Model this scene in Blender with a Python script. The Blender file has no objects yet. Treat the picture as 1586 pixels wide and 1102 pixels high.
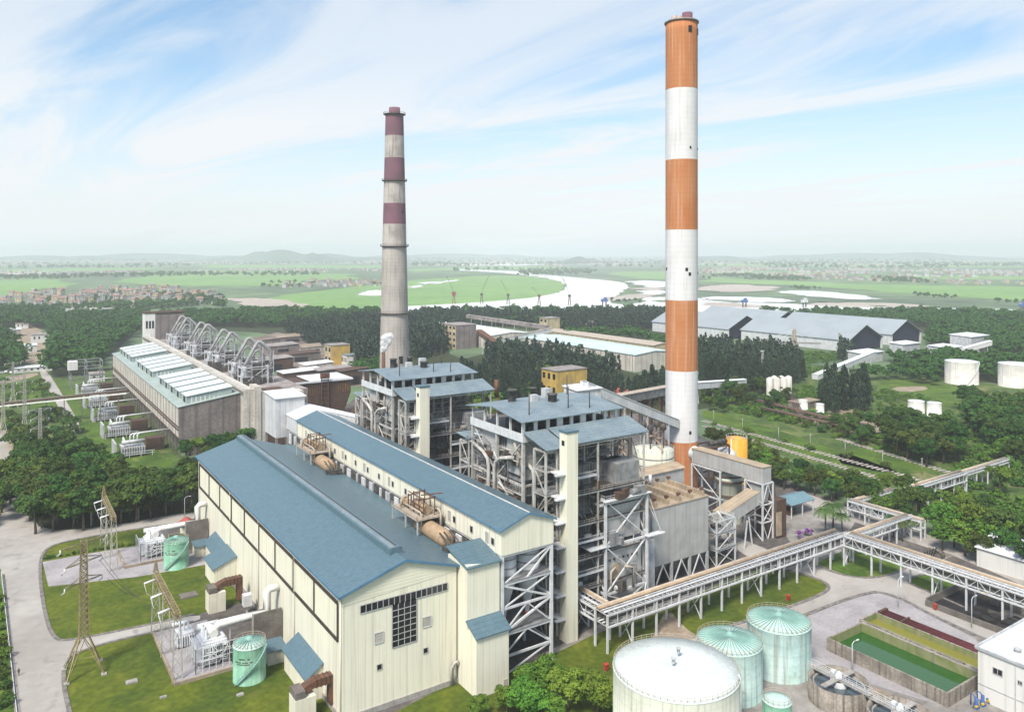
import bpy, math, random
from mathutils import Vector, Matrix
R = random.Random(7)
S = bpy.context.scene
COL = S.collection
rad = math.radians

# ---------------------------------------------------------------- camera, sky, sun, exposure
# site frame: X runs along the gable walls, Y along the turbine hall, metres, ground at z = 0
F, H, CX, CY, YAW = 1208.0, 97.0, 793.0, 392.0, rad(33.8)
fx, fy, rx, ry = math.sin(YAW), math.cos(YAW), math.cos(YAW), -math.sin(YAW)
cam = bpy.data.cameras.new("camera"); camo = bpy.data.objects.new("camera", cam); COL.objects.link(camo)
cam.sensor_width = 36; cam.lens = 36 * F / 1586; cam.shift_y = -(551 - CY) / 1586
cam.clip_start = 1; cam.clip_end = 60000
camo.location = (0, 0, H); camo.rotation_euler = (rad(90), 0, -YAW)
S.camera = camo
SUN_EL, SUN_AZ = rad(52), rad(238)          # azimuth clockwise from +Y: sun behind and left of the camera
sun = bpy.data.lights.new("sun", 'SUN'); suno = bpy.data.objects.new("sun", sun); COL.objects.link(suno)
sun.energy = 5.0; sun.angle = rad(14); sun.color = (1, .94, .84)
sd = Vector((math.sin(SUN_AZ) * math.cos(SUN_EL), math.cos(SUN_AZ) * math.cos(SUN_EL), math.sin(SUN_EL)))
suno.rotation_euler = sd.to_track_quat('Z', 'Y').to_euler()
S.view_settings.view_transform = 'Standard'; S.view_settings.look = 'None'
S.view_settings.gamma = 1; S.view_settings.exposure = 0.14
S.cycles.max_bounces = 5; S.cycles.diffuse_bounces = 1; S.cycles.glossy_bounces = 2
S.cycles.volume_bounces = 1; S.cycles.transparent_max_bounces = 24

def link(nt, a, b): nt.links.new(a, b)
def make_world():
    w = bpy.data.worlds.new("World"); S.world = w; w.use_nodes = True
    nt = w.node_tree; nt.nodes.clear(); N = nt.nodes.new
    out = N('ShaderNodeOutputWorld'); bg = N('ShaderNodeBackground'); bg.inputs[1].default_value = 0.1
    sky = N('ShaderNodeTexSky'); sky.sky_type = 'NISHITA'; sky.sun_disc = False
    sky.sun_elevation = SUN_EL; sky.sun_rotation = SUN_AZ; sky.air_density = 1.0; sky.dust_density = 1.2; sky.ozone_density = 1.6
    tc = N('ShaderNodeTexCoord'); sep = N('ShaderNodeSeparateXYZ'); link(nt, tc.outputs['Generated'], sep.inputs[0])
    def m(op, a, b=None, c=None):
        n = N('ShaderNodeMath'); n.operation = op
        for i, v in enumerate((a, b, c)):
            if v is None: continue
            if isinstance(v, (int, float)): n.inputs[i].default_value = v
            else: link(nt, v, n.inputs[i])
        return n.outputs[0]
    z = m('ADD', m('MAXIMUM', sep.outputs[2], 0.0), 0.1)
    # cloud layer coordinates: the view direction laid out on a flat layer, turned to run with the wind
    u = m('DIVIDE', sep.outputs[0], z); v = m('DIVIDE', sep.outputs[1], z)
    a = rad(78.5)
    p = m('ADD', m('MULTIPLY', u, math.cos(a)), m('MULTIPLY', v, -math.sin(a)))
    q = m('ADD', m('MULTIPLY', u, math.sin(a)), m('MULTIPLY', v, math.cos(a)))
    cb = N('ShaderNodeCombineXYZ'); link(nt, m('MULTIPLY', p, SKY_ST[0]), cb.inputs[0]); link(nt, m('MULTIPLY', q, SKY_ST[1]), cb.inputs[1])
    cb.inputs[2].default_value = SKY_ST[2]
    n1 = N('ShaderNodeTexNoise'); n1.inputs['Scale'].default_value = 1.0; n1.inputs['Detail'].default_value = 9; n1.inputs['Roughness'].default_value = .58
    n1.inputs['Distortion'].default_value = .9
    link(nt, cb.outputs[0], n1.inputs['Vector'])
    rp = N('ShaderNodeMapRange'); rp.inputs[1].default_value = SKY_ST[3]; rp.inputs[2].default_value = SKY_ST[4]
    rp.interpolation_type = 'SMOOTHSTEP'; link(nt, n1.outputs['Fac'], rp.inputs[0])
    # more veil towards the horizon
    hz = N('ShaderNodeMapRange'); hz.inputs[1].default_value = 0.0; hz.inputs[2].default_value = .26; hz.inputs[3].default_value = .8; hz.inputs[4].default_value = .08
    hz.interpolation_type = 'SMOOTHSTEP'; link(nt, sep.outputs[2], hz.inputs[0])
    f = m('MINIMUM', m('ADD', m('MULTIPLY', rp.outputs[0], .66), hz.outputs[0]), .97)
    mx = N('ShaderNodeMix'); mx.data_type = 'RGBA'; link(nt, f, mx.inputs[0])
    hsv = N('ShaderNodeHueSaturation'); hsv.inputs[0].default_value = .492; hsv.inputs[1].default_value = SKY_HSV[0]; hsv.inputs[2].default_value = SKY_HSV[1]
    link(nt, sky.outputs[0], hsv.inputs[4]); link(nt, hsv.outputs[0], mx.inputs[6])
    mx.inputs[7].default_value = SKY_CLOUD
    link(nt, mx.outputs[2], bg.inputs[0]); link(nt, bg.outputs[0], out.inputs[0])
SKY_ST = (.36, 1.25, 11.3, .42, .66)
SKY_HSV = (1.2, 1.75)
SKY_CLOUD = (8.3, 8.6, 8.85, 1)
make_world()

# ---------------------------------------------------------------- site helpers
def G(px, py, z=0.0):                       # the point at height z that a survey picture shows at (px, py)
    d = F * (H - z) / (py - CY); l = (px - CX) / F * d
    return (fx * d + rx * l, fy * d + ry * l)
def Dp(px, d):
    l = (px - CX) / F * d
    return (fx * d + rx * l, fy * d + ry * l)

def tag(o, label=None, cat=None, group=None, kind=None):
    if label: o['label'] = label
    if cat: o['category'] = cat
    if group: o['group'] = group
    if kind: o['kind'] = kind
    return o
def thing(name, label, cat, loc, group=None, rz=0):
    o = bpy.data.objects.new(name, None); COL.objects.link(o)
    o.empty_display_size = .5; o.location = (loc[0], loc[1], loc[2] if len(loc) > 2 else 0); o.rotation_euler = (0, 0, rz)
    o['_o'] = tuple(o.location)
    return tag(o, label, cat, group)

class MB:
    def __init__(s): s.v = []; s.f = []; s.m = []; s.cm = 0; s.sm = []
    def add(s, vs, fs, smooth=False):
        b = len(s.v); s.v += [tuple(p) for p in vs]
        for f in fs: s.f.append(tuple(i + b for i in f)); s.m.append(s.cm); s.sm.append(smooth)
        return s
    def mat(s, i): s.cm = i; return s
    def box(s, x0, x1, y0, y1, z0, z1):
        vs = [(x, y, z) for z in (z0, z1) for y in (y0, y1) for x in (x0, x1)]
        return s.add(vs, [(0, 2, 3, 1), (4, 5, 7, 6), (0, 1, 5, 4), (2, 6, 7, 3), (0, 4, 6, 2), (1, 3, 7, 5)])
    def cbox(s, cx, cy, z0, sx, sy, sz, a=0):
        c, n = math.cos(a), math.sin(a); vs = []
        for z in (z0, z0 + sz):
            for y in (-sy / 2, sy / 2):
                for x in (-sx / 2, sx / 2): vs.append((cx + x * c - y * n, cy + x * n + y * c, z))
        return s.add(vs, [(0, 2, 3, 1), (4, 5, 7, 6), (0, 1, 5, 4), (2, 6, 7, 3), (0, 4, 6, 2), (1, 3, 7, 5)])
    def beam(s, p, q, w, h=None):
        h = h or w; p = Vector(p); q = Vector(q); d = (q - p)
        if d.length < 1e-6: return s
        d.normalize(); up = Vector((0, 0, 1)) if abs(d.z) < .99 else Vector((1, 0, 0))
        a = d.cross(up).normalized(); b = a.cross(d).normalized(); vs = []
        for e in (p, q):
            for i, j in ((-1, -1), (1, -1), (1, 1), (-1, 1)): vs.append(e + a * (i * w / 2) + b * (j * h / 2))
        return s.add(vs, [(3, 2, 1, 0), (4, 5, 6, 7), (0, 1, 5, 4), (1, 2, 6, 5), (2, 3, 7, 6), (3, 0, 4, 7)])
    def tube(s, pts, r, n=8, caps=True):
        pts = [Vector(p) for p in pts]; rings = []; pa = None
        for i, p in enumerate(pts):
            t = (pts[min(i + 1, len(pts) - 1)] - pts[max(i - 1, 0)]).normalized()
            if pa is None:
                up = Vector((0, 0, 1)) if abs(t.z) < .95 else Vector((1, 0, 0)); a = t.cross(up).normalized()
            else:
                a = (pa - t * pa.dot(t)).normalized()
            pa = a; b = t.cross(a); rr = r[i] if isinstance(r, (list, tuple)) else r
            rings.append([p + a * (math.cos(k * 2 * math.pi / n) * rr) + b * (math.sin(k * 2 * math.pi / n) * rr) for k in range(n)])
        vs = [v for g in rings for v in g]; fs = []
        for i in range(len(pts) - 1):
            for k in range(n): fs.append((i * n + k, i * n + (k + 1) % n, (i + 1) * n + (k + 1) % n, (i + 1) * n + k))
        s.add(vs, fs, True)
        if caps:
            b = len(s.v) - len(vs)
            s.f.append(tuple(b + k for k in reversed(range(n)))); s.m.append(s.cm); s.sm.append(False)
            s.f.append(tuple(b + (len(pts) - 1) * n + k for k in range(n))); s.m.append(s.cm); s.sm.append(False)
        return s
    def lathe(s, cx, cy, prof, n=32, smooth=True, cap=True):
        vs = []; fs = []
        for (r, z) in prof:
            for k in range(n): vs.append((cx + r * math.cos(k * 2 * math.pi / n), cy + r * math.sin(k * 2 * math.pi / n), z))
        for i in range(len(prof) - 1):
            for k in range(n): fs.append((i * n + k, i * n + (k + 1) % n, (i + 1) * n + (k + 1) % n, (i + 1) * n + k))
        b = len(s.v); s.add(vs, fs, smooth)
        if cap and prof[-1][0] > 1e-3: s.f.append(tuple(b + (len(prof) - 1) * n + k for k in range(n))); s.m.append(s.cm); s.sm.append(False)
        return s
    def prism(s, poly, z0, z1):
        n = len(poly); ar = sum(poly[i][0] * poly[(i + 1) % n][1] - poly[(i + 1) % n][0] * poly[i][1] for i in range(n))
        if ar < 0: poly = poly[::-1]
        vs = [(x, y, z0) for x, y in poly] + [(x, y, z1) for x, y in poly]
        return s.add(vs, [tuple(reversed(range(n))), tuple(range(n, 2 * n))] + [(i, (i + 1) % n, n + (i + 1) % n, n + i) for i in range(n)])
    def sheet(s, poly, z):
        n = len(poly); ar = sum(poly[i][0] * poly[(i + 1) % n][1] - poly[(i + 1) % n][0] * poly[i][1] for i in range(n))
        if ar < 0: poly = poly[::-1]
        return s.add([(x, y, z) for x, y in poly], [tuple(range(n))])
    def slab(s, quad, t):                   # a sloped slab: four top corners, thickness t downwards
        vs = [Vector(p) for p in quad] + [Vector(p) - Vector((0, 0, t)) for p in quad]
        return s.add(vs, [(0, 1, 2, 3), (7, 6, 5, 4), (0, 4, 5, 1), (1, 5, 6, 2), (2, 6, 7, 3), (3, 7, 4, 0)])
    def extr(s, prof, y0, y1):              # an (x, z) outline pushed along y
        n = len(prof); vs = [(x, y0, z) for x, z in prof] + [(x, y1, z) for x, z in prof]
        return s.add(vs, [tuple(range(n)), tuple(reversed(range(n, 2 * n)))] + [((i + 1) % n, i, n + i, n + (i + 1) % n) for i in range(n)])
    def gable(s, x0, x1, y0, y1, z0, ze, zr, xr=None):   # walls of a gabled house, ridge along y
        xr = (x0 + x1) / 2 if xr is None else xr
        return s.extr([(x0, z0), (x1, z0), (x1, ze), (xr, zr), (x0, ze)], y0, y1)
    def build(s, name, mat, parent=None, label=None, cat=None, group=None, kind=None):
        me = bpy.data.meshes.new(name)
        o = bpy.data.objects.new(name, me); COL.objects.link(o)
        if parent is not None:
            ox, oy, oz = parent['_o']; o.parent = parent
        else:
            xs = [p[0] for p in s.v]; ys = [p[1] for p in s.v]
            ox, oy, oz = (min(xs) + max(xs)) / 2, (min(ys) + max(ys)) / 2, min(p[2] for p in s.v)
            o.location = (ox, oy, oz)
        o['_o'] = (ox, oy, oz)
        me.from_pydata([(x - ox, y - oy, z - oz) for x, y, z in s.v], [], s.f)
        for mm in (mat if isinstance(mat, (list, tuple)) else [mat]): me.materials.append(mm)
        me.polygons.foreach_set('material_index', s.m); me.polygons.foreach_set('use_smooth', s.sm); me.update()
        return tag(o, label, cat, group, kind)
def kids(o): return [c for c in COL.objects if c.parent == o]
_KIDS = {}
def copy_tree(o, loc=None, parent=None, rz=None, sc=None):
    c = o.copy(); COL.objects.link(c)
    if parent is not None: c.parent = parent
    if loc is not None: c.location = loc
    if rz is not None: c.rotation_euler = (0, 0, rz)
    if sc is not None: c.scale = sc if isinstance(sc, tuple) else (sc, sc, sc)
    if o.name not in _KIDS: _KIDS[o.name] = list(o.children)
    for ch in _KIDS[o.name]: copy_tree(ch, parent=c)
    return c

# ---------------------------------------------------------------- materials
M = {}
def mat(name, c, rough=.7, var=.18, scale=.35, c2=None, streak=0, ribs=None, bump=0, metal=0, spec=.3, obj=False, fine=0, sc=None, patch=None):
    """procedural paint/stone: base colour c broken up towards c2, vertical dirt streaks, pressed ribs"""
    m = bpy.data.materials.new(name); m.use_nodes = True; nt = m.node_tree; N = nt.nodes.new
    b = nt.nodes['Principled BSDF']; b.inputs['Roughness'].default_value = rough; b.inputs['Metallic'].default_value = metal
    b.inputs['Specular IOR Level'].default_value = spec
    if obj: pos = N('ShaderNodeTexCoord').outputs['Object']
    else: pos = N('ShaderNodeNewGeometry').outputs['Position']
    def noise(sc, det=4, vec=None, dist=0):
        n = N('ShaderNodeTexNoise'); n.inputs['Scale'].default_value = sc; n.inputs['Detail'].default_value = det; n.inputs['Distortion'].default_value = dist
        link(nt, vec or pos, n.inputs['Vector']); return n.outputs['Fac']
    def rng(x, a, bb, lo=0, hi=1):
        n = N('ShaderNodeMapRange'); n.inputs[1].default_value = a; n.inputs[2].default_value = bb; n.inputs[3].default_value = lo; n.inputs[4].default_value = hi
        link(nt, x, n.inputs[0]); return n.outputs[0]
    def mix(f, a, bb, bt='MIX'):
        n = N('ShaderNodeMix'); n.data_type = 'RGBA'; n.blend_type = bt
        for v, k in ((f, 0), (a, 6), (bb, 7)):
            if isinstance(v, tuple): n.inputs[k].default_value = v if len(v) == 4 else (*v, 1)
            elif isinstance(v, (int, float)): n.inputs[k].default_value = v
            else: link(nt, v, n.inputs[k])
        return n.outputs[2]
    if c2 is None: c2 = tuple(x * (1 - 2.2 * var) for x in c)
    col = mix(rng(noise(scale, 5, dist=.4), .36, .68), tuple(c), tuple(c2))
    if fine: col = mix(fine, col, mix(rng(noise(scale * 9, 3), .4, .65), (.35, .35, .35), (1.0, 1.0, 1.0)), 'MULTIPLY')
    if patch: col = mix(rng(noise(patch[1], 6, dist=.8), patch[2], patch[3], 0, patch[4]), col, patch[0])
    if streak:
        mp = N('ShaderNodeMapping'); mp.inputs['Scale'].default_value = (1.3, 1.3, .045); link(nt, pos, mp.inputs[0])
        f = rng(noise(.9, 5, mp.outputs[0]), .5, .74, 0, streak)
        col = mix(f, col, sc or ((.13, .105, .08) if streak < .9 else (.06, .05, .045)))
    bh = None
    if ribs:
        sp = N('ShaderNodeSeparateXYZ'); link(nt, pos, sp.inputs[0])
        ad = N('ShaderNodeMath'); ad.operation = 'ADD'
        if ribs[0] == 'v': link(nt, sp.outputs[0], ad.inputs[0]); link(nt, sp.outputs[1], ad.inputs[1])
        elif ribs[0] == 'x': link(nt, sp.outputs[0], ad.inputs[0])
        elif ribs[0] == 'y': link(nt, sp.outputs[1], ad.inputs[0])
        else: link(nt, sp.outputs[2], ad.inputs[0])
        pp = N('ShaderNodeMath'); pp.operation = 'PINGPONG'; pp.inputs[1].default_value = ribs[1]; link(nt, ad.outputs[0], pp.inputs[0])
        r = rng(pp.outputs[0], 0, ribs[1] * .35)
        col = mix(ribs[2], col, mix(r, (.45, .45, .45), (1.0, 1.0, 1.0)), 'MULTIPLY')
        bh = r
    if bump:
        bn = N('ShaderNodeBump'); bn.inputs['Strength'].default_value = bump; bn.inputs['Distance'].default_value = .15
        link(nt, bh if bh is not None else noise(scale * 12, 3), bn.inputs['Height']); link(nt, bn.outputs[0], b.inputs['Normal'])
    link(nt, col, b.inputs['Base Color'])
    M[name] = m; return m
mat('cream siding', (.765, .735, .59), .6, .05, .12, (.72, .69, .57), .3, ('v', .8, .075), .15)
mat('cream plain', (.72, .69, .56), .65, .06, .2, None, .3)
mat('blue roofing', (.115, .192, .232), .4, .1, .9, (.092, .158, .195), 0, ('y', .55, .3), .35, .0, .5, fine=.4)
mat('blue trim', (.09, .20, .31), .5, .1)
mat('grey blue roofing', (.235, .295, .325), .5, .12, .2, (.17, .23, .27), 0, ('y', .6, .3), .3, fine=.35)
mat('white steel', (.63, .64, .65), .5, .09, .6, None, .22)
mat('light grey steel', (.52, .53, .54), .5, .15, .5, None, .35)
mat('mid grey steel', (.27, .275, .28), .55, .2, .5, None, .4)
mat('grey cladding', (.43, .43, .42), .6, .14, .25, (.36, .35, .335), .3, ('v', 1.5, .12), .1)
mat('light cladding', (.60, .61, .62), .55, .08, .25, None, .3, ('v', 1.0, .25), .2)
mat('dark steel', (.055, .052, .052), .6, .3, .6, (.10, .075, .055))
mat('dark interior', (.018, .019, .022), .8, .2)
mat('machinery grey', (.13, .12, .11), .6, .35, .9, (.04, .035, .033), .4, fine=.5)
mat('rust brown', (.17, .075, .04), .8, .3, .8, (.07, .04, .03), .5)
mat('dark rust', (.065, .045, .04), .85, .3, .5, (.11, .055, .03), .5)
mat('tan insulation', (.40, .285, .175), .6, .2, .6, (.30, .21, .13), .35)
mat('beige pipe', (.45, .39, .32), .55, .15, .4, (.38, .30, .225), .3)
mat('tan roof', (.42, .33, .23), .7, .2, .3, (.30, .24, .18), 0, ('y', .9, .4), .2)
mat('window glass', (.014, .016, .022), .12, .2, .5, spec=.6)
mat('window frame', (.42, .42, .42), .5, .1)
mat('louvre', (.46, .43, .38), .6, .1, .4, None, 0, ('z', .3, .5), .2)
mat('concrete', (.42, .40, .37), .85, .16, .3, (.29, .27, .25), .35, fine=.3)
mat('dark concrete', (.22, .20, .18), .9, .25, .3, (.13, .115, .10), .6, fine=.4)
mat('stained concrete', (.37, .33, .28), .9, .2, .25, (.22, .19, .16), .95, fine=.4)
mat('brown old wall', (.27, .23, .215), .9, .2, .12, (.19, .165, .16), .6, ('v', 3.1, .55), 0, fine=.4)
mat('pale old wall', (.66, .62, .55), .85, .15, .12, (.52, .48, .42), .5, ('v', 3.1, .45), 0, fine=.3)
mat('mint trim', (.34, .40, .375), .7, .2, .2, (.26, .32, .30), .3)
mat('pale mint roof', (.60, .64, .63), .55, .16, .14, (.55, .63, .62), 0, ('y', 1.4, .3), .1, fine=.3)
mat('white roof', (.66, .68, .69), .6, .08, .2, (.66, .68, .69), fine=.15)
mat('white wall', (.66, .65, .62), .7, .05, .15, (.68, .67, .63), .25)
mat('yellow wall', (.56, .38, .085), .8, .2, .2, (.40, .27, .08), .5)
mat('ochre wall', (.55, .45, .27), .85, .2, .2, (.36, .30, .21), .7)
mat('grey flat roof', (.33, .30, .28), .9, .25, .25, (.20, .18, .17), fine=.4)
mat('old flat roof', (.42, .37, .35), .9, .25, .12, (.22, .19, .18), fine=.5)
mat('red roof', (.42, .10, .08), .7, .2)
mat('maroon pipe', (.10, .022, .025), .5, .2)
mat('red paint', (.36, .05, .03), .5, .1)
mat('orange tank paint', (.75, .36, .03), .5, .1, .4, None, .2)
mat('blue machine paint', (.06, .13, .34), .5, .2)
mat('yellow machine paint', (.60, .42, .05), .5, .2)
mat('white tank', (.66, .71, .68), .55, .05, .25, (.58, .64, .61), .2, fine=.18, patch=((.46, .47, .42), .5, .62, .75, .6))
mat('white tank wall', (.66, .68, .57), .6, .05, .2, (.58, .60, .50), .5, ('z', 1.2, .12), 0, fine=.12)
mat('mint tank wall', (.42, .55, .515), .6, .12, .16, (.29, .44, .41), .75, ('z', 1.1, .14), 0, fine=.15, patch=((.20, .24, .18), .4, .60, .74, .7))
mat('mint rafter', (.24, .42, .37), .6, .1)
mat('mint tank top', (.50, .64, .59), .6, .1, .3, (.42, .58, .53), 0, fine=.2)
mat('green tank', (.25, .45, .335), .5, .12, .4, (.14, .35, .23), .5)
mat('pale far tank', (.62, .60, .55), .7, .1, .2, None, .5)
mat('chimney orange', (.45, .19, .08), .75, .14, .1, (.42, .15, .05), .7, ('z', 1.0, .12), 0, sc=(.56, .33, .21))
mat('chimney white', (.66, .65, .645), .7, .05, .1, (.60, .585, .575), .25, ('z', 1.0, .10), 0)
mat('chimney red old', (.19, .085, .12), .85, .25, .12, (.14, .07, .09), .6)
mat('chimney pale old', (.46, .425, .395), .85, .15, .12, (.30, .265, .24), .75)
mat('chimney concrete old', (.43, .395, .355), .85, .15, .1, (.34, .31, .28), .6, ('z', 1.2, .15), 0)
mat('lawn', (.115, .145, .008), .95, .2, .07, (.052, .088, .007), fine=.5, patch=((.21, .19, .03), .16, .55, .75, .4))
mat('forest floor', (.035, .05, .018), .95, .3, .08, (.05, .06, .02), fine=.5)
mat('lush grass', (.10, .17, .015), .95, .2, .07, (.045, .095, .010), fine=.5, patch=((.20, .20, .05), .12, .56, .74, .6))
mat('rough grass', (.10, .165, .030), .95, .3, .05, (.045, .085, .018), fine=.6, patch=((.22, .20, .08), .07, .55, .7, .7))
mat('meadow', (.15, .24, .035), .95, .3, .03, (.09, .16, .03), fine=.5)
mat('paddy', (.20, .34, .10), .95, .2, .004, (.15, .28, .08), fine=.3)
mat('plain', (.16, .24, .11), .95, .3, .0016, (.09, .135, .08), fine=.6)
mat('road', (.41, .385, .355), .9, .12, .035, (.30, .275, .25), fine=.14, patch=((.19, .175, .16), .22, .58, .72, .6))
mat('asphalt', (.15, .135, .135), .9, .2, .09, (.10, .09, .09), fine=.35)
mat('yard', (.33, .31, .29), .9, .2, .05, (.19, .17, .155), fine=.3, patch=((.12, .105, .095), .2, .56, .7, .6))
mat('dark yard', (.17, .15, .14), .95, .25, .06, (.09, .08, .075), fine=.5)
mat('gravel', (.375, .35, .36), .95, .15, .12, (.29, .27, .275), fine=.2, patch=((.20, .185, .18), .18, .56, .7, .6))
mat('dirt', (.40, .32, .24), .95, .2, .08, (.24, .19, .14), fine=.4)
mat('sand', (.46, .41, .35), .95, .15, .01, (.40, .34, .29), fine=.3)
mat('coal', (.02, .019, .021), .9, .3, .05, (.035, .03, .03))
mat('kerb', (.23, .21, .195), .9, .2, .9, (.10, .09, .085))
mat('trunk', (.16, .125, .09), .9, .3, 2)
mat('town wall', (.45, .41, .38), .8, .2, .02, (.45, .36, .32))
mat('town white', (.46, .455, .45), .8, .1, .05)
mat('town roof', (.29, .17, .135), .8, .25, .03, (.26, .15, .12))
mat('town grey', (.30, .29, .29), .8, .25, .03)
mat('hill', (.10, .14, .11), .95, .3, .003)
mat('weathered steel', (.50, .49, .465), .55, .12, .5, (.33, .31, .28), .6)
mat('mint shed roof', (.56, .68, .66), .6, .16, .1, (.46, .60, .58), 0, ('y', 1.4, .2), .1, fine=.2)
mat('furnace casing', (.25, .24, .225), .65, .25, .5, (.13, .12, .105), .6, ('v', 1.4, .3))
mat('navy gable shade', (.018, .022, .05), .9, .2)  # flat dark colour standing in for the shade inside the coal sheds
mat('dull grey duct', (.36, .365, .365), .6, .15, .5, (.24, .235, .23), .5)
mat('wall frame brown', (.06, .045, .04), .8, .2)
mat('galvanised', (.45, .44, .40), .5, .2, 1, (.30, .27, .20))
mat('yellowed steel', (.30, .25, .13), .6, .2, .6, (.17, .13, .07))
mat('algae wall', (.16, .20, .06), .85, .25, .4, (.26, .25, .14), .5)
mat('porcelain', (.74, .76, .79), .3, .15)
mat('steam', (.9, .9, .9), .9, .02)
mat('purple bloom', (.28, .07, .42), .8, .2, 1.5)
mat('rail', (.30, .26, .23), .5, .2)
def water(name, c, rough=.06, wave=.6, depth=.12):
    m = bpy.data.materials.new(name); m.use_nodes = True; nt = m.node_tree; b = nt.nodes['Principled BSDF']
    b.inputs['Base Color'].default_value = (*c, 1); b.inputs['Roughness'].default_value = rough; b.inputs['Specular IOR Level'].default_value = .7
    n = nt.nodes.new('ShaderNodeTexNoise'); n.inputs['Scale'].default_value = wave; n.inputs['Detail'].default_value = 3
    g = nt.nodes.new('ShaderNodeNewGeometry'); link(nt, g.outputs['Position'], n.inputs['Vector'])
    bn = nt.nodes.new('ShaderNodeBump'); bn.inputs['Strength'].default_value = depth; bn.inputs['Distance'].default_value = .3
    link(nt, n.outputs['Fac'], bn.inputs['Height']); link(nt, bn.outputs[0], b.inputs['Normal']); M[name] = m
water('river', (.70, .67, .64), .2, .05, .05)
water('muddy canal', (.36, .31, .25), .2, .3, .05)
water('basin water', (.018, .085, .014), .03, 1.2, .05)
water('yellow basin water', (.20, .19, .035), .1, 1.5, .06)
water('clarifier water', (.06, .08, .09), .05, 1.5, .06)
def foliage(name, c, c2, hue=.03):
    m = bpy.data.materials.new(name); m.use_nodes = True; nt = m.node_tree; N = nt.nodes.new; b = nt.nodes['Principled BSDF']
    b.inputs['Roughness'].default_value = .65; b.inputs['Specular IOR Level'].default_value = .1
    g = N('ShaderNodeNewGeometry'); oi = N('ShaderNodeObjectInfo')
    n = N('ShaderNodeTexNoise'); n.inputs['Scale'].default_value = .55; n.inputs['Detail'].default_value = 3; link(nt, g.outputs['Position'], n.inputs['Vector'])
    r = N('ShaderNodeMapRange'); r.inputs[1].default_value = .35; r.inputs[2].default_value = .65; link(nt, n.outputs['Fac'], r.inputs[0])
    mx = N('ShaderNodeMix'); mx.data_type = 'RGBA'; mx.inputs[6].default_value = (*c, 1); mx.inputs[7].default_value = (*c2, 1); link(nt, r.outputs[0], mx.inputs[0])
    hs = N('ShaderNodeHueSaturation')
    r2 = N('ShaderNodeMapRange'); r2.inputs[3].default_value = .5 - hue; r2.inputs[4].default_value = .5 + hue; link(nt, oi.outputs['Random'], r2.inputs[0])
    r3 = N('ShaderNodeMapRange'); r3.inputs[3].default_value = .7; r3.inputs[4].default_value = 1.3
    mu = N('ShaderNodeMath'); mu.operation = 'FRACT'; m7 = N('ShaderNodeMath'); m7.operation = 'MULTIPLY'; m7.inputs[1].default_value = 7.31
    link(nt, oi.outputs['Random'], m7.inputs[0]); link(nt, m7.outputs[0], mu.inputs[0]); link(nt, mu.outputs[0], r3.inputs[0])
    link(nt, r2.outputs[0], hs.inputs[0]); link(nt, r3.outputs[0], hs.inputs[2]); link(nt, mx.outputs[2], hs.inputs[4])
    link(nt, hs.outputs[0], b.inputs['Base Color']); M[name] = m
foliage('broad leaves', (.026, .054, .012), (.062, .11, .017), .04)
foliage('bright leaves', (.06, .125, .016), (.11, .19, .024))
foliage('dark needles', (.021, .042, .028), (.042, .068, .038), .03)
foliage('palm leaves', (.045, .085, .025), (.07, .12, .03))
# ---------------------------------------------------------------- ground, fields, river, roads
def PG(pts, z=0): return [G(x, y, z) for x, y in pts]
def smooth(pts, n=1):
    for _ in range(n):
        q = []
        for i in range(len(pts)):
            a, b = pts[i], pts[(i + 1) % len(pts)]
            q += [(a[0] * .75 + b[0] * .25, a[1] * .75 + b[1] * .25), (a[0] * .25 + b[0] * .75, a[1] * .25 + b[1] * .75)]
        pts = q
    return pts
def ragged(w, amp, seed):                  # break a smooth outline into a natural shore line
    rr = random.Random(seed)
    for lev in range(3):
        q = []
        for i in range(len(w)):
            a, c = w[i], w[(i + 1) % len(w)]; L = math.hypot(c[0] - a[0], c[1] - a[1]); k = rr.uniform(-amp, amp) * L
            q += [a, ((a[0] + c[0]) / 2 - (c[1] - a[1]) / (L + 1e-6) * k, (a[1] + c[1]) / 2 + (c[0] - a[0]) / (L + 1e-6) * k)]
        w = q
    return w
def land(name, polys, z, m, sm=0, rag=0):
    b = MB()
    for i, p in enumerate(polys):
        w = PG(p); w = smooth(w, sm) if sm else w; b.sheet(ragged(w, rag, i + len(name)) if rag else w, z)
    return b.build(name, M[m], kind='structure')
b = MB(); n = 48
ring = [0, 500, 1500, 5000, 14000, 30000]
vs = [(0, 0, 0)]; fs = []
for r in ring[1:]:
    vs += [(r * math.cos(k * 2 * math.pi / n), r * math.sin(k * 2 * math.pi / n), 0) for k in range(n)]
for k in range(n): fs.append((0, 1 + k, 1 + (k + 1) % n))
for i in range(len(ring) - 2):
    for k in range(n): fs.append((1 + i * n + k, 1 + (i + 1) * n + k, 1 + (i + 1) * n + (k + 1) % n, 1 + i * n + (k + 1) % n))
b.add(vs, fs); b.build('ground', M['plain'], kind='structure')

mat('rusty ground', (.17, .12, .10), .95, .3, .05, (.30, .25, .22), fine=.5)
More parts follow.
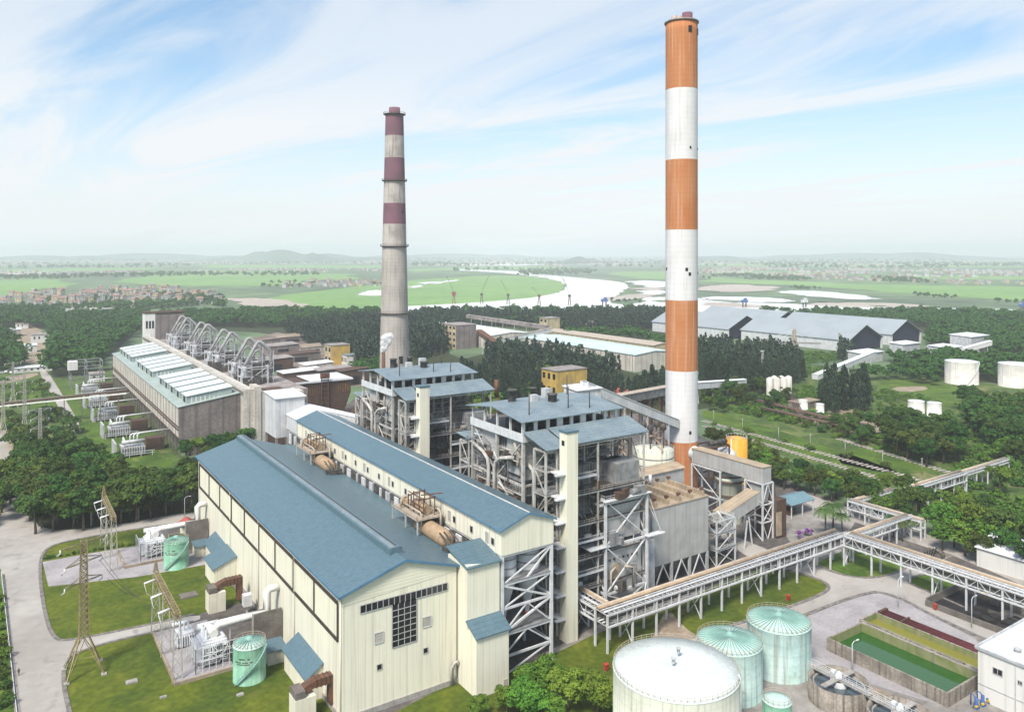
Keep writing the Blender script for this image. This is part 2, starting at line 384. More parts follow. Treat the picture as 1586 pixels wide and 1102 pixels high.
# far plain
land('paddy_field', [[(-60, 437), (60, 432), (98, 434), (92, 446), (0, 458), (-60, 462)],
    [(170, 437), (250, 424), (330, 419), (470, 421), (560, 425), (560, 432), (400, 443), (300, 443)],
    [(1085, 428), (1200, 434), (1330, 440), (1586, 444), (1700, 446), (1700, 474), (1586, 467), (1440, 457), (1250, 443), (1085, 436)],
    [(960, 421), (1033, 420), (1033, 433), (985, 431)], [(1085, 419), (1300, 421), (1290, 425), (1085, 426)], [(1330, 427), (1600, 428), (1600, 434), (1340, 432)],
    [(-60, 418), (240, 414), (230, 418), (-60, 424)], [(300, 410), (590, 411), (590, 416), (310, 415)], [(640, 416), (800, 412), (900, 414), (860, 418), (760, 416), (640, 421)],
    [(1085, 408), (1600, 411), (1600, 414), (1085, 412)]], .5, 'paddy', 0, .1)
land('meadow', [[(380, 472), (430, 458), (560, 443), (640, 434), (760, 426), (820, 428), (845, 431), (868, 436), (876, 441), (872, 449), (850, 458), (800, 464), (740, 469), (640, 474), (500, 480), (380, 480)]], .55, 'paddy', 1, .06)
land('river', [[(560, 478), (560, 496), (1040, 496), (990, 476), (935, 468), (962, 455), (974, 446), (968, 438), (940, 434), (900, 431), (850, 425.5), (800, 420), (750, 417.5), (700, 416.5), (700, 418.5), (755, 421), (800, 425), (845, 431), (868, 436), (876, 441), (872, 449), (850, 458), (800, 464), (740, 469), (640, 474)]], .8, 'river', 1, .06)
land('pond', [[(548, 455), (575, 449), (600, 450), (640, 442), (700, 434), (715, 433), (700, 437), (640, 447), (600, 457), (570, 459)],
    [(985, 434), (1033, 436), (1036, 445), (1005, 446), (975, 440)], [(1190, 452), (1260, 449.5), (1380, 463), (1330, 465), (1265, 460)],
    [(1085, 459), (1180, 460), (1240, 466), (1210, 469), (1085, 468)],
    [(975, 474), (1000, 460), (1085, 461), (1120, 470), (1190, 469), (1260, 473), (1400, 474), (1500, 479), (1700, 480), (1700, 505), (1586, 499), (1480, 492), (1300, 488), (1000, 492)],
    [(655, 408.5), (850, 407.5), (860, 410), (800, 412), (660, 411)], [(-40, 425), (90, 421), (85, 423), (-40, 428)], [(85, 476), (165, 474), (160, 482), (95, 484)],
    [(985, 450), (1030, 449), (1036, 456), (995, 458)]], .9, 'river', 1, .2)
land('sand_bank', [[(1085, 443), (1140, 440), (1215, 445), (1200, 451), (1085, 453)], [(1240, 470), (1330, 468), (1460, 474), (1380, 477), (1270, 475)],
    [(1085, 468), (1170, 472), (1210, 478), (1085, 474)], [(930, 462), (985, 455), (1030, 457), (1000, 462), (945, 468)], [(1430, 482), (1520, 482), (1540, 487), (1440, 486)],
    [(330, 462), (420, 462), (470, 472), (470, 480), (380, 474)], [(975, 446), (1033, 446), (1033, 449), (985, 449)]], 1.0, 'sand', 1, .22)
hb = MB()
def hill(cx, d, w, h, n=26):                # a long low ridge with real depth
    vs = []; fs = []; m = 9; rr = random.Random(int(cx))
    bumps = [(rr.uniform(-.6, .6), rr.uniform(.15, .4), rr.uniform(.3, 1)) for _ in range(5)] + [(0, .5, .8)]
    for j in range(m):
        for i in range(n):
            u = i / (n - 1) * 2 - 1; t = j / (m - 1) * 2 - 1
            k = max(0, 1 - t * t) * max(0, 1 - u * u) ** .8
            e = max(q * math.exp(-((u - p) / s) ** 2) for p, s, q in bumps)
            l = (cx - CX) / F * d + u * w / 2; dd = d + t * w * .22
            vs.append((fx * dd + rx * l, fy * dd + ry * l, h * k * e - 1))
    for j in range(m - 1):
        for i in range(n - 1): fs.append((j * n + i, j * n + i + 1, (j + 1) * n + i + 1, (j + 1) * n + i))
    hb.add(vs, fs, True)
hill(435, 8200, 1500, 170); hill(445, 9600, 3600, 115); hill(895, 7200, 760, 72); hill(250, 12000, 4000, 120); hill(1330, 12000, 5200, 130); hill(700, 13500, 5000, 120); hill(60, 10000, 3000, 90); hill(1100, 9500, 2400, 80)
hb.build('hills', M['hill'], kind='structure')

# plant ground
land('plant_yard', [[(300, 1200), (300, 800), (430, 700), (560, 610), (760, 590), (1000, 640), (1120, 690), (1250, 760), (1586, 880), (1720, 960), (1720, 1300), (300, 1300)]], .012, 'dark yard')
land('rough_ground', [[(1090, 640), (1220, 560), (1586, 600), (1800, 640), (1800, 930), (1586, 850), (1440, 800), (1330, 760), (1200, 700)],
                      [(-100, 560), (160, 560), (290, 715), (310, 760), (300, 800), (150, 830), (60, 830), (-100, 760)]], .02, 'rough grass')
land('worn_yard', [[(845, 1010), (940, 960), (1160, 890), (1300, 850), (1420, 860), (1720, 990), (1720, 1300), (1000, 1300), (850, 1120)], [(1195, 790), (1250, 765), (1330, 800), (1310, 830), (1230, 850)]], .03, 'yard')
ROADS = [[(28, 1150), (26, 1090), (6, 885), (-10, 872), (-20, 820), (6, 792), (16, 762), (42, 760), (46, 792), (64, 822), (150, 818), (310, 789), (312, 803), (190, 821), (100, 837), (68, 849), (60, 880), (68, 950), (82, 990), (108, 992), (240, 965), (310, 950), (310, 961), (240, 977), (124, 1004), (99, 1030), (98, 1060), (108, 1105), (118, 1160)],
    [(1020, 1012), (1080, 985), (1160, 960), (1210, 944), (1262, 925), (1285, 912), (1278, 900), (1236, 886), (1180, 876), (1110, 830), (1120, 822), (1250, 876), (1310, 892), (1345, 896), (1380, 890), (1405, 880), (1432, 862), (1475, 880), (1440, 887), (1412, 893), (1406, 902), (1450, 921), (1510, 955), (1586, 985), (1700, 1030), (1700, 1062), (1586, 1015), (1500, 975), (1440, 950), (1392, 925), (1360, 916), (1345, 917), (1300, 928), (1255, 947), (1205, 968), (1100, 1010), (1040, 1040)],
    [(1225, 757), (1262, 768), (1340, 795), (1440, 828), (1500, 850), (1700, 930), (1700, 960), (1500, 868), (1430, 846), (1330, 810), (1245, 780)],
    [(58, 572), (72, 572), (100, 616), (130, 668), (112, 672), (84, 618)]]
land('road', ROADS, .05, 'road', 1)
land('gravel', [[(66, 870), (130, 858), (205, 846), (330, 838), (330, 872), (212, 893), (75, 908)], [(1222, 968), (1300, 933), (1345, 920), (1362, 918), (1400, 930), (1440, 952), (1512, 990), (1530, 1030), (1450, 1090), (1255, 1030)]], .06, 'gravel')
land('canal', [[(-60, 700), (0, 665), (14, 690), (18, 730), (0, 742), (-60, 760)]], .05, 'muddy canal')
land('canal_bank', [[(-60, 655), (2, 652), (22, 695), (24, 735), (0, 748), (-60, 766)]], .035, 'dirt')
L1 = [(60, 880), (68, 850), (100, 838), (190, 822), (312, 804), (330, 838), (205, 846), (66, 870), (75, 908), (212, 893), (330, 872), (380, 930), (310, 950), (240, 964), (108, 991), (83, 989), (69, 950)]
L2 = [(110, 1110), (99, 1060), (100, 1030), (124, 1005), (240, 978), (310, 962), (470, 1020), (550, 1160), (120, 1160)]
L3 = [(700, 1056), (770, 1045), (850, 1016), (920, 982), (1060, 934), (1110, 900), (1180, 878), (1236, 887), (1277, 901), (1284, 912), (1262, 924), (1210, 943), (1160, 959), (1080, 984), (1020, 1011), (1000, 1060), (860, 1200), (560, 1200), (560, 1130)]
L4 = [(1262, 872), (1300, 855), (1345, 832), (1400, 846), (1430, 861), (1403, 879), (1378, 889), (1345, 895), (1312, 891)]
L5 = [(1407, 901), (1413, 894), (1440, 888), (1476, 881), (1520, 892), (1515, 925), (1495, 940), (1450, 920)]
land('lawn', [L1, L2, L3], .04, 'lawn'); land('lawn', [L4, L5], .045, 'lush grass')
land('verge', [[(-40, 870), (6, 890), (26, 1100), (30, 1160), (-60, 1160)], [(0, 596), (58, 580), (98, 640), (60, 640), (0, 615)], [(78, 588), (110, 590), (155, 640), (270, 712), (258, 735), (170, 725), (130, 668)],
    [(1355, 592), (1400, 585), (1500, 602), (1560, 620), (1540, 640), (1430, 622), (1365, 612)], [(1450, 650), (1560, 655), (1586, 668), (1500, 672)], [(1090, 630), (1280, 690), (1420, 740), (1400, 752), (1240, 702), (1088, 650)],
    [(1240, 540), (1290, 545), (1290, 556), (1245, 552)], [(1450, 765), (1600, 800), (1600, 850), (1430, 795)], [(1330, 690), (1420, 700), (1450, 730), (1380, 735), (1280, 712)]], .042, 'lush grass', 1)
land('bare_earth', [[(1230, 650), (1300, 632), (1370, 640), (1400, 655), (1370, 672), (1290, 668)], [(1375, 600), (1430, 597), (1440, 603), (1400, 608)], [(0, 585), (60, 576), (58, 582), (0, 596)], [(0, 510), (60, 500), (80, 560), (40, 566), (0, 540)]], .048, 'dirt', 1)
land('scrap_yard', [[(600, 600), (420, 592), (398, 522), (440, 512), (500, 545), (600, 585)]], .05, 'rusty ground', 1)
land('woodland_floor', [[(36, 775), (50, 826), (150, 821), (308, 790), (310, 735), (262, 770), (190, 760), (150, 728), (95, 712), (30, 745)], [(640, 496), (1033, 492), (1033, 530), (900, 522), (850, 515), (720, 500), (690, 520), (700, 560), (760, 545), (850, 552), (1000, 580), (1045, 600), (1240, 560), (1254, 590), (1090, 640), (900, 640), (700, 640), (640, 600), (560, 590), (480, 535), (430, 515), (250, 510), (250, 490), (600, 488)], [(1180, 488), (1586, 494), (1700, 500), (1700, 600), (1480, 590), (1390, 580), (1436, 540), (1450, 514), (1270, 498)], [(-60, 490), (60, 482), (228, 488), (226, 500), (160, 560), (112, 586), (72, 584), (84, 522), (62, 506), (-60, 512)]], .03, 'forest floor', 1)
def kerb(pts, closed=False, w=.9, h=.2, name='kerb'):
    q = PG(pts); b = MB()
    if closed: q = q + [q[0]]
    q2 = []
    for i in range(len(q) - 1):
        a, c = q[i], q[i + 1]; q2.append(a)
    q2.append(q[-1])
    n = len(q2); L = []; Rr = []
    for i, p in enumerate(q2):
        a = q2[max(i - 1, 0)]; c = q2[min(i + 1, n - 1)]; dx, dy = c[0] - a[0], c[1] - a[1]; k = math.hypot(dx, dy) or 1
        nx, ny = -dy / k * w / 2, dx / k * w / 2; L.append((p[0] + nx, p[1] + ny)); Rr.append((p[0] - nx, p[1] - ny))
    vs = [(x, y, .0) for x, y in L] + [(x, y, h) for x, y in L] + [(x, y, h) for x, y in Rr] + [(x, y, 0) for x, y in Rr]
    fs = []
    for i in range(n - 1):
        for k in range(3): fs.append((k * n + i, k * n + i + 1, (k + 1) * n + i + 1, (k + 1) * n + i))
    return b.add(vs, fs).build(name, M['kerb'], kind='structure')
def curve(pts, n=2):
    for _ in range(n):
        q = [pts[0]]
        for a, b in zip(pts, pts[1:]): q += [(a[0] * .75 + b[0] * .25, a[1] * .75 + b[1] * .25), (a[0] * .25 + b[0] * .75, a[1] * .25 + b[1] * .75)]
        pts = q + [pts[-1]]
    return pts
kerb(curve([(312, 804), (190, 822), (100, 838), (68, 850), (60, 880), (69, 950), (83, 990), (108, 992), (240, 965), (300, 951)]))
kerb(curve([(300, 962), (240, 978), (124, 1005), (99, 1030), (98, 1060), (108, 1104), (116, 1150)]))
kerb(curve([(1080, 985), (1160, 960), (1210, 944), (1262, 925), (1286, 912), (1278, 900), (1236, 886), (1190, 877)]), w=1.1)
kerb(curve([(1262, 872), (1300, 890), (1345, 896), (1378, 890), (1403, 880), (1431, 862)]), w=.8)
kerb(curve([(1475, 881), (1440, 887), (1412, 893), (1405, 902), (1450, 921), (1495, 941)]), w=.8)
kerb(curve([(1205, 969), (1300, 931), (1345, 918), (1362, 916), (1400, 928), (1440, 951), (1510, 984)]), w=1.2)
kerb([(26, 1120), (5, 890)], w=.5, h=.3)
# rail tracks
sl = MB()
def track(a, c):
    p, q = Vector((*G(*a), 0)), Vector((*G(*c), 0)); d = (q - p); L = d.length; d.normalize(); nrm = Vector((-d.y, d.x, 0))
    ang = math.atan2(d.y, d.x)
    k = 0
    while k < L:
        o = p + d * k; sl.cbox(o.x, o.y, .06, .8, 4.2, .3, ang); k += 2.6
    for s in (-.75, .75): sl.beam(p + nrm * s + Vector((0, 0, .3)), q + nrm * s + Vector((0, 0, .3)), .12, .14)
for a, c in (((1090, 652), (1440, 748)), ((1092, 660), (1420, 758)), ((1300, 680), (1470, 732))): track(a, c)
sl.build('railway_track', mat('sleeper', (.52, .47, .41), .9, .25, .4), kind='structure')
land('bare_strip', [[(1256, 1032), (1300, 1042), (1452, 1104), (1400, 1130), (1262, 1054)], [(1000, 1008), (1050, 1000), (1080, 985), (1062, 972), (1040, 948), (1028, 950)]], .064, 'dirt')

land('sand_spit', [[(1260, 466), (1300, 468), (1340, 469), (1290, 470)], [(1400, 478), (1450, 480), (1500, 483), (1440, 482)], [(1090, 464), (1130, 465), (1160, 467), (1110, 467)], [(1340, 473), (1380, 474), (1360, 476)], [(1000, 466), (1060, 464), (1085, 466), (1030, 469)], [(1520, 488), (1586, 490), (1640, 494), (1560, 493)]], 1.05, 'plain', 1, .2)
# ---------------------------------------------------------------- turbine hall
hall = thing('turbine_hall', 'long cream turbine hall with blue gabled roof and dark T-shaped window in its end wall', 'factory building', (74, 153, 0))
HX0, HX1, HY0, HY1, HE, HR, HM = 60.5, 87.6, 153.4, 286.5, 26.6, 31.0, 74.6
b = MB(); b.extr([(HX0, 1.2), (HX1, 1.2), (HX1, HE), (HM, HR - .3), (HX0, HE)], HY0, HY1); b.build('wall', M['cream siding'], hall)
b = MB(); b.box(HX0 - .25, HX1 + .25, HY0 - .25, HY1 + .25, 0, 1.2); b.build('plinth', M['concrete'], hall)
b = MB()
for (xa, za, xb, zb) in ((HX0 - .9, HE - .1, HM - .0, HR), (HM, HR, HX1 + 1.6, HE - .1)):
    b.slab([(xa, HY0 - .7, za), (xb, HY0 - .7, zb), (xb, HY1 + .7, zb), (xa, HY1 + .7, za)], .18)
roof = b.build('roof', M['blue roofing'], hall)
b = MB(); b.slab([(HX1 + 1.5, 158.6, HE - .3), (95.7, 158.6, HE - 1.2), (95.7, HY1 + .7, HE - 1.2), (HX1 + 1.5, HY1 + .7, HE - .3)], .2); b.build('valley_roof', M['blue roofing'], hall)
b = MB(); b.slab([(HX0 - .95, HY0 - .85, HE - .15), (HM, HY0 - .85, HR - .05), (HM, HY0 - .7, HR - .05), (HX0 - .95, HY0 - .7, HE - .15)], .55)
b.slab([(HM, HY0 - .85, HR - .05), (HX1 + 1.65, HY0 - .85, HE - .15), (HX1 + 1.65, HY0 - .7, HE - .15), (HM, HY0 - .7, HR - .05)], .55)
b.box(HX0 - 1.15, HX0 - .92, HY0 - .85, HY1 + .8, HE - .55, HE - .05); b.build('gutter', M['blue trim'], hall)
b = MB(); yv = HY0 + 4
b.extr([(HM - 1.5, HR - .5), (HM + 1.5, HR - .5), (HM + 1.5, HR + .9), (HM + 1.0, HR + 1.15), (HM - 1.0, HR + 1.15), (HM - 1.5, HR + .9)], yv, HY1 - 1); rv = b.build('ridge_vent', M['blue roofing'], hall)
b = MB(); b.box(HM + .15, HM + .55, yv + 1, HY1 - 2, HR + 1.1, HR + 1.19); b.build('vent_slot', M['dark steel'], rv)
b = MB(); b.box(HM - 1.25, HM - .1, yv + .02, HY1 - 1.1, HR + 1.05, HR + 1.2); b.build('vent_cap', M['grey blue roofing'], rv)
# apron panel, horizontal siding of the gable head
b = MB(); b.add([(HX0, HY0 - .06, HE - 2.6), (HX1, HY0 - .06, HE - 1.2), (HX1, HY0 - .06, HE - .2), (HM, HY0 - .06, HR - .6), (HX0, HY0 - .06, HE - .4)], [(0, 1, 2, 3, 4)]); b.build('gable_panel', mat('cream gable siding', (.74, .71, .57), .6, .05, .12, None, .05, ('z', .35, .18), .2), hall)
def pane_grid(mb, ax, fixed, u0, u1, z0, z1, nu, nz, fr=.12, off=.08):
    """glazing bars as thin bars standing proud of the glass; ax 'x' = wall facing -Y, 'y' = wall facing -X"""
    for i in range(nu + 1):
        u = u0 + (u1 - u0) * i / nu
        if ax == 'x': mb.box(u - fr / 2, u + fr / 2, fixed - off, fixed, z0, z1)
        else: mb.box(fixed - off, fixed, u - fr / 2, u + fr / 2, z0, z1)
    for j in range(nz + 1):
        z = z0 + (z1 - z0) * j / nz
        if ax == 'x': mb.box(u0, u1, fixed - off + .01, fixed + .01, z - fr / 2, z + fr / 2)
        else: mb.box(fixed - off + .01, fixed + .01, u0, u1, z - fr / 2, z + fr / 2)
def window(par, ax, fixed, u0, u1, z0, z1, nu=2, nz=2, glass='window glass', frame='window frame', lab=None):
    g = MB()
    if ax == 'x': g.box(u0, u1, fixed - .06, fixed + .05, z0, z1)
    else: g.box(fixed - .06, fixed + .05, u0, u1, z0, z1)
    w = g.build('window', M[glass], par, lab)
    if nu: f = MB(); pane_grid(f, ax, fixed - .06, u0, u1, z0, z1, nu, nz); f.build('frame', M[frame], w)
    return w
# T-shaped window: its long strip runs level with the floor, so in the picture it slopes with the wall
g = MB(); g.box(64.4, 85.2, HY0 - .1, HY0 + .05, 21.6, 23.3); g.box(71.7, 77.5, HY0 - .1, HY0 + .05, 12.4, 21.6); w = g.build('window', M['window glass'], hall, 'T-shaped dark glazed window')
f = MB(); pane_grid(f, 'x', HY0 - .1, 64.4, 85.2, 21.6, 23.3, 16, 1, .14); pane_grid(f, 'x', HY0 - .1, 71.7, 77.5, 12.4, 21.6, 4, 7, .14); f.build('frame', M['window frame'], w)
for (xa, za, s, nm) in ((67.6, 14.4, 2.0, 'louvre'), (79.0, 14.8, 2.1, 'louvre')):
    b = MB(); b.box(xa, xa + s, HY0 - .12, HY0 + .02, za, za + 2.2); lv = b.build('louvre', M['louvre'], hall)
    f = MB(); pane_grid(f, 'x', HY0 - .12, xa, xa + s, za, za + 2.2, 1, 1, .16); f.build('frame', M['white steel'], lv)
for (xa, za) in ((68.2, 8.6), (79.2, 9.0)): window(hall, 'x', HY0, xa, xa + 1.1, za, za + 1.2, 1, 1)
# left wall: one dark pipe-and-gutter frame divided by nine dark verticals
b = MB()
for z in (24.0, 16.2): b.box(HX0 - .3, HX0 - .02, HY0 + 2.2, HY1 - 1.5, z - .33, z + .33)
for i in range(10):
    y = HY0 + 2.2 + (HY1 - 1.5 - HY0 - 2.2) * i / 9; b.box(HX0 - .28, HX0 - .03, y - (.3 if i in (0, 9) else .14), y + (.3 if i in (0, 9) else .14), 16.2, 24)
b.build('wall_duct', M['wall frame brown'], hall)
for y in (HY0 + .35, HY0 + 30, HY0 + 60, HY0 + 90, HY1 - 1): b = MB(); b.tube([(HX0 - .22, y, HE - .4), (HX0 - .22, y, 1)], .1, 6); b.build('downpipe', M['cream plain'], hall)
# lean-to rooms on the left wall
def leanto(x0, x1, y0, y1, zl, zh, name='lean_to'):
    b = MB(); b.extr([(x0, 0), (x1, 0), (x1, zh), (x0, zl)], y0, y1); w = b.build(name, M['cream siding'], hall)
    b = MB(); b.slab([(x0 - .6, y0 - .4, zl - .05), (x1 - .05, y0 - .4, zh + .25), (x1 - .05, y1 + .4, zh + .25), (x0 - .6, y1 + .4, zl - .05)], .2); b.build('roof', M['blue roofing'], w)
    return w
leanto(57.0, 60.5, 164.5, 180.5, 5.0, 7.6); leanto(57.4, 60.5, 249, 262, 4.6, 7.2); leanto(54.0, 60.5, 236, 247, 5.4, 7.8)
# stair tower on the right of the gable
b = MB(); b.extr([(88.0, 0), (96.6, 0), (96.6, 27.0), (88.0, 27.6)], 149.4, 158); at = b.build('stair_tower', M['cream siding'], hall)
b = MB(); b.slab([(87.6, 148.8, 27.2), (97.0, 148.8, 27.2), (97.0, 158.4, 29.4), (87.6, 158.4, 29.4)], .25); b.build('roof', M['blue roofing'], at)
b = MB(); b.box(88.0, 96.4, 145.3, 149.4, 0, 13.4); al = b.build('stair_tower', M['cream siding'], hall)
b = MB(); b.slab([(87.6, 144.8, 13.3), (96.9, 144.8, 13.3), (96.9, 149.38, 15.6), (87.6, 149.38, 15.6)], .25); b.build('roof', M['blue roofing'], al)
b = MB(); b.box(95.0, 96.0, 145.2, 145.32, .1, 2.2); b.build('door', M['louvre'], al)
b = MB()
b.tube([(86.0, 152.9, 0), (86.0, 152.9, 4.2), (86.8, 152.6, 5.2), (87.6, 152.4, 5.4)], .28, 8); b.tube([(86.9, 152.9, 0), (86.9, 152.9, 5.5)], .18, 8); b.build('vent_pipe', M['galvanised'], hall)

# ---------------------------------------------------------------- coal bunker bay
bay = thing('coal_bunker_bay', 'narrow cream coal bunker gallery raised on white steel beside the hall, blue gabled roof', 'factory building', (104, 149, 0))
BX0, BX1, BY0, BY1, BE, BR, BB, BM = 97.0, 111.8, 149.2, 303.0, 34.0, 36.7, 27.9, 104.4
b = MB(); b.extr([(BX0, BB), (BX1, BB), (BX1, BE), (BM, BR - .2), (BX0, BE)], BY0, BY1); b.build('wall', M['cream siding'], bay)
b = MB()
for (xa, za, xb, zb) in ((BX0 - .6, BE - .05, BM, BR), (BM, BR, BX1 + .6, BE - .05)): b.slab([(xa, BY0 - .5, za), (xb, BY0 - .5, zb), (xb, BY1 - 12, zb), (xa, BY1 - 12, za)], .18)
b.build('roof', M['blue roofing'], bay)
b = MB()
for (xa, za, xb, zb) in ((BX0 - .6, BE - .05, BM, BR), (BM, BR, BX1 + .6, BE - .05)): b.slab([(xa, BY1 - 11.98, za), (xb, BY1 - 11.98, zb), (xb, BY1 + .5, zb), (xa, BY1 + .5, za)], .18)
b.build('roof', M['white roof'], bay, 'pale unpainted end of the roof')
b = MB()
for (xa, za, xb, zb) in ((BX0 - .65, BE - .1, BM, BR - .05), (BM, BR - .05, BX1 + .65, BE - .1)): b.slab([(xa, BY0 - .62, za), (xb, BY0 - .62, zb), (xb, BY0 - .5, zb), (xa, BY0 - .5, za)], .4)
b.box(BX0 - .75, BX0 - .6, BY0 - .6, BY1 - 12, BE - .4, BE - .05); b.build('gutter', M['blue trim'], bay)
b = MB(); b.box(BM - .2, BM + .2, BY0 - .5, BY1 - 12, BR - .02, BR + .1); b.build('ridge_cap', M['light cladding'], bay)
rr = random.Random(5); y = BY0 + 3
k = 0
while y < BY1 - 16:
    window(bay, 'y', BX0, y, y + 1.3, 29.4, 31.0, 1, 1)
    if k % 2 == 0: window(bay, 'y', BX0, y + 2.6, y + 3.8, 29.2, 31.6, 1, 1, 'louvre')
    y += 8.4 if k % 2 else 9.6; k += 1
for i in range(13): yy = BY0 + 5 + i * 11.9; b = MB(); b.box(BX0 - .04, BX0 + .02, yy - .06, yy + .06, BB, BE); b.build('panel_joint', M['louvre'], bay)
# columns, beams and braces below the gallery
def frame(par, xs, ys, z0, zs, mt='white steel', cw=.6, bw=.45, brace=(), slabs=(), rails=(), slabmat='mid grey steel', colname='column'):
    """a steel frame: each column its own part, each level's beams one part, each braced face one part"""
    top = zs[-1]
    for x in xs:
        for y in ys:
            b = MB(); b.box(x - cw / 2, x + cw / 2, y - cw / 2, y + cw / 2, z0, top); b.build(colname, M[mt], par)
    for z in zs:
        b = MB()
        for x in xs: b.beam((x, ys[0], z), (x, ys[-1], z), bw, bw * 1.3)
        for y in ys: b.beam((xs[0], y, z - .02), (xs[-1], y, z - .02), bw * .9, bw * 1.2)
        b.build('floor_frame', M[mt], par)
    lev = [z0] + list(zs)
    for face in brace:
        b = MB(); ax, pos, style = face[0], face[1], face[2]; us = xs if ax == 'x' else ys
        for i in range(len(us) - 1):
            for j in range(len(lev) - 1):
                pq = lambda u, z: (u, pos, z) if ax == 'x' else (pos, u, z)
                s = style if isinstance(style, str) else style[(i + j) % len(style)]
                if s in 'x/': b.beam(pq(us[i], lev[j]), pq(us[i + 1], lev[j + 1]), bw * .7)
                if s in 'x\\': b.beam(pq(us[i + 1], lev[j]), pq(us[i], lev[j + 1]), bw * .66)
                if s == 'v':
                    mid = (us[i] + us[i + 1]) / 2; b.beam(pq(us[i], lev[j]), pq(mid, lev[j + 1]), bw * .7); b.beam(pq(us[i + 1], lev[j]), pq(mid, lev[j + 1]), bw * .7)
                if s == 'A':
                    mid = (us[i] + us[i + 1]) / 2; b.beam(pq(mid, lev[j]), pq(us[i], lev[j + 1]), bw * .7); b.beam(pq(mid, lev[j]), pq(us[i + 1], lev[j + 1]), bw * .7)
        b.build('brace', M[mt], par)
    for z in slabs:
        b = MB(); b.box(xs[0] - .3, xs[-1] + .3, ys[0] - .3, ys[-1] + .3, z + .3, z + .45); b.build('floor', M[slabmat], par)
    for z in rails:
        b = MB()
        for h in (.6, 1.15): b.beam((xs[0], ys[0], z + h), (xs[-1], ys[0], z + h), .08); b.beam((xs[0], ys[0], z + h), (xs[0], ys[-1], z + h), .08); b.beam((xs[-1], ys[0], z + h), (xs[-1], ys[-1], z + h), .08)
        n = int((xs[-1] - xs[0]) / 1.6)
        for i in range(n + 1): x = xs[0] + (xs[-1] - xs[0]) * i / n; b.beam((x, ys[0], z), (x, ys[0], z + 1.15), .08)
        n = max(1, int((ys[-1] - ys[0]) / 1.6))
        for i in range(n + 1):
            yq = ys[0] + (ys[-1] - ys[0]) * i / n; b.beam((xs[0], yq, z), (xs[0], yq, z + 1.15), .08); b.beam((xs[-1], yq, z), (xs[-1], yq, z + 1.15), .08)
        b.build('handrail', M[mt], par)
frame(bay, [97.4, 111.4], [149.6, 161, 173, 185, 197, 209, 221, 233, 245, 257, 269, 281, 293, 302], 0, [4.5, 9.5, 15.5, 21, 27.6], cw=.7, bw=.42, brace=[('x', 149.6, ['/', 'v', 'v', 'x'])], slabs=[9.5, 21])
b = MB(); b.beam((97.4, 149.6, 9.8), (111.4, 149.6, 15.3), .45); b.beam((97.4, 149.6, 21), (111.4, 149.6, 15.4), .4); b.beam((104, 149.6, 21), (111.4, 149.6, 27.4), .4); b.build('brace', M['white steel'], bay)
for i in range(8):
    yy = 154.2 + i * 18.2
    for xx in ((101.2, ) if i else (100.9, 107.6)):
        b = MB(); b.lathe(xx, yy, [(.5, 10.8), (.7, 13), (3.0, 20.2), (3.0, 27.7)], 24); s_ = b.build('coal_silo', M['white steel'], bay)
        b = MB()
        for z in (21.6, 23.4, 25.4): b.lathe(xx, yy, [(3.08, z), (3.12, z + .08), (3.12, z + .25), (3.08, z + .33)], 24, cap=False)
        b.build('hoop', M['mid grey steel'], s_)
        b = MB(); b.lathe(xx, yy, [(.85, 10.2), (.85, 10.9)], 12); b.cbox(xx, yy, 8.3, 1.1, 1.1, 1.9); b.build('feeder', M['red paint'], s_)
# end tower of grey sheeting at the far end of the gallery
b = MB(); b.box(92.5, 104, 303.6, 318, 25, 40.3); tw = b.build('transfer_tower', M['light cladding'], bay)
b = MB(); b.slab([(92, 303, 40.5), (104.6, 303, 40.5), (104.6, 318.6, 41.3), (92, 318.6, 41.3)], .3); b.build('roof', M['white roof'], tw)
for x in (93, 103.5):
    for y_ in (304, 317.5): b = MB(); b.box(x - .4, x + .4, y_ - .4, y_ + .4, 0, 25); b.build('column', M['mid grey steel'], tw)
b = MB(); b.slab([(BX0 - .3, 291, 33.9), (BX1, 291, 33.9), (BX1, 303.4, 33.9), (BX0 - .3, 303.4, 33.9)], 5.6); b.build('end_cladding', M['light cladding'], bay)
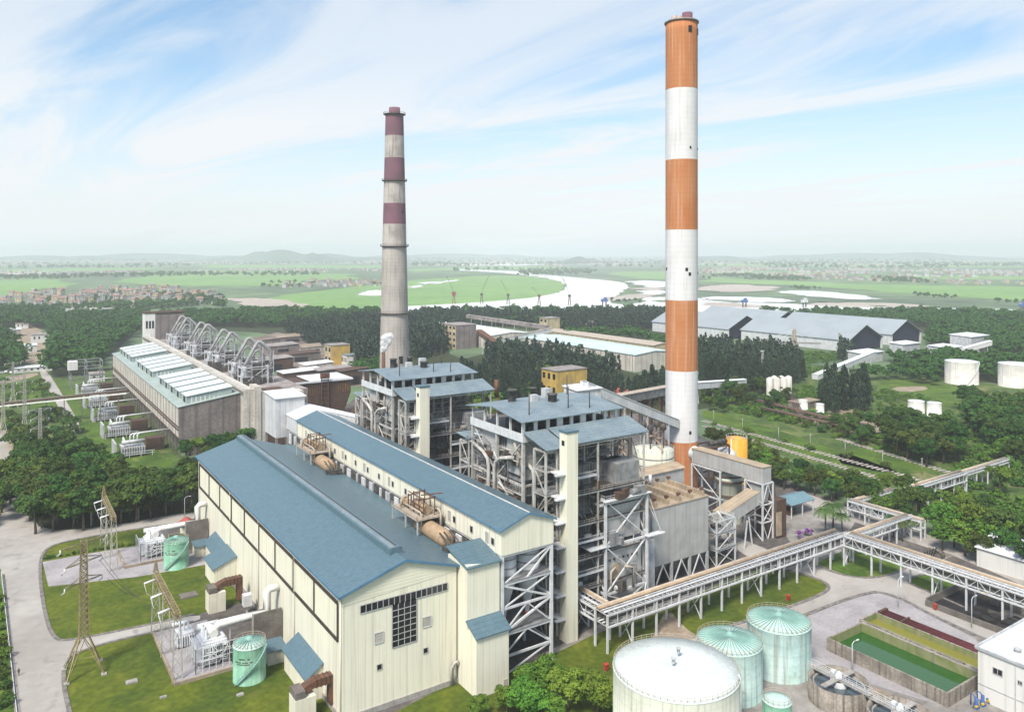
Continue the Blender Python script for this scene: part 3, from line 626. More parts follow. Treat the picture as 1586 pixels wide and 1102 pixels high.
# deaerator bay roof between hall and gallery, with the two tan feedwater tanks on their platforms
dea = MB(); dea.box(87.8, 96.6, 158.6, 287, 23.3, 23.7); dea.build('deaerator_deck', M['dark steel'], bay)
b = MB(); b.box(96.3, 96.6, 160, 300, 0, 27.5); b.build('back_wall', M['machinery grey'], bay)
for i in range(24): c = MB(); yy = 160 + i * 5.9; c.box(95.9, 96.28, yy, yy + (2.6 if i % 3 else .9), 23.7, 27.6); c.build('wall_panel', M['white steel' if i % 2 else 'light grey steel'], bay)
for idx, yy in enumerate((166.0, 244.0)):
    t = thing('deaerator', ('tan feedwater tank under a rusty pipework platform, %s the roof valley' % ('near end of' if idx == 0 else 'far end of')), 'pressure tank', (92, yy, 23.7))
    t.location.z += 1.1
    b = MB(); b.tube([(92.4, yy - .6, 26.3), (92.4, yy, 26.3), (92.4, yy + .6, 26.3), (92.4, yy + 14.4, 26.3), (92.4, yy + 15.2, 26.3)], [1.0, 1.7, 2.05, 2.05, 1.2], 20); tk = b.build('storage_tank', M['tan insulation'], t)
    b = MB()
    for q in (yy + 2.5, yy + 11): b.box(90.6, 94.2, q - .3, q + .3, 23.7, 24.9)
    b.build('saddle', M['rust brown'], t)
    b = MB(); b.box(88.6, 96, yy + 9, yy + 24, 28.9, 29.15); pf = b.build('platform', M['beige pipe'], t)
    for q in (yy + 9.3, yy + 16, yy + 23.7):
        for x in (88.9, 95.7): c = MB(); c.box(x - .15, x + .15, q - .15, q + .15, 23.7, 28.9); c.build('leg', M['light grey steel'], t)
    b = MB()
    for h in (.6, 1.1): b.beam((88.6, yy + 9, 29.1 + h), (96, yy + 9, 29.1 + h), .09); b.beam((88.6, yy + 9, 29.1 + h), (88.6, yy + 24, 29.1 + h), .09)
    for q in range(11): b.beam((88.6, yy + 9 + q * 1.5, 29.1), (88.6, yy + 9 + q * 1.5, 30.2), .09)
    for q in range(6): b.beam((88.6 + q * 1.5, yy + 9, 29.1), (88.6 + q * 1.5, yy + 9, 30.2), .09)
    b.build('handrail', M['beige pipe'], pf)
    b = MB(); b.tube([(92.6, yy + 11, 30.6), (92.6, yy + 18, 30.6)], 1.15, 16); b.build('deaerator_head', M['tan insulation'], t)
    b = MB()
    for q, hh in ((yy + 10.5, 34), (yy + 13, 33.2), (yy + 16, 34.4), (yy + 19, 33)):
        b.beam((91.2, q, 29.1), (91.2, q, hh), .22); b.beam((94.4, q, 29.1), (94.4, q, hh), .22); b.beam((91.0, q, hh - .4), (94.6, q, hh - .4), .22)
    b.beam((91.2, yy + 10.5, 33.6), (91.2, yy + 19, 33.6), .2); b.beam((94.4, yy + 10.5, 33.6), (94.4, yy + 19, 33.6), .2); b.beam((91.2, yy + 10.5, 31.5), (91.2, yy + 19, 31.5), .15)
    b.beam((91, yy + 11.5, 34.5), (96.2, yy + 9.5, 34.7), .25)
    b.build('pipe_frame', M['rust brown'], t)
    b = MB()
    for (xx, a, c, r) in ((90.3, yy + 10, yy + 22, .22), (95.3, yy + 9, yy + 22, .28)): b.tube([(xx, a, 24.2), (xx, a, 30), (xx, a + .6, 30.5), (xx, c, 30.5), (xx, c, 29)], r, 8)
    b.tube([(89.6, yy + 20, 29.2), (89.6, yy + 20, 31.4), (90.4, yy + 20.5, 31.8), (93, yy + 21, 31.8), (93, yy + 21, 29.2)], .25, 8)
    b.build('pipe', M['beige pipe'], t)
    for q in (yy + 20.5, yy + 22.5): b = MB(); b.lathe(91.5, q, [(.5, 29.2), (.6, 29.4), (.6, 31), (.35, 31.5)], 12); b.build('valve', M['tan insulation'], t)
    b = MB()
    for q in (90.4, 91.6, 93.2): b.tube([(q, yy + .5, 28.3), (q, yy - 3.5, 27.3), (q, yy - 3.6, 24)], .2, 8)
    b.box(89.6, 94.6, yy - 4.2, yy - 2.2, 24.6, 26.3); b.build('pipe_manifold', M['machinery grey'], t)
# ---------------------------------------------------------------- boilers
def clutter(par, x0, x1, y0, y1, zs, n, rr, name='equipment'):
    """machines standing on the floors of a steel frame: drums, fans, ducts, cabinets, each a part"""
    for _ in range(n):
        z = rr.choice(zs) + .45; x = rr.uniform(x0, x1); y = rr.uniform(y0, y1); k = rr.random(); b = MB()
        if k < .4: b.cbox(x, y, z, rr.uniform(1, 3.4), rr.uniform(1, 2.6), rr.uniform(.8, 3.2), rr.choice((0, .0, .4))); b.build('cabinet', M[rr.choice(('machinery grey', 'machinery grey', 'dark rust', 'mid grey steel'))], par)
        elif k < .6: b.tube([(x, y, z + .9), (x + rr.uniform(1.5, 4), y + rr.uniform(-.5, .5), z + .9)], rr.uniform(.4, .9), 10); b.build('drum', M[rr.choice(('mid grey steel', 'light grey steel', 'machinery grey'))], par)
        else: b.tube([(x, y, z), (x, y, z + rr.uniform(2, 6)), (x + rr.uniform(-3, 3), y + .3, z + 6.2)], rr.uniform(.12, .32), 7); b.build('pipe', M[rr.choice(('white steel', 'beige pipe', 'mid grey steel', 'mid grey steel'))], par)
_frame = frame
def boiler(y0, lab, seed, rf, lift_lab):
    rr = random.Random(seed); x0, x1, y1 = 116.0, 148.0, y0 + 25.5
    t = thing('boiler_house', lab, 'boiler', (132, y0, 0))
    zs = [8, 15, 22, 29, 36, 43, 48]
    frame(t, [x0, 132, x1], [y0, y0 + 12.7, y1], 0, [13, 25, 36, 48], mt='weathered steel', cw=.72, bw=.44, brace=[('x', y0, ['/', '\\']), ('y', x0, ['/', '\\']), ('y', x1, ['/', '\\'])], slabs=[25])
    frame(t, [x0 + .9, x1 - .6], [y0 + 1.2, y1 - 1], 13, [18, 22, 29, 33, 40, 43], mt='weathered steel', cw=.3, bw=.28, slabs=[18, 29, 40], rails=[18, 22, 29, 33, 40, 43])
    b = MB(); b.box(118.2, 147, y0 + 2.6, y1 - 2, 13, 47); fb = b.build('furnace', M['furnace casing'], t)
    for (xa, xb, za, zb) in ((117, 123, 37, 47), (126, 131, 14, 24), (138, 147, 26, 36), (117, 121, 20, 27)): q = MB(); q.box(xa, xb, y0 + 1.2, y0 + 2.6, za, zb); q.build('panel', M['grey cladding'], t)
    for (ya, yb, za, zb) in ((y0 + 3, y0 + 9, 38, 47), (y0 + 14, y0 + 22, 40, 47), (y0 + 15, y0 + 20, 14, 24), (y0 + 4, y0 + 8, 20, 30)): q = MB(); q.box(116.9, 118.2, ya, yb, za, zb); q.build('panel', M['grey cladding'], t)
    b = MB()
    for i in range(26): x = 119.4 + i * 1.05; b.tube([(x, y0 + 2.4, 14), (x, y0 + 2.4, 46)], .26, 6)
    for i in range(18): y = y0 + 4.5 + i * 1.05; b.tube([(118.0, y, 14), (118.0, y, 46)], .26, 6)
    for z in (18, 22.5, 27, 31.5, 36, 40.5): b.box(117.6, 147.4, y0 + 1.9, y0 + 2.2, z, z + .8); b.box(117.5, 117.8, y0 + 2.2, y1 - 2, z, z + .8)
    b.build('wall_tubes', M['mid grey steel'], fb)
    b = MB()
    for (x, ya, s) in ((115.0, y0 + 15.5, 1), (115.0, y0 + 12.5, -1), (118.6, y0 - 1.2, 1)):
        b.tube([(x, ya + s * 9, 43), (x, ya + s * 3, 41.5), (x, ya + s * .6, 40), (x, ya, 38), (x, ya, 19), (x, ya + s * .5, 16.5), (x, ya + s * 3, 14)], .5, 10)
    b.build('riser_pipe', M['weathered steel'], t)
    for k in range(64):
        b = MB(); z = rr.uniform(8, 46); r = rr.choice((.09, .12, .18, .25)); f = rr.random()
        if f < .5: y = rr.uniform(y0, y1); x = x0 + rr.uniform(-1.2, 1.6); L = rr.uniform(4, 14); b.tube([(x, y, z), (x, min(y + L, y1 + 2), z), (x, min(y + L, y1 + 2) + .4, z - rr.uniform(2, 8))], r, 6)
        elif f < .75: x = rr.uniform(x0, x1); L = rr.uniform(4, 16); b.tube([(x, y0 - 1, z), (min(x + L, x1), y0 - 1, z), (min(x + L, x1), y0 - .6, z - rr.uniform(2, 9))], r, 6)
        else: x = x0 + rr.uniform(-1, 1); y = rr.uniform(y0, y1); b.tube([(x, y, max(5, z - 20)), (x, y, z)], r, 6)
        b.build('pipe_run', M[rr.choice(('weathered steel', 'weathered steel', 'beige pipe', 'mid grey steel'))], t)
    # top gallery and roofs
    b = MB(); z = 47.6
    b.box(x0 - .6, x1 + .6, y0 - .7, y0 - .45, z, z + 2.2); b.box(x0 - .6, x0 - .35, y0 - .45, y1 + .5, z, z + 2.2); b.box(x1 + .35, x1 + .6, y0 - .45, y1 + .5, z, z + 2.2)
    b.build('gallery_parapet', M['white steel'], t)
    b = MB(); b.box(x0, x1, y0, y1, 48.4, 48.55); b.build('floor', M['mid grey steel'], t)
    for x in [x0, 120, 124, 128, 132, 136, 140, 144, x1]:
        b = MB(); w = .5 if x not in (128, 136) else .95; b.box(x - w, x + w, y0 - .2, y0 + .2, 48.5, 53.0 if w < .9 else 53.0); b.build('post', M['white steel'], t)
    for y in (y0 + 6, y0 + 12.5, y0 + 19, y1):
        for x in (x0, x1): b = MB(); b.box(x - .25, x + .25, y - .25, y + .25, 48.5, 53.2); b.build('post', M['white steel'], t)
    b = MB()
    for _ in range(16): b.cbox(rr.uniform(x0 + 3, x1 - 3), rr.uniform(y0 + 1.5, y1 - 3), 48.55, rr.uniform(1, 4), rr.uniform(1, 3), rr.uniform(1, 3.2))
    b.tube([(x0 + 2, y0 + 8, 50), (x1 - 2, y0 + 8, 50)], .9, 12); b.build('steam_drum', M['machinery grey'], t)
    ym = y0 + 12.7; b = MB(); b.slab([(x0 - 1.6, y0 - 1.6, 53.2), (x1 + 1.6, y0 - 1.6, 53.2), (x1 + 1.6, ym, 55.1), (x0 - 1.6, ym, 55.1)], .25)
    b.slab([(x0 - 1.6, ym, 55.1), (x1 + 1.6, ym, 55.1), (x1 + 1.6, y1 + 1.6, 53.2), (x0 - 1.6, y1 + 1.6, 53.2)], .25); b.build('roof', M[rf], t)
    for (x, y, r, h) in ((130, ym + 2.5, .9, 3), (133.5, ym - 2, 1.3, 1.6), (125, ym + 6, 1.2, 2.4)): b = MB(); b.lathe(x, y, [(r, 53.5), (r, 55 + h), (r * 1.15, 55 + h), (r * 1.15, 55.4 + h)], 14); b.build('roof_vent', M['machinery grey'], t)
    for q in ((128.5, ym + .3, 54.4, 2.2, 1.8, 2.4), (136.5, ym + 5, 54, 2.4, 2, 3.2)): b = MB(); b.cbox(*q); b.build('roof_hatch', M['light grey steel'], t)
    for (x, y, h) in ((120, y0 + 3, 5.5), (134, y0 + 4, 6), (146, y0 + 20, 6), (140, y0 + 2, 4.5)): b = MB(); b.tube([(x, y, 53.5), (x, y, 54 + h)], .16, 6); b.build('lightning_rod', M['dark steel'], t)
    # lower front bay with its two canopy roofs
    frame(t, [x0, 119.6, 123.6], [y0 - 10, y0 - 5], 0, [6, 12, 18, 24, 30, 36, 42, 47], mt='weathered steel', cw=.5, bw=.36, brace=[('y', x0, ['/', '\\'])], slabs=[12, 24, 36], rails=[6, 12, 18, 24, 30, 36, 42])
    frame(t, [124.6, 134, 150.5], [y0 - 8.8, y0 - 3], 0, [9, 17, 26, 34, 47], mt='weathered steel', cw=.42, bw=.34, brace=[('y', 150.5, ['/', '\\'])], slabs=[9, 17, 26, 34], rails=[9, 17, 26, 34], slabmat='dark steel')
    for z, xa, xb in ((38.5, 124.6, 133), (21.5, 126, 142), (30, 134, 150), (13, 124.6, 136)):
        q = MB(); q.box(xa, xb, y0 - 9.4, y0 - 6, z, z + .3); q.build('platform', M['mid grey steel'], t); q = MB(); q.box(xa, xb, y0 - 9.5, y0 - 9.4, z - .1, z + .5); q.beam((xa, y0 - 9.4, z + 1.3), (xb, y0 - 9.4, z + 1.3), .1); q.build('handrail', M['white steel'], t)
    b = MB(); b.slab([(x0 - .6, y0 - 11, 47.8), (122.6, y0 - 11, 47.8), (122.6, y0 - .8, 50.4), (x0 - .6, y0 - .8, 50.4)], .25); b.build('canopy_roof', M['blue roofing' if rf == 'blue roofing' else rf], t)
    b = MB(); b.slab([(123.4, y0 - 9.4, 47.8), (152, y0 - 9.4, 47.8), (152, y0 - .8, 50.6), (123.4, y0 - .8, 50.6)], .25); b.build('canopy_roof', M['blue roofing' if rf == 'blue roofing' else rf], t)
    clutter(t, 125, 148, y0 - 8.5, y0 - 3, [0, 9, 17, 21.3, 26, 30, 34], 60, rr)
    clutter(t, 117, 146, y0 - .5, y0 + 2.5, zs[:-1], 34, rr); clutter(t, x0 - .5, x0 + 2.5, y0 + 2, y1 - 2, [13, 18, 22, 25, 29, 33, 36, 40], 46, rr)
    b = MB(); b.box(125, 147, y0 - 3.6, y0 - 1, 8, 40); b.build('air_duct', M['furnace casing'], t)
    b = MB()
    for k in range(12): b.box(125.4 + k * 1.9, 125.8 + k * 1.9, y0 - 3.85, y0 - 3.6, 8, 40)
    for z in (12, 20, 28, 36): b.box(124.9, 147.1, y0 - 3.95, y0 - 3.62, z, z + .4)
    b.build('duct_rib', M['mid grey steel'], t)
    b = MB(); b.box(141, 149, y0 - 8.5, y0 - 2, 33, 40); b.build('fan_house', M['mid grey steel'], t)
    # left side stair frame beyond the furnace
    frame(t, [x0 - .2, 121], [y1 + 2, y1 + 7], 0, [6, 12, 18, 24, 30, 36, 42], mt='weathered steel', cw=.4, bw=.3, brace=[('y', x0 - .2, ['/', '\\'])], rails=[12, 24, 36])
    b = MB(); b.slab([(x0 - 1, y1 + 1, 43.4), (122, y1 + 1, 43.4), (122, y1 + 8, 44), (x0 - 1, y1 + 8, 44)], .2); b.build('canopy_roof', M[rf], t)
    # lift shaft
    s = thing('lift_shaft', lift_lab, 'lift tower', (120.8, y0 - 14, 0))
    b = MB(); b.box(119.1, 122.6, y0 - 14.6, y0 - 11.6, 0, 52.2); sh = b.build('shaft', M['cream siding'], s)
    b = MB(); b.box(118.9, 122.8, y0 - 14.8, y0 - 11.4, 52.2, 52.7); b.build('roof', M['blue roofing'], s)
    b = MB(); b.box(118.98, 119.14, y0 - 13.6, y0 - 12.6, 49, 50.2); b.build('vent', M['dark interior'], sh)
    for z in (6, 12, 18, 24, 30, 36, 42): b = MB(); b.box(116.2, 119.1, y0 - 14.2, y0 - 13.2, z - .25, z + .1); b.box(117.4, 119.6, y0 - 13.2, y0 - 10, z - .25, z + .1); b.build('landing', M['white steel'], s)
boiler(168.0, 'near boiler in white steel framing under grey blue roof, behind the tall lift shaft', 3, 'grey blue roofing', 'tall cream lift shaft with a small vent, standing in front of the near boiler')
boiler(247.5, 'far boiler in white steel framing under grey roof, before the old chimney', 4, 'grey blue roofing', 'shorter looking cream lift shaft standing in front of the far boiler')

# steel braced tower with grey duct, between near boiler and precipitator
t = thing('duct_tower', 'open white steel tower with large cross braces around a grey duct, left of the precipitator', 'steel tower', (143, 158, 0))
frame(t, [135.6, 150.5], [158, 167], 0, [6.5, 19.2, 31.3], cw=.62, bw=.46, brace=[('x', 158, ['x']), ('y', 150.5, ['x']), ('y', 135.6, ['x'])], rails=[31.3])
b = MB(); b.box(137, 149.4, 159.2, 168, 4, 17.6); b.box(137.4, 149.2, 159.4, 168, 19.8, 29); b.build('duct', M['grey cladding'], t)
b = MB(); b.box(139, 141.6, 159.0, 159.25, 7.6, 13.5); b.build('rusty_panel', M['tan roof'], t)
for i in range(7): b = MB(); b.cbox(138 + i * 1.6, 159.0, 14.6, .5, .3, .5); b.build('inspection_port', M['dark steel'], t)
for q in ((134.6, 151.5, 157, 158, 31.2, 31.4), (149.5, 156, 156.4, 158.4, 19.4, 19.6), (130, 135.6, 157.4, 162, 19.2, 19.4)): b = MB(); b.box(*q); b.build('walkway', M['white steel'], t)
b = MB()
for (p, q) in (((150.8, 158.2, 31.4), (155, 157.4, 20.2)), ((151, 160, 30), (155.6, 157.8, 20)), ((150.5, 158, 19.6), (156, 156.6, 19.7))): b.beam(p, q, .2)
b.build('stay', M['white steel'], t)
clutter(t, 137, 149, 157.2, 158.8, [0, 6.2, 19, 31], 18, random.Random(8))
b = MB(); b.box(151.4, 156.4, 161, 168, 0, 16); b.build('duct', M['light grey steel'], t)

# precipitator
e = thing('precipitator', 'big blank grey precipitator box with ridged top, before the orange chimney base', 'precipitator', (169, 163, 0))
EX0, EX1, EY0, EY1 = 157.5, 180.6, 163.0, 180.0
b = MB(); b.box(EX0, EX1, EY0, EY1, 7.1, 23.6); cs = b.build('casing', M['grey cladding'], e)
b = MB(); b.box(EX0 - .2, EX1 + .2, EY0 - .2, EY1 + .2, 23.6, 23.9); b.build('top_deck', M['tan roof'], e)
for i in range(5):
    x = EX0 + 1.6 + i * 4.9; b = MB(); b.box(x, x + .8, EY0 + .6, EY1 - .5, 23.9, 25.2); rg = b.build('roof_girder', M['tan roof'], e)
    b = MB()
    for q in (0, 3): c = MB(); c.cbox(x + .55, EY0 + 1.6 + q * 4.6, 25.5, 1.0, .9, .7); c.build('insulator_box', M['rust brown'], rg)
b = MB(); b.tube([(161, 178, 25), (161, 178, 29)], .5, 8); b.tube([(171, 178, 25), (171, 178, 28)], .5, 8); b.build('vent_pipe', M['white steel'], e)
b = MB()
for i in range(3):
    for j in range(2):
        xa = EX0 + .4 + i * 7.5; ya = EY0 + .4 + j * 8.2; xb, yb = xa + 7.2, ya + 7.8; xm, ym = (xa + xb) / 2, (ya + yb) / 2
        b = MB(); b.add([(xa, ya, 7.1), (xb, ya, 7.1), (xb, yb, 7.1), (xa, yb, 7.1), (xm - .5, ym - .5, 1.6), (xm + .5, ym - .5, 1.6), (xm + .5, ym + .5, 1.6), (xm - .5, ym + .5, 1.6)], [(0, 4, 5, 1), (1, 5, 6, 2), (2, 6, 7, 3), (3, 7, 4, 0), (4, 7, 6, 5)]); b.build('hopper', M['mid grey steel'], e)
for i in range(4):
    for y in (EY0 + .3, EY1 - .3): x = EX0 + .3 + i * 7.5; c = MB(); c.box(x - .35, x + .35, y - .35, y + .35, 0, 7.1); c.build('leg', M['light grey steel'], e)
for i in range(3): x = EX0 + .3 + i * 7.5; c = MB(); c.beam((x, EY0 - .1, 0), (x + 3.75, EY0 - .1, 7), .3); c.beam((x + 7.5, EY0 - .1, 0), (x + 3.75, EY0 - .1, 7), .3); c.build('brace', M['white steel'], e)
c = MB(); c.box(EX0 - .6, EX0, EY0 + 1, EY0 + 8, 7.5, 22); c.build('side_duct', M['light grey steel'], e)
# flue gas duct with tan roof behind the precipitator
t = thing('flue_duct', 'long grey flue duct with a tan ribbed roof behind the precipitator', 'duct', (176, 184, 0))
b = MB(); b.box(163, 190, 182, 189, 17, 26.6); b.build('casing', M['grey cladding'], t)
b = MB(); b.slab([(162.6, 181.6, 26.6), (190.4, 181.6, 26.6), (190.4, 185.5, 27.6), (162.6, 185.5, 27.6)], .25); b.slab([(162.6, 185.5, 27.6), (190.4, 185.5, 27.6), (190.4, 189.4, 26.6), (162.6, 189.4, 26.6)], .25); b.build('roof', M['tan roof'], t)
for x in (164, 173, 182, 189.5):
    for y in (182.4, 188.6): c = MB(); c.box(x - .35, x + .35, y - .35, y + .35, 0, 17); c.build('leg', M['light grey steel'], t)
# dust silos
for (px, d, r, h, lab) in ((1012, 268, 7.0, 29.5, 'wide white dust silo with pipework on its top, just left of the orange chimney'), (962, 262, 5.0, 27, 'narrower white dust silo tucked behind the near boiler canopy')):
    x, y = Dp(px, d); t = thing('dust_silo', lab, 'silo', (x, y, 0))
    b = MB(); b.lathe(x, y, [(r, 0), (r, h), (r * .96, h + .5), (.6, h + 1.6)], 32); b.build('shell', M['white tank wall'], t)
    b = MB()
    for z in (h - 2, h - 4.4, h - 7): b.lathe(x, y, [(r + .05, z), (r + .1, z + .1), (r + .1, z + .3), (r + .05, z + .4)], 32, cap=False)
    b.build('hoop', M['mid grey steel'], t)
    b = MB(); rr = random.Random(int(px))
    for k in range(26): a = k * 6.283 / 26; b.beam((x + r * math.cos(a), y + r * math.sin(a), h), (x + r * math.cos(a), y + r * math.sin(a), h + 1.2), .1)
    for k in range(26): a = k * 6.283 / 26; a2 = a + 6.283 / 26; b.beam((x + r * math.cos(a), y + r * math.sin(a), h + 1.15), (x + r * math.cos(a2), y + r * math.sin(a2), h + 1.15), .1)
    b.build('handrail', M['light grey steel'], t)
    for k in range(4):
        a = k * 1.57 + .5; c = MB(); xx, yy = x + r * .5 * math.cos(a), y + r * .5 * math.sin(a)
        c.tube([(xx, yy, h), (xx, yy, h + 7.5)], .22, 6); c.lathe(xx, yy, [(.3, h + 7), (1.1, h + 7.4), (1.1, h + 8.8), (.4, h + 9.4)], 10); c.build('filter_stack', M['dark steel'], t)
    c = MB(); c.tube([(x - r * .3, y - r * .9, 4), (x - r * .3, y - r * .9, h + 3), (x, y, h + 4), (x + r * .7, y, h + 3.4), (x + r * .7, y, h)], .35, 8); c.tube([(x - r * .5, y - r * .3, h + 5.5), (x + r * .6, y + r * .2, h + 5.5)], .3, 8); c.build('pipe', M['tan insulation'], t)

# ---------------------------------------------------------------- chimneys
CHX, CHY = 219.0, 211.0; cd = fx * CHX + fy * CHY
ch = thing('chimney', 'tall straight chimney in clean orange and white bands with two flues on top', 'chimney', (CHX, CHY, 0))
zz = lambda py: H - (py - CY) * cd / F
bands = [(0, 680, 'orange'), (680, 572, 'white'), (572, 464, 'orange'), (464, 356, 'white'), (356, 248.5, 'orange'), (248.5, 140, 'white'), (140, 34, 'orange')]
rC = 24.4 * cd / F
for lo, hi, c in bands:
    z0 = 0 if lo == 0 else zz(lo); b = MB(); n = 6
    b.lathe(CHX, CHY, [(rC * (1.012 - .012 * (z0 + (zz(hi) - z0) * i / n) / 180), z0 + (zz(hi) - z0) * i / n) for i in range(n + 1)], 48, cap=(hi == 34)); b.build('band', M['chimney ' + c], ch, 'orange band' if c == 'orange' else 'white band')
b = MB(); b.lathe(CHX, CHY, [(rC + .05, zz(37)), (rC + .45, zz(37)), (rC + .45, zz(35)), (rC + .05, zz(35))], 48, cap=False); b.build('rim', M['mid grey steel'], ch)
for dx, top in ((-2.0, 26), (2.2, 20.5)):
    b = MB(); x, y = CHX + rx * dx, CHY + ry * dx; b.lathe(x, y, [(1.95, zz(36)), (1.95, zz(top)), (1.6, zz(top)), (1.6, zz(top + 3))], 24, cap=False); b.build('flue', M['chimney red old'] if dx > 0 else M['chimney pale old'], ch)
def hatch(par, cx, cy, r, lat, z, w, h):       # dark opening let into the shaft where the shaft faces the yard
    a = math.asin(max(-1, min(1, lat))); vx = -fx * math.cos(a) + rx * math.sin(a); vy = -fy * math.cos(a) + ry * math.sin(a); ang = math.atan2(vy, vx) + math.pi / 2
    b = MB(); b.cbox(cx + vx * (r - .1), cy + vy * (r - .1), z, w, .5, h, ang); return b.build('hatch', M['dark interior'], par)
for lat, py, w, h in ((.33, 56, 1.4, 2.4), (.93, 57, 1.4, 2.4), (.35, 233, .7, .9), (.1, 419, 1.0, 1.2), (.3, 426, 1.0, 1.2), (.95, 424, .8, 1.0), (-.98, 418, .8, 1), (.33, 667, .9, 1.2), (.6, 700, .8, 1), (.9, 234, .6, .8)): hatch(ch, CHX, CHY, rC, lat, zz(py), w, h)
LX, LY = Dp(611, 553); ld = 553.0; zl = lambda py: H - (py - CY) * ld / F
lc = thing('chimney', 'old tapering concrete chimney with faded maroon bands, streaked with soot', 'chimney', (LX, LY, 0))
rl = lambda z: ((47.5 - (z / zl(167)) * 20.5) if z > 40 else 47.5 - z / zl(167) * 20.5) / 2 * ld / F
def lband(z0, z1, m, n=4): b = MB(); b.lathe(LX, LY, [(rl(z0 + (z1 - z0) * i / n), z0 + (z1 - z0) * i / n) for i in range(n + 1)], 40, cap=False); b.build('band', M[m], lc)
lband(0, zl(381), 'chimney concrete old', 8)
for a, c_, m in ((381, 347, 'chimney pale old'), (347, 315, 'chimney red old'), (315, 280, 'chimney pale old'), (280, 245, 'chimney red old'), (245, 211, 'chimney pale old'), (211, 178, 'chimney red old')): lband(zl(a), zl(c_), m)
b = MB(); z = zl(178); b.lathe(LX, LY, [(rl(z) * .62, z - .5), (rl(z) * .62, zl(167)), (rl(z) * .5, zl(167)), (rl(z) * .5, zl(170))], 32, cap=False); b.build('top', M['chimney red old'], lc)
for py in (177.5, 280, 381, 484):
    z = zl(py); b = MB(); r = rl(z); b.lathe(LX, LY, [(r, z - .8), (r + 1.5, z - .2), (r + 1.5, z + .1), (r, z + .1)], 40, cap=False)
    for k in range(30): a = k * 6.283 / 30; b.beam((LX + (r + 1.4) * math.cos(a), LY + (r + 1.4) * math.sin(a), z), (LX + (r + 1.4) * math.cos(a), LY + (r + 1.4) * math.sin(a), z + 1.3), .15)
    for k in range(30): a = k * 6.283 / 30; a2 = a + .21; b.beam((LX + (r + 1.4) * math.cos(a), LY + (r + 1.4) * math.sin(a), z + 1.2), (LX + (r + 1.4) * math.cos(a2), LY + (r + 1.4) * math.sin(a2), z + 1.2), .12)
    b.build('balcony', M['dark steel'], lc)
for lat, py, w, h in ((.55, 560, 3, 5), (.15, 566, 4, 3), (-.5, 575, 3, 2), (.8, 330, 1, 1.4)): hatch(lc, LX, LY, rl(zl(py)), lat, zl(py), w, h)
# steam pipe with white plume in front of old chimney
x, y = Dp(594, 500); t = thing('steam_stack', 'thin rusty vent stack blowing white steam in front of the old chimney', 'vent stack', (x, y, 0))
b = MB(); b.tube([(x, y, 0), (x, y, H - (545 - CY) * 500 / F)], 1.1, 10); b.build('stack', M['rust brown'], t)
x, y = Dp(769, 300); t = tag(MB().tube([(x, y, 20), (x, y, H - (613 - CY) * 300 / F)], .5, 8).tube([(x, y, H - (613 - CY) * 300 / F), (x, y, H - (588 - CY) * 300 / F)], .95, 10).build('vent_stack', M['rust brown']), 'slim rusty vent stack rising between the two boilers', 'vent stack')

# ---------------------------------------------------------------- desulphurisation plant right of the chimney
t = thing('flue_duct', 'large grey box duct raised on white legs, leading to the orange chimney', 'duct', (219, 188, 0))
b = MB(); b.box(217, 221.6, 172, 204, 19.4, 24.4); b.build('casing', M['grey cladding'], t)
b = MB(); b.box(216.8, 221.8, 171.8, 204.2, 24.4, 24.6); b.build('roof', M['tan roof'], t)
b = MB(); b.add([(217, 172, 19.4), (221.6, 172, 19.4), (221.6, 178, 19.4), (217, 178, 19.4), (218, 173, 12), (221, 173, 12), (221, 176.5, 12), (218, 176.5, 12)], [(0, 4, 5, 1), (1, 5, 6, 2), (2, 6, 7, 3), (3, 7, 4, 0), (4, 7, 6, 5)]); b.build('hopper', M['grey cladding'], t)
b = MB(); b.tube([(219.3, 203.5, 22), (219.3, 207, 22.6)], 2.6, 20); b.build('duct_joint', M['white steel'], t)
frame(t, [216.6, 222], [171.6, 179], 0, [6, 12, 19], cw=.5, bw=.35, brace=[('x', 171.6, ['A', 'x', 'v']), ('y', 216.6, ['/', '\\'])])
frame(t, [216.6, 222], [190, 203.5], 0, [9, 19], cw=.5, bw=.35, brace=[('y', 216.6, ['x', '/'])], colname='leg')
b = MB(); b.box(222.4, 227, 170, 176, 0, 13); b.box(222.6, 229, 176, 183, 0, 16); fn = b.build('fan_casing', M['dark rust'], t)
b = MB(); b.cbox(223.2, 170.1, 1, 2.4, .5, 8); b.build('rusty_panel', M['tan roof'], fn)
t2 = thing('flue_duct', 'short sloping duct with a rusty tan top, below the big box duct', 'duct', (205, 172, 0))
b = MB(); b.slab([(196, 170, 13), (213, 170, 17.5), (213, 175, 17.5), (196, 175, 13)], 4.2); b.build('casing', M['grey cladding'], t2)
b = MB(); b.slab([(195.9, 169.9, 13.15), (213.1, 169.9, 17.65), (213.1, 175.1, 17.65), (195.9, 175.1, 13.15)], .13); b.build('top_plate', M['tan roof'], t2)
for x in (198, 206): c = MB(); c.beam((x, 170.5, 0), (x + 1.5, 170.5, 9), .35); c.beam((x + 4, 170.5, 0), (x + 2.2, 170.5, 10), .35); c.build('leg', M['white steel'], t2)
t = thing('steel_stair_tower', 'small white steel stair tower with cross braces between precipitator and sloping duct', 'steel tower', (191, 166, 0))
frame(t, [186.5, 195], [165, 171], 0, [5, 10, 14], cw=.4, bw=.3, brace=[('x', 165, ['x', '/']), ('y', 186.5, ['/', '\\'])], slabs=[5, 10], rails=[5, 10, 14])
clutter(t, 187, 194, 165.5, 170, [0, 5, 10], 12, random.Random(21))
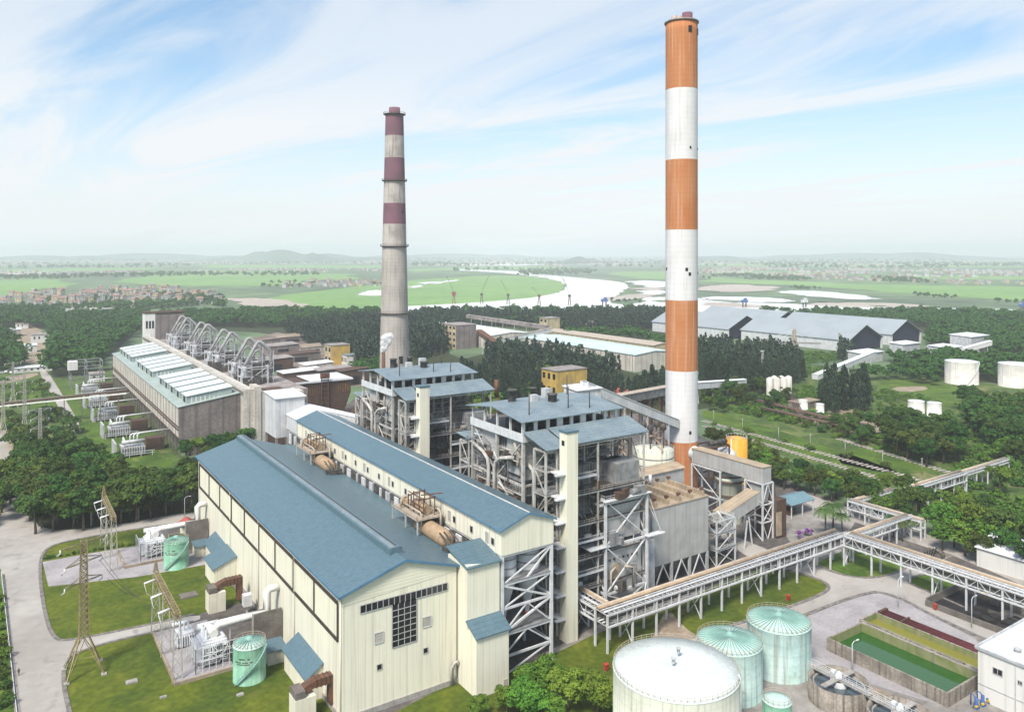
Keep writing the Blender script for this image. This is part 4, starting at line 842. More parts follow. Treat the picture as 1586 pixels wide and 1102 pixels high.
for (px, d, r, h, lab, m) in ((1129, 283, 4.6, 19, 'cream absorber vessel with dark rings under the big box duct', 'white tank wall'), ):
    x, y = Dp(px, d); t = thing('absorber_vessel', lab, 'vessel', (x, y, 0)); b = MB(); b.lathe(x, y, [(r, 0), (r, h - 4), (r * 1.12, h - 3.6), (r * 1.12, h - 2.6), (r * .9, h - 2), (r * .9, h), (.3, h + 1.8)], 28); b.build('shell', M[m], t)
    b = MB()
    for z in (h - 9, h - 4.2, h - 2.2): b.lathe(x, y, [(r * 1.14, z), (r * 1.2, z + .1), (r * 1.2, z + .5), (r * 1.14, z + .6)], 28, cap=False)
    b.build('ring', M['dark rust'], t)
x, y = Dp(1123, 322); b = MB(); b.lathe(x, y, [(4.6, 0), (4.6, 13.5)] + [(4.6 * math.cos(a), 13.5 + 3.6 * math.sin(a)) for a in (.3, .6, .9, 1.2, 1.5)], 28); tag(b.build('domed_tank', M['white steel']), 'white domed tank just behind the big duct, beside the orange tank', 'tank')
x, y = Dp(1141, 332); t = thing('orange_tank', 'bright orange upright tank right of the chimney foot', 'tank', (x, y, 0)); b = MB(); b.lathe(x, y, [(4.4, 0), (4.4, 18.4), (.3, 19.3)], 28); b.build('shell', M['orange tank paint'], t)
b = MB()
for k in range(20): a = k * .314; b.beam((x + 4.3 * math.cos(a), y + 4.3 * math.sin(a), 18.4), (x + 4.3 * math.cos(a), y + 4.3 * math.sin(a), 19.6), .1); b.beam((x + 4.3 * math.cos(a), y + 4.3 * math.sin(a), 19.5), (x + 4.3 * math.cos(a + .314), y + 4.3 * math.sin(a + .314), 19.5), .1)
b.tube([(x - 4.6, y - 1, 0), (x - 4.6, y - 1, 19)], .25, 6); b.build('handrail', M['white steel'], t)
x, y = Dp(1102, 318); t = thing('fan_frame', 'rust brown open steel frame carrying pipes beside the chimney foot', 'steel frame', (x, y, 0)); frame(t, [x - 6, x + 6], [y - 4, y + 4], 0, [7, 14, 19], mt='rust brown', cw=.5, bw=.4, brace=[('x', y - 4, ['x'])], slabs=[14], slabmat='rust brown')
b = MB(); b.tube([(x - 5, y - 3, 20.6), (x + 5, y - 3, 20.6)], 1.0, 12); b.tube([(x - 5, y + 1, 17), (x + 4, y + 1, 17)], .8, 12); b.build('pipe', M['machinery grey'], t)
# open sided shed with blue roof
t = thing('open_shed', 'small open shed with a blue ridged roof beside the yard road', 'shed', (*G(1232, 792), 0))
cx, cy = G(1229, 792); b = MB()
b.slab([(cx - 8, cy - 5, 5), (cx + 6, cy - 5, 5), (cx + 6, cy, 6.8), (cx - 8, cy, 6.8)], .2); b.slab([(cx - 8, cy, 6.8), (cx + 6, cy, 6.8), (cx + 6, cy + 5, 5), (cx - 8, cy + 5, 5)], .2); b.build('roof', mat('teal roofing', (.15, .25, .29), .5, .1, .2, None, 0, ('y', .6, .3)), t)
for dx in (-7.4, -1, 5.4):
    for dy in (-4.6, 4.6): c = MB(); c.box(cx + dx - .15, cx + dx + .15, cy + dy - .15, cy + dy + .15, 0, 5); c.build('post', M['white steel'], t)
b = MB(); b.box(cx - 5, cx - 1, cy - 2, cy + 3, 0, 2); b.build('stored_equipment', M['dark rust'], t)

# ---------------------------------------------------------------- pipe racks
def rack(lab, x0, x1, y0, y1, zb, zt, along, step, tan_side, npipe=6, extra=None, zfoot=0):
    t = thing('pipe_rack', lab, 'pipe rack', ((x0 + x1) / 2, (y0 + y1) / 2, 0)); L0, L1 = (x0, x1) if along == 'x' else (y0, y1); W0, W1 = (y0, y1) if along == 'x' else (x0, x1)
    pt = lambda u, w, z: (u, w, z) if along == 'x' else (w, u, z)
    n = max(1, round((L1 - L0) / step)); us = [L0 + (L1 - L0) * i / n for i in range(n + 1)]
    for i, u in enumerate(us):
        for w in (W0 + .2, W1 - .2): b = MB(); b.beam(pt(u, w, zfoot), pt(u, w, zt), .45); b.build('post', M['white steel'], t)
        if i % 3 == 1:
            b = MB(); b.beam(pt(u, W0 + .2, zfoot), pt(u, W1 - .2, zb), .2); b.beam(pt(u, W1 - .2, zfoot), pt(u, W0 + .2, zb), .2); b.build('brace', M['white steel'], t)
    for w in (W0, W1):
        b = MB(); b.beam(pt(L0, w, zb), pt(L1, w, zb), .4); b.beam(pt(L0, w, zt), pt(L1, w, zt), .4); m = int((L1 - L0) / 3)
        for i in range(m):
            a, c = L0 + (L1 - L0) * i / m, L0 + (L1 - L0) * (i + 1) / m; b.beam(pt(a, w, zb), pt(a, w, zt), .14)
            if along == 'y': b.beam(pt(a, w, zb if i % 2 else zt), pt(c, w, zt if i % 2 else zb), .12)
        b.build('girder', M['white steel'], t)
    b = MB(); m = int((L1 - L0) / 1.5)
    for i in range(m + 1):
        u = L0 + (L1 - L0) * i / m
        if i % 2 == 0: b.beam(pt(u, W0, zb + .05), pt(u, W1, zb + .05), .16)
        b.beam(pt(u, W0, zt - .1), pt(u, W1, zt - .1), .16)
    for w in (W0 + W1) / 2, : b.beam(pt(L0, w, zt - .12), pt(L1, w, zt - .12), .2); b.beam(pt(L0, w, zb + .03), pt(L1, w, zb + .03), .2)
    b.build('deck_slats', M['light grey steel'], t)
    rr = random.Random(int(L0 * 7)); W = W1 - W0
    for k in range(npipe):
        w = W0 + .9 + (W - 1.8) * k / max(1, npipe - 1); r = rr.choice((.16, .2, .26)); z = zt + r if k % 2 else zb + r + .15
        b = MB(); b.tube([pt(L0, w, z), pt(L1, w, z)], r, 8); b.build('pipe', M['white steel' if k % 3 else 'light grey steel'], t)
    if W > 3.5:
        for w in (W0 + 1.3, W1 - 1.3): b = MB(); b.beam(pt(L0 + .3, w, (zb + zt) / 2), pt(L1 - .3, w, (zb + zt) / 2), 1.1, .5); b.build('rack_shadow_bar', M['dark steel'], t)  # dark bars added as painted shadow between the rack girders
    w = W1 - .75 if tan_side > 0 else W0 + .75
    for dw, r in ((0, .42), (-.8 * tan_side, .28)): b = MB(); b.tube([pt(L0, w + dw, zt + .45), pt(L1, w + dw, zt + .45)], r, 10); b.build('insulated_pipe', M['tan insulation' if dw else 'beige pipe'], t, 'tan insulated pipe')
    wr = W0 if tan_side > 0 else W1; b = MB()
    for h in (.55, 1.1): b.beam(pt(L0, wr, zt + h), pt(L1, wr, zt + h), .09)
    m = int((L1 - L0) / 2)
    for i in range(m + 1): u = L0 + (L1 - L0) * i / m; b.beam(pt(u, wr, zt), pt(u, wr, zt + 1.1), .09)
    b.build('handrail', M['white steel'], t); return t
rack('long white pipe rack with tan pipes running from the lift shaft behind the mint tanks', 124.4, 222, 144, 149, 6.4, 9.3, 'x', 8.1, 1)
rack('white pipe rack branching off towards the lower right corner of the picture', 220.2, 225.4, 80, 143.9, 6.4, 9.3, 'y', 9.1, 1)
rack('short pipe rack tucked between the tall lift shaft and the duct tower', 124.4, 129.6, 149.1, 166, 6.2, 9.1, 'y', 8, 1, 5)
rack('thin pipe rack among palms beyond the junction of the long racks', 261, 264, 142, 169, 3.6, 6.3, 'y', 6.5, 1, 3)
rack('low pipe rack running back from the palms to the thin rack', 264.2, 288, 166, 169, 3.6, 6.3, 'x', 8, 1, 3)
rack('narrow pipe rack linking the rack junction to the thin rack', 225.5, 261, 145, 148, 5, 7.2, 'x', 9, 1, 3)
rack('white trussed pipe bridge crossing the overgrown railway', 291, 330, 160.5, 164.5, 4.6, 7.5, 'x', 10, 1, 4)
rack('pipe bridge on tall legs ending among bushes at the far right', 330.2, 368, 161.2, 163.8, 6.4, 7.5, 'x', 9.5, 1, 4)
rack('low pipe rack under the big ducts beside the stair tower', 197, 214, 152, 155, 2.4, 3.9, 'x', 6, 1, 3)

# ---------------------------------------------------------------- conveyors
def gallery(name, lab, cat, p, q, w, h, wall, roof, legs=4, legm='light grey steel', z0=0):
    p, q = Vector(p), Vector(q); d = q - p; hd = Vector((d.x, d.y, 0)).normalized(); nn = Vector((-hd.y, hd.x, 0)) * w / 2
    t = thing(name, lab, cat, ((p.x + q.x) / 2, (p.y + q.y) / 2, 0)); u = Vector((0, 0, h))
    b = MB(); b.add([p - nn, p + nn, p + nn + u, p - nn + u, q - nn, q + nn, q + nn + u, q - nn + u], [(3, 2, 1, 0), (4, 5, 6, 7), (0, 1, 5, 4), (1, 2, 6, 5), (2, 3, 7, 6), (3, 0, 4, 7)]); b.build('gallery', M[wall], t)
    e = nn * 1.12; b = MB(); b.slab([p - e + u * 1.03, q - e + u * 1.03, q + u * 1.16, p + u * 1.16], .15); b.slab([p + u * 1.16, q + u * 1.16, q + e + u * 1.03, p + e + u * 1.03], .15); b.build('roof', M[roof], t)
    for i in range(legs):
        c = p + d * ((i + .5) / legs)
        for s in (-1, 1): b = MB(); b.beam(c + nn * s * .8, Vector((c.x, c.y, z0)) + nn * s * 1.3, .5); b.build('leg', M[legm], t)
    return t
def hb_(px, d, py): x, y = Dp(px, d); return (x, y, H - (py - CY) * d / F)
x, y = Dp(902, 256); t = thing('conveyor_head_house', 'small white box house at the top of the coal conveyor behind the near boiler roof', 'conveyor house', (x, y, 0)); b = MB(); b.box(x - 5, x + 5, y - 3.5, y + 3.5, 38, 53); b.build('wall', M['light cladding'], t); b = MB(); b.slab([(x - 5.4, y - 4, 53), (x + 5.4, y - 4, 53), (x + 5.4, y + 4, 53.6), (x - 5.4, y + 4, 53.6)], .25); b.build('roof', M['white roof'], t)
for a in (-4.4, 4.4):
    for c in (-3, 3): b = MB(); b.box(x + a - .4, x + a + .4, y + c - .4, y + c + .4, 0, 38); b.build('leg', M['light grey steel'], t)
gallery('conveyor_gallery', 'grey covered conveyor sloping down from the near boiler roof to behind the chimney', 'conveyor', hb_(905, 256, 606), hb_(1046, 292, 662), 3.4, 3.2, 'light cladding', 'white roof')
gallery('conveyor_gallery', 'pale roofed conveyor on a trestle passing behind the orange chimney', 'conveyor', hb_(940, 300, 628), hb_(1052, 350, 606), 4, 3.4, 'mid grey steel', 'beige pipe', 7, 'rust brown')
gallery('conveyor_gallery', 'grey flat conveyor gallery emerging right of the orange chimney', 'conveyor', hb_(1040, 492, 604), hb_(1152, 540, 596), 5, 4, 'light cladding', 'white roof', 5)
gallery('conveyor_gallery', 'pale curved conveyor between the far boiler and the bunker transfer tower', 'conveyor', (104, 309, 33), (118, 280, 31), 3.6, 3.4, 'light cladding', 'white roof', 1)
gallery('conveyor_gallery', 'pale conveyor climbing to the low white transfer house near the coal sheds', 'conveyor', hb_(1262, 600, 588), hb_(1352, 660, 551), 5, 4, 'light cladding', 'white roof', 5)
# ---------------------------------------------------------------- tanks
def tank(x, y, r, h, lab, wall, top, cone=.0, ribs=0, rails=True, ladder=None, n=48):
    t = thing('storage_tank', lab, 'tank', (x, y, 0)); b = MB(); b.lathe(x, y, [(r * 1.01, 0), (r * 1.01, .25), (r, .25), (r, h)], n, cap=False); sh = b.build('shell', M[wall], t)
    b = MB(); b.lathe(x, y, [(r + .08, h), (r + .08, h + .15), (r * .6, h + .15 + cone * .4), (.02, h + .15 + cone)], n); tp = b.build('roof', M[top], t)
    if ribs:
        b = MB()
        for k in range(ribs): a = k * 2 * math.pi / ribs; b.beam((x + r * math.cos(a), y + r * math.sin(a), h + .2), (x + .8 * math.cos(a), y + .8 * math.sin(a), h + .24 + cone * .97), .14, .22)
        b.lathe(x, y, [(.9, h + cone - .1), (.9, h + cone + .5), (.2, h + cone + .8)], 12); b.build('rafter', M['mint rafter'], tp)
    if rails:
        b = MB(); m = max(16, int(r * 5))
        for k in range(m):
            a, a2 = k * 2 * math.pi / m, (k + 1) * 2 * math.pi / m; p = lambda q, z: (x + (r - .1) * math.cos(q), y + (r - .1) * math.sin(q), z)
            b.beam(p(a, h), p(a, h + 1.1), .06); b.beam(p(a, h + 1.1), p(a2, h + 1.1), .06); b.beam(p(a, h + .6), p(a2, h + .6), .05)
        b.build('handrail', M['beige pipe'], t)
    if ladder:                                # a stair winding up the shell
        b = MB(); a0, a1 = ladder; m = 14; pts = []
        for k in range(m + 1): a = a0 + (a1 - a0) * k / m; pts.append((x + (r + .45) * math.cos(a), y + (r + .45) * math.sin(a), .3 + (h - .2) * k / m))
        for p, q in zip(pts, pts[1:]): b.beam(p, q, .4, .12); b.beam((p[0], p[1], p[2] + 1), (q[0], q[1], q[2] + 1), .07); b.beam(p, (p[0], p[1], p[2] + 1), .06)
        b.build('stair', M['mint rafter' if 'mint' in top or 'green' in top else top], t)
    return t
tank(115.4, 112.8, 12.6, 13.0, 'largest tank, flat white roof and pale sides, beside the bushes', 'white tank wall', 'white tank', .5, 0, True, None, 72)
b = MB()
for px, py in ((1051, 1017), (1043, 1033)): x, y = G(px, py, 13.4); b.lathe(x, y, [(.35, 13.2), (.35, 14.1), (.5, 14.1), (.5, 14.3)], 10)
b.build('roof_vent', M['light grey steel'], [o for o in COL.objects if o.name == 'storage_tank'][0])
b = MB(); a = -1.0; x, y = 115.4 + 12.75 * math.cos(a), 112.8 + 12.75 * math.sin(a); b.tube([(x, y, 0), (x, y, 12.4), (x - .3, y + .3, 13.4)], .18, 6); b.build('overflow_pipe', M['white steel'], [o for o in COL.objects if o.name == 'storage_tank'][0])
tank(136.5, 117.1, 7.1, 11.0, 'mint green tank with ribbed cone roof, between the white tank and its twin', 'mint tank wall', 'mint tank top', 1.3, 40)
tank(153.5, 117, 7.2, 11.1, 'mint green tank with ribbed cone roof, next to the gravel yard', 'mint tank wall', 'mint tank top', 1.3, 40)
tank(134.8, 103.2, 2.9, 5.0, 'small green tank with pale top, in front of the two mint tanks', 'green tank', 'mint tank top', .4, 0, True, None, 28)
tank(49.3, 181.5, 3.6, 8.0, 'green tank with lettering standing on lawn beside the nearer transformer', 'green tank', 'mint tank top', .9, 22, True, (3.6, 5.6), 36)
tank(48.0, 258.8, 3.6, 8.0, 'green tank standing on lawn beside the farther transformer', 'green tank', 'green tank', .9, 22, True, (3.6, 5.6), 36)
# lettering on the two lawn tanks is too small to read in the picture: rows of short dark marks round the shell
def marks(par, x, y, r, seed):
    b = MB(); rr = random.Random(seed)
    for row, (z, n) in enumerate(((5.9, 9), (5.2, 16), (4.75, 14))):
        a = rad(-122) - n * .045
        for k in range(n):
            a += .075
            if rr.random() < .2: continue
            c = (x + (r + .03) * math.cos(a), y + (r + .03) * math.sin(a)); b.cbox(c[0], c[1], z, .17, .05, .24 if row else .34, a + math.pi / 2)
    b.build('lettering', M['dark rust'], par)
tks = [o for o in COL.objects if o.name.startswith('storage_tank')]
marks(tks[-2], 49.3, 181.5, 3.6, 3); marks(tks[-1], 48.0, 258.8, 3.6, 4)
# red hydrant boxes
for i, (px, py, lab) in enumerate(((939, 1038, 'red hydrant box on lawn in front of the largest tank'), (1221, 930, 'red hydrant box on lawn near the mint tanks and rack'), (1449, 944, 'red hydrant box on the gravel yard edge'))):
    x, y = G(px, py); t = thing('hydrant_box', lab, 'hydrant box', (x, y, 0)); b = MB(); b.cbox(x, y, .25, 1.0, .7, 1.3); b.build('cabinet', M['red paint'], t); b = MB(); b.slab([(x - .6, y - .45, 1.55), (x + .6, y - .45, 1.55), (x + .6, y + .45, 1.7), (x - .6, y + .45, 1.7)], .08); b.build('lid', M['red paint'], t); b = MB(); b.cbox(x, y, 0, .8, .5, .25); b.build('foot', M['concrete'], t)
# ---------------------------------------------------------------- settling basins
t = thing('settling_basin', 'long stained concrete basin of green water, nearest the round clarifiers', 'water basin', (177, 101, 0))
def basin(t, x0, x1, y0, y1, h, w, wat, zw, m, inner):
    b = MB(); b.box(x0, x0 + w, y0, y1, 0, h); b.box(x1 - w, x1, y0, y1, 0, h - .003); b.box(x0 + w, x1 - w, y0, y0 + w, 0, h - .002); b.box(x0 + w, x1 - w, y1 - w, y1, 0, h - .001); b.build('wall', M[m], t)
    b = MB(); g = .004; b.add([(x0 + w + g, y0 + w + g, .2), (x1 - w - g, y0 + w + g, .2), (x1 - w - g, y1 - w - g, .2), (x0 + w + g, y1 - w - g, .2), (x0 + w + g, y0 + w + g, h - .05), (x1 - w - g, y0 + w + g, h - .05), (x1 - w - g, y1 - w - g, h - .05), (x0 + w + g, y1 - w - g, h - .05)], [(0, 1, 2, 3), (0, 4, 5, 1), (1, 5, 6, 2), (2, 6, 7, 3), (3, 7, 4, 0)]); b.build('lining', M[inner], t)
    b = MB(); b.sheet([(x0 + w, y0 + w), (x1 - w, y0 + w), (x1 - w, y1 - w), (x0 + w, y1 - w)], zw); b.build('water', M[wat], t)
basin(t, 170, 184.6, 86.6, 115.7, 3.1, .45, 'basin water', .9, 'stained concrete', 'algae wall')
t = thing('settling_basin', 'shallower basin of yellow green water beside the maroon pipe channel', 'water basin', (189, 101, 0)); basin(t, 185.8, 193.2, 84, 117, 3.0, .45, 'yellow basin water', 1.5, 'stained concrete', 'algae wall')
b = MB(); b.box(184.62, 185.78, 85, 116, 1.8, 2.7); b.build('walkway', M['concrete'], t)
b = MB()
for k in range(60): b.box(193.5, 196.8, 84 + k * .56, 84.3 + k * .56, 1.0, 1.2)
b.build('grating', M['stained concrete'], t)
t = thing('pipe_channel', 'maroon pipes lying in a channel beside the yellow green basin', 'pipes', (199, 101, 0))
for k in range(3): b = MB(); b.tube([(197.8 + k * 1.1, 72, .9), (197.8 + k * 1.1, 118, .9)], .5, 10); b.build('pipe', M['maroon pipe'], t)
b = MB(); b.box(197, 200.8, 118, 118.8, 0, 1.6); b.box(197, 200.8, 112, 112.5, 0, 1.5); b.build('end_block', M['dark rust'], t)
t = thing('settling_basin', 'small grey water pit behind the maroon pipes, near the white building', 'water basin', (212, 90, 0)); basin(t, 206, 218, 74, 92.5, 1.2, .5, 'clarifier water', .9, 'stained concrete', 'dark concrete')
# clarifiers
for (x, y, zt, lab) in ((153.1, 101.2, 4.5, 'round dark concrete clarifier with crossing bridges, left of its twin'), (153.4, 87.6, 4.0, 'round clarifier with crossing bridges, cut by the bottom edge')):
    t = thing('clarifier', lab, 'clarifier', (x, y, 0)); b = MB(); b.lathe(x, y, [(6.3, 0), (6.3, zt), (5.9, zt), (5.9, .5)], 44, cap=False); b.build('wall', M['stained concrete'], t)
    b = MB(); b.lathe(x, y, [(5.9, zt - 1.1), (.02, zt - 1.1)], 44, cap=False); b.build('water', M['clarifier water'], t)
    b = MB(); b.lathe(x, y, [(5.3, zt - 1.6), (5.3, zt - .7), (5.1, zt - .7), (5.1, zt - 1.6)], 40, cap=False); b.build('weir', M['concrete'], t)
    b = MB(); b.lathe(x, y, [(1.7, zt - 2), (1.7, zt + .1), (1.5, zt + .1), (1.5, zt - 2)], 24, cap=False); b.build('feed_well', M['light grey steel'], t)
    b = MB(); b.box(x - .75, x + .75, y - 7.4, y + 7.2, zt + .05, zt + .3); br = b.build('bridge', M['concrete'], t); b = MB(); b.box(x - 5.6, x + 5.2, y - .6, y + .6, zt + .31, zt + .5); b.build('bridge', M['concrete'], t)
    b = MB()
    for s in (-.72, .72):
        b.beam((x + s, y - 7.4, zt + 1.3), (x + s, y + 7.2, zt + 1.3), .07); b.beam((x + s, y - 7.4, zt + .8), (x + s, y + 7.2, zt + .8), .06)
        for k in range(9): q = y - 7.4 + k * 1.82; b.beam((x + s, q, zt + .3), (x + s, q, zt + 1.3), .07)
    b.build('handrail', M['white steel'], br)
    b = MB(); b.tube([(x - .8, y, zt + 1), (x + .9, y, zt + 1)], .5, 12); b.cbox(x, y + 1.3, zt + .3, .9, .8, 1.3); b.lathe(x, y, [(.7, zt + .5), (.7, zt + .9), (.3, zt + 1.8)], 12); b.build('drive_motor', M['porcelain'], t)
# white building at the lower right
t = thing('pump_house', 'white flat-roofed building in the lower right corner with small dark windows', 'building', (190, 75, 0))
b = MB(); b.box(179, 205, 50, 84.8, 0, 10.9); b.build('wall', M['white wall'], t)
b = MB(); b.box(178.6, 205.4, 49.6, 85.2, 10.9, 11.15); b.build('roof', M['white roof'], t)
b = MB()
for q in ((178.5, 178.9, 49.5, 85.3), (205.1, 205.5, 49.5, 85.3), (178.9, 205.1, 84.9, 85.3)): b.box(*q, 11.15, 11.5)
b.build('roof_edge', M['light grey steel'], t)
for (xa, ya) in ((184, 79), (186.8, 73.6)): b = MB(); b.lathe(xa, ya, [(.5, 11.15), (.5, 11.6), (.8, 11.8), (.1, 12.3)], 14); b.build('roof_vent', M['light grey steel'], t)
for (ya, z, w, h) in ((79.8, 7.0, 1.9, 1.3), (76, 6.9, .8, .8)): window(t, 'y', 179, ya, ya + w, z, z + h, 2, 1)
b = MB(); b.box(178.9, 178.98, 52, 84.8, 3.4, 3.55); b.box(178.92, 178.97, 77.2, 77.4, 0, 10.8); b.build('wall_joint', M['light grey steel'], t)
for (px, py, lab) in ((1512, 1096, 'blue pump with yellow parts by the white building wall, leftmost of three'), (1522, 1092, 'blue pump with yellow parts by the white building wall, middle of three'), (1531, 1087, 'blue pump with yellow parts by the white building wall, rightmost of three')):
    x, y = G(px, py); t = thing('pump', lab, 'pump', (x, y, 0)); b = MB(); b.lathe(x, y, [(.45, 0), (.5, .9), (.35, 1.2), (.35, 2.2), (.15, 2.3)], 12); b.cbox(x, y, 0, 1.2, 1.0, .25); b.build('body', M['blue machine paint'], t); b = MB(); b.tube([(x - .7, y - .2, .6), (x + .7, y - .2, .6)], .28, 10); b.build('motor', M['yellow machine paint'], t); b = MB(); b.tube([(x, y, 2.2), (x, y + .6, 2.6), (x + .2, y + 1.2, 2.6), (x + .2, y + 1.2, .2)], .12, 6); b.build('pipe', M['blue machine paint'], t)
# coal slurry pit and digger behind
t = thing('ash_pit', 'black sooty pit with low walls under the branching pipe rack', 'pit', (*G(1540, 950), 0))
cx, cy = G(1545, 950); b = MB(); b.box(cx - 11, cx + 12, cy - 17, cy + 13, .02, .1); b.build('floor', M['coal'], t)
b = MB(); b.box(cx - 11.4, cx - 11, cy - 17, cy + 13.4, 0, 1.6); b.box(cx - 11, cx + 12, cy + 13, cy + 13.4, 0, 2.2); b.box(cx - 2, cx - 1.6, cy - 17, cy + 4, 0, 1.2); b.build('wall', M['dark concrete'], t)
b = MB(); b.sheet([(cx - 1, cy - 14), (cx + 9, cy - 14), (cx + 9, cy), (cx - 1, cy)], .14); b.build('sludge', M['dirt'], t)
b = MB()
for k in range(7): b.cbox(cx - 9 + k * 1.3, cy - 5 + (k % 3) * 4, .1, 3, 2.4, .9 + .3 * (k % 2), k)
b.build('coal_heap', M['coal'], t)
x, y = G(1533, 925); t = thing('excavator', 'small rusty excavator working in the black pit', 'excavator', (x, y, 0))
b = MB(); b.cbox(x - .9, y, .1, .6, 3, .7); b.cbox(x + .9, y, .1, .6, 3, .7); b.build('track', M['dark steel'], t); b = MB(); b.cbox(x, y, .8, 2.2, 2.6, 1.0); b.cbox(x - .5, y + .3, 1.8, 1.1, 1.3, 1.2); b.build('body', M['yellow machine paint'], t); b = MB(); b.beam((x + .4, y - 1, 1.6), (x + .4, y - 3.4, 4.2), .35); b.beam((x + .4, y - 3.4, 4.2), (x + .4, y - 5, 2), .28); b.cbox(x + .4, y - 5.1, 1.2, .9, .8, .9); b.build('arm', M['rust brown'], t)
x, y = G(1560, 935); t = thing('low_concrete_shed', 'low stained concrete wall block under the branching rack at the right edge', 'wall', (x, y, 0)); b = MB(); b.box(x - 4, x + 18, y - 5, y - 4.4, 0, 4); b.box(x - 4, x - 3.4, y - 4.4, y + 3, 0, 3.4); b.build('wall', M['stained concrete'], t); b = MB(); b.box(x - 4.2, x + 18, y - 5.2, y - 4.2, 4, 4.3); b.build('coping', M['concrete'], t)
x, y = G(1440, 872); t = thing('pipe_pit', 'small open concrete tank with pipes below the branching rack, on lush grass', 'concrete tank', (x, y, 0)); b = MB(); b.box(x - 3, x + 7, y - 4, y - 3.6, 0, 2.4); b.box(x - 3, x - 2.6, y - 3.6, y + 4, 0, 2.4); b.box(x + 6.6, x + 7, y - 3.6, y + 4, 0, 2.4); b.build('wall', M['stained concrete'], t)
b = MB()
for k in range(5): b.tube([(x - 2 + k * 1.7, y - 2, .2), (x - 2 + k * 1.7, y - 2, 3), (x - 1 + k * 1.7, y + 1, 3.4), (x - 1 + k * 1.7, y + 2, .4)], .22, 7)
b.build('pipe', M['machinery grey'], t)
x, y = G(1580, 905, 0); t = thing('white_roof_building', 'white shallow-roofed building half hidden behind the branching rack', 'building', (x + 12, y + 3, 0)); b = MB(); b.gable(x + 4, x + 26, y - 10, y + 14, 0, 6, 8); b.build('wall', M['white wall'], t); b = MB(); b.slab([(x + 3.5, y - 10.5, 5.95), (x + 15, y - 10.5, 8.15), (x + 15, y + 14.5, 8.15), (x + 3.5, y + 14.5, 5.95)], .2); b.slab([(x + 15, y - 10.5, 8.15), (x + 26.5, y - 10.5, 5.95), (x + 26.5, y + 14.5, 5.95), (x + 15, y + 14.5, 8.15)], .2); b.build('roof', M['white roof'], t)
# street lamps
def lamp(px, py, lab, h=8, grp='street lamps along the yard roads'):
    x, y = G(px, py); t = thing('street_lamp', lab, 'street lamp', (x, y, 0), grp); b = MB(); b.tube([(x, y, 0), (x, y, h * .93), (x + .5, y - .1, h), (x + 1.4, y - .2, h + .1)], [.13, .1, .08, .06], 7); b.build('pole', M['white steel'], t); b = MB(); b.cbox(x + 1.7, y - .25, h, .9, .3, .16); b.build('lamp_head', M['porcelain'], t)
lamp(1391, 940, 'slim white street lamp on the gravel yard above the basins', 8); lamp(1320, 1040, 'white street lamp beside the long wall of the green basin', 7); lamp(1505, 972, 'white street lamp standing by the black pit'); lamp(1445, 826, 'street lamp on the road behind the thin pipe rack'); lamp(215, 806, 'street lamp on the road edge by the dark left wood', 8); lamp(286, 803, 'street lamp on the road nearest the hall corner', 8); lamp(141, 815, 'street lamp at the far left of the wood road', 9); lamp(1270, 760, 'street lamp behind the blue open shed')

# ---------------------------------------------------------------- switchyard
def lattice(mb, p, q, w0, w1, n, s=.12):
    """four-legged lattice mast from p to q"""
    p, q = Vector(p), Vector(q); cs = []
    for i in range(n + 1):
        c = p + (q - p) * i / n; w = (w0 + (w1 - w0) * i / n) / 2; cs.append([Vector((c.x + a * w, c.y + d * w, c.z)) for a, d in ((-1, -1), (1, -1), (1, 1), (-1, 1))])
    for i in range(n):
        for k in range(4):
            mb.beam(cs[i][k], cs[i + 1][k], s * 1.2); mb.beam(cs[i][k], cs[i + 1][(k + 1) % 4], s * .8); mb.beam(cs[i][(k + 1) % 4], cs[i + 1][k], s * .8); mb.beam(cs[i + 1][k], cs[i + 1][(k + 1) % 4], s * .8)
def hlattice(mb, p, q, w, n, s=.1):
    p, q = Vector(p), Vector(q); d = (q - p).normalized(); a = d.cross(Vector((0, 0, 1))).normalized(); u = Vector((0, 0, 1)); cs = []
    for i in range(n + 1): c = p + (q - p) * i / n; cs.append([c + a * (-w / 2) - u * w / 2, c + a * (w / 2) - u * w / 2, c + a * (w / 2) + u * w / 2, c - a * (w / 2) + u * w / 2])
    for i in range(n):
        for k in range(4): mb.beam(cs[i][k], cs[i + 1][k], s * 1.3); mb.beam(cs[i][k], cs[i + 1][(k + 1) % 4], s * .9); mb.beam(cs[i][k], cs[i][(k + 1) % 4], s)
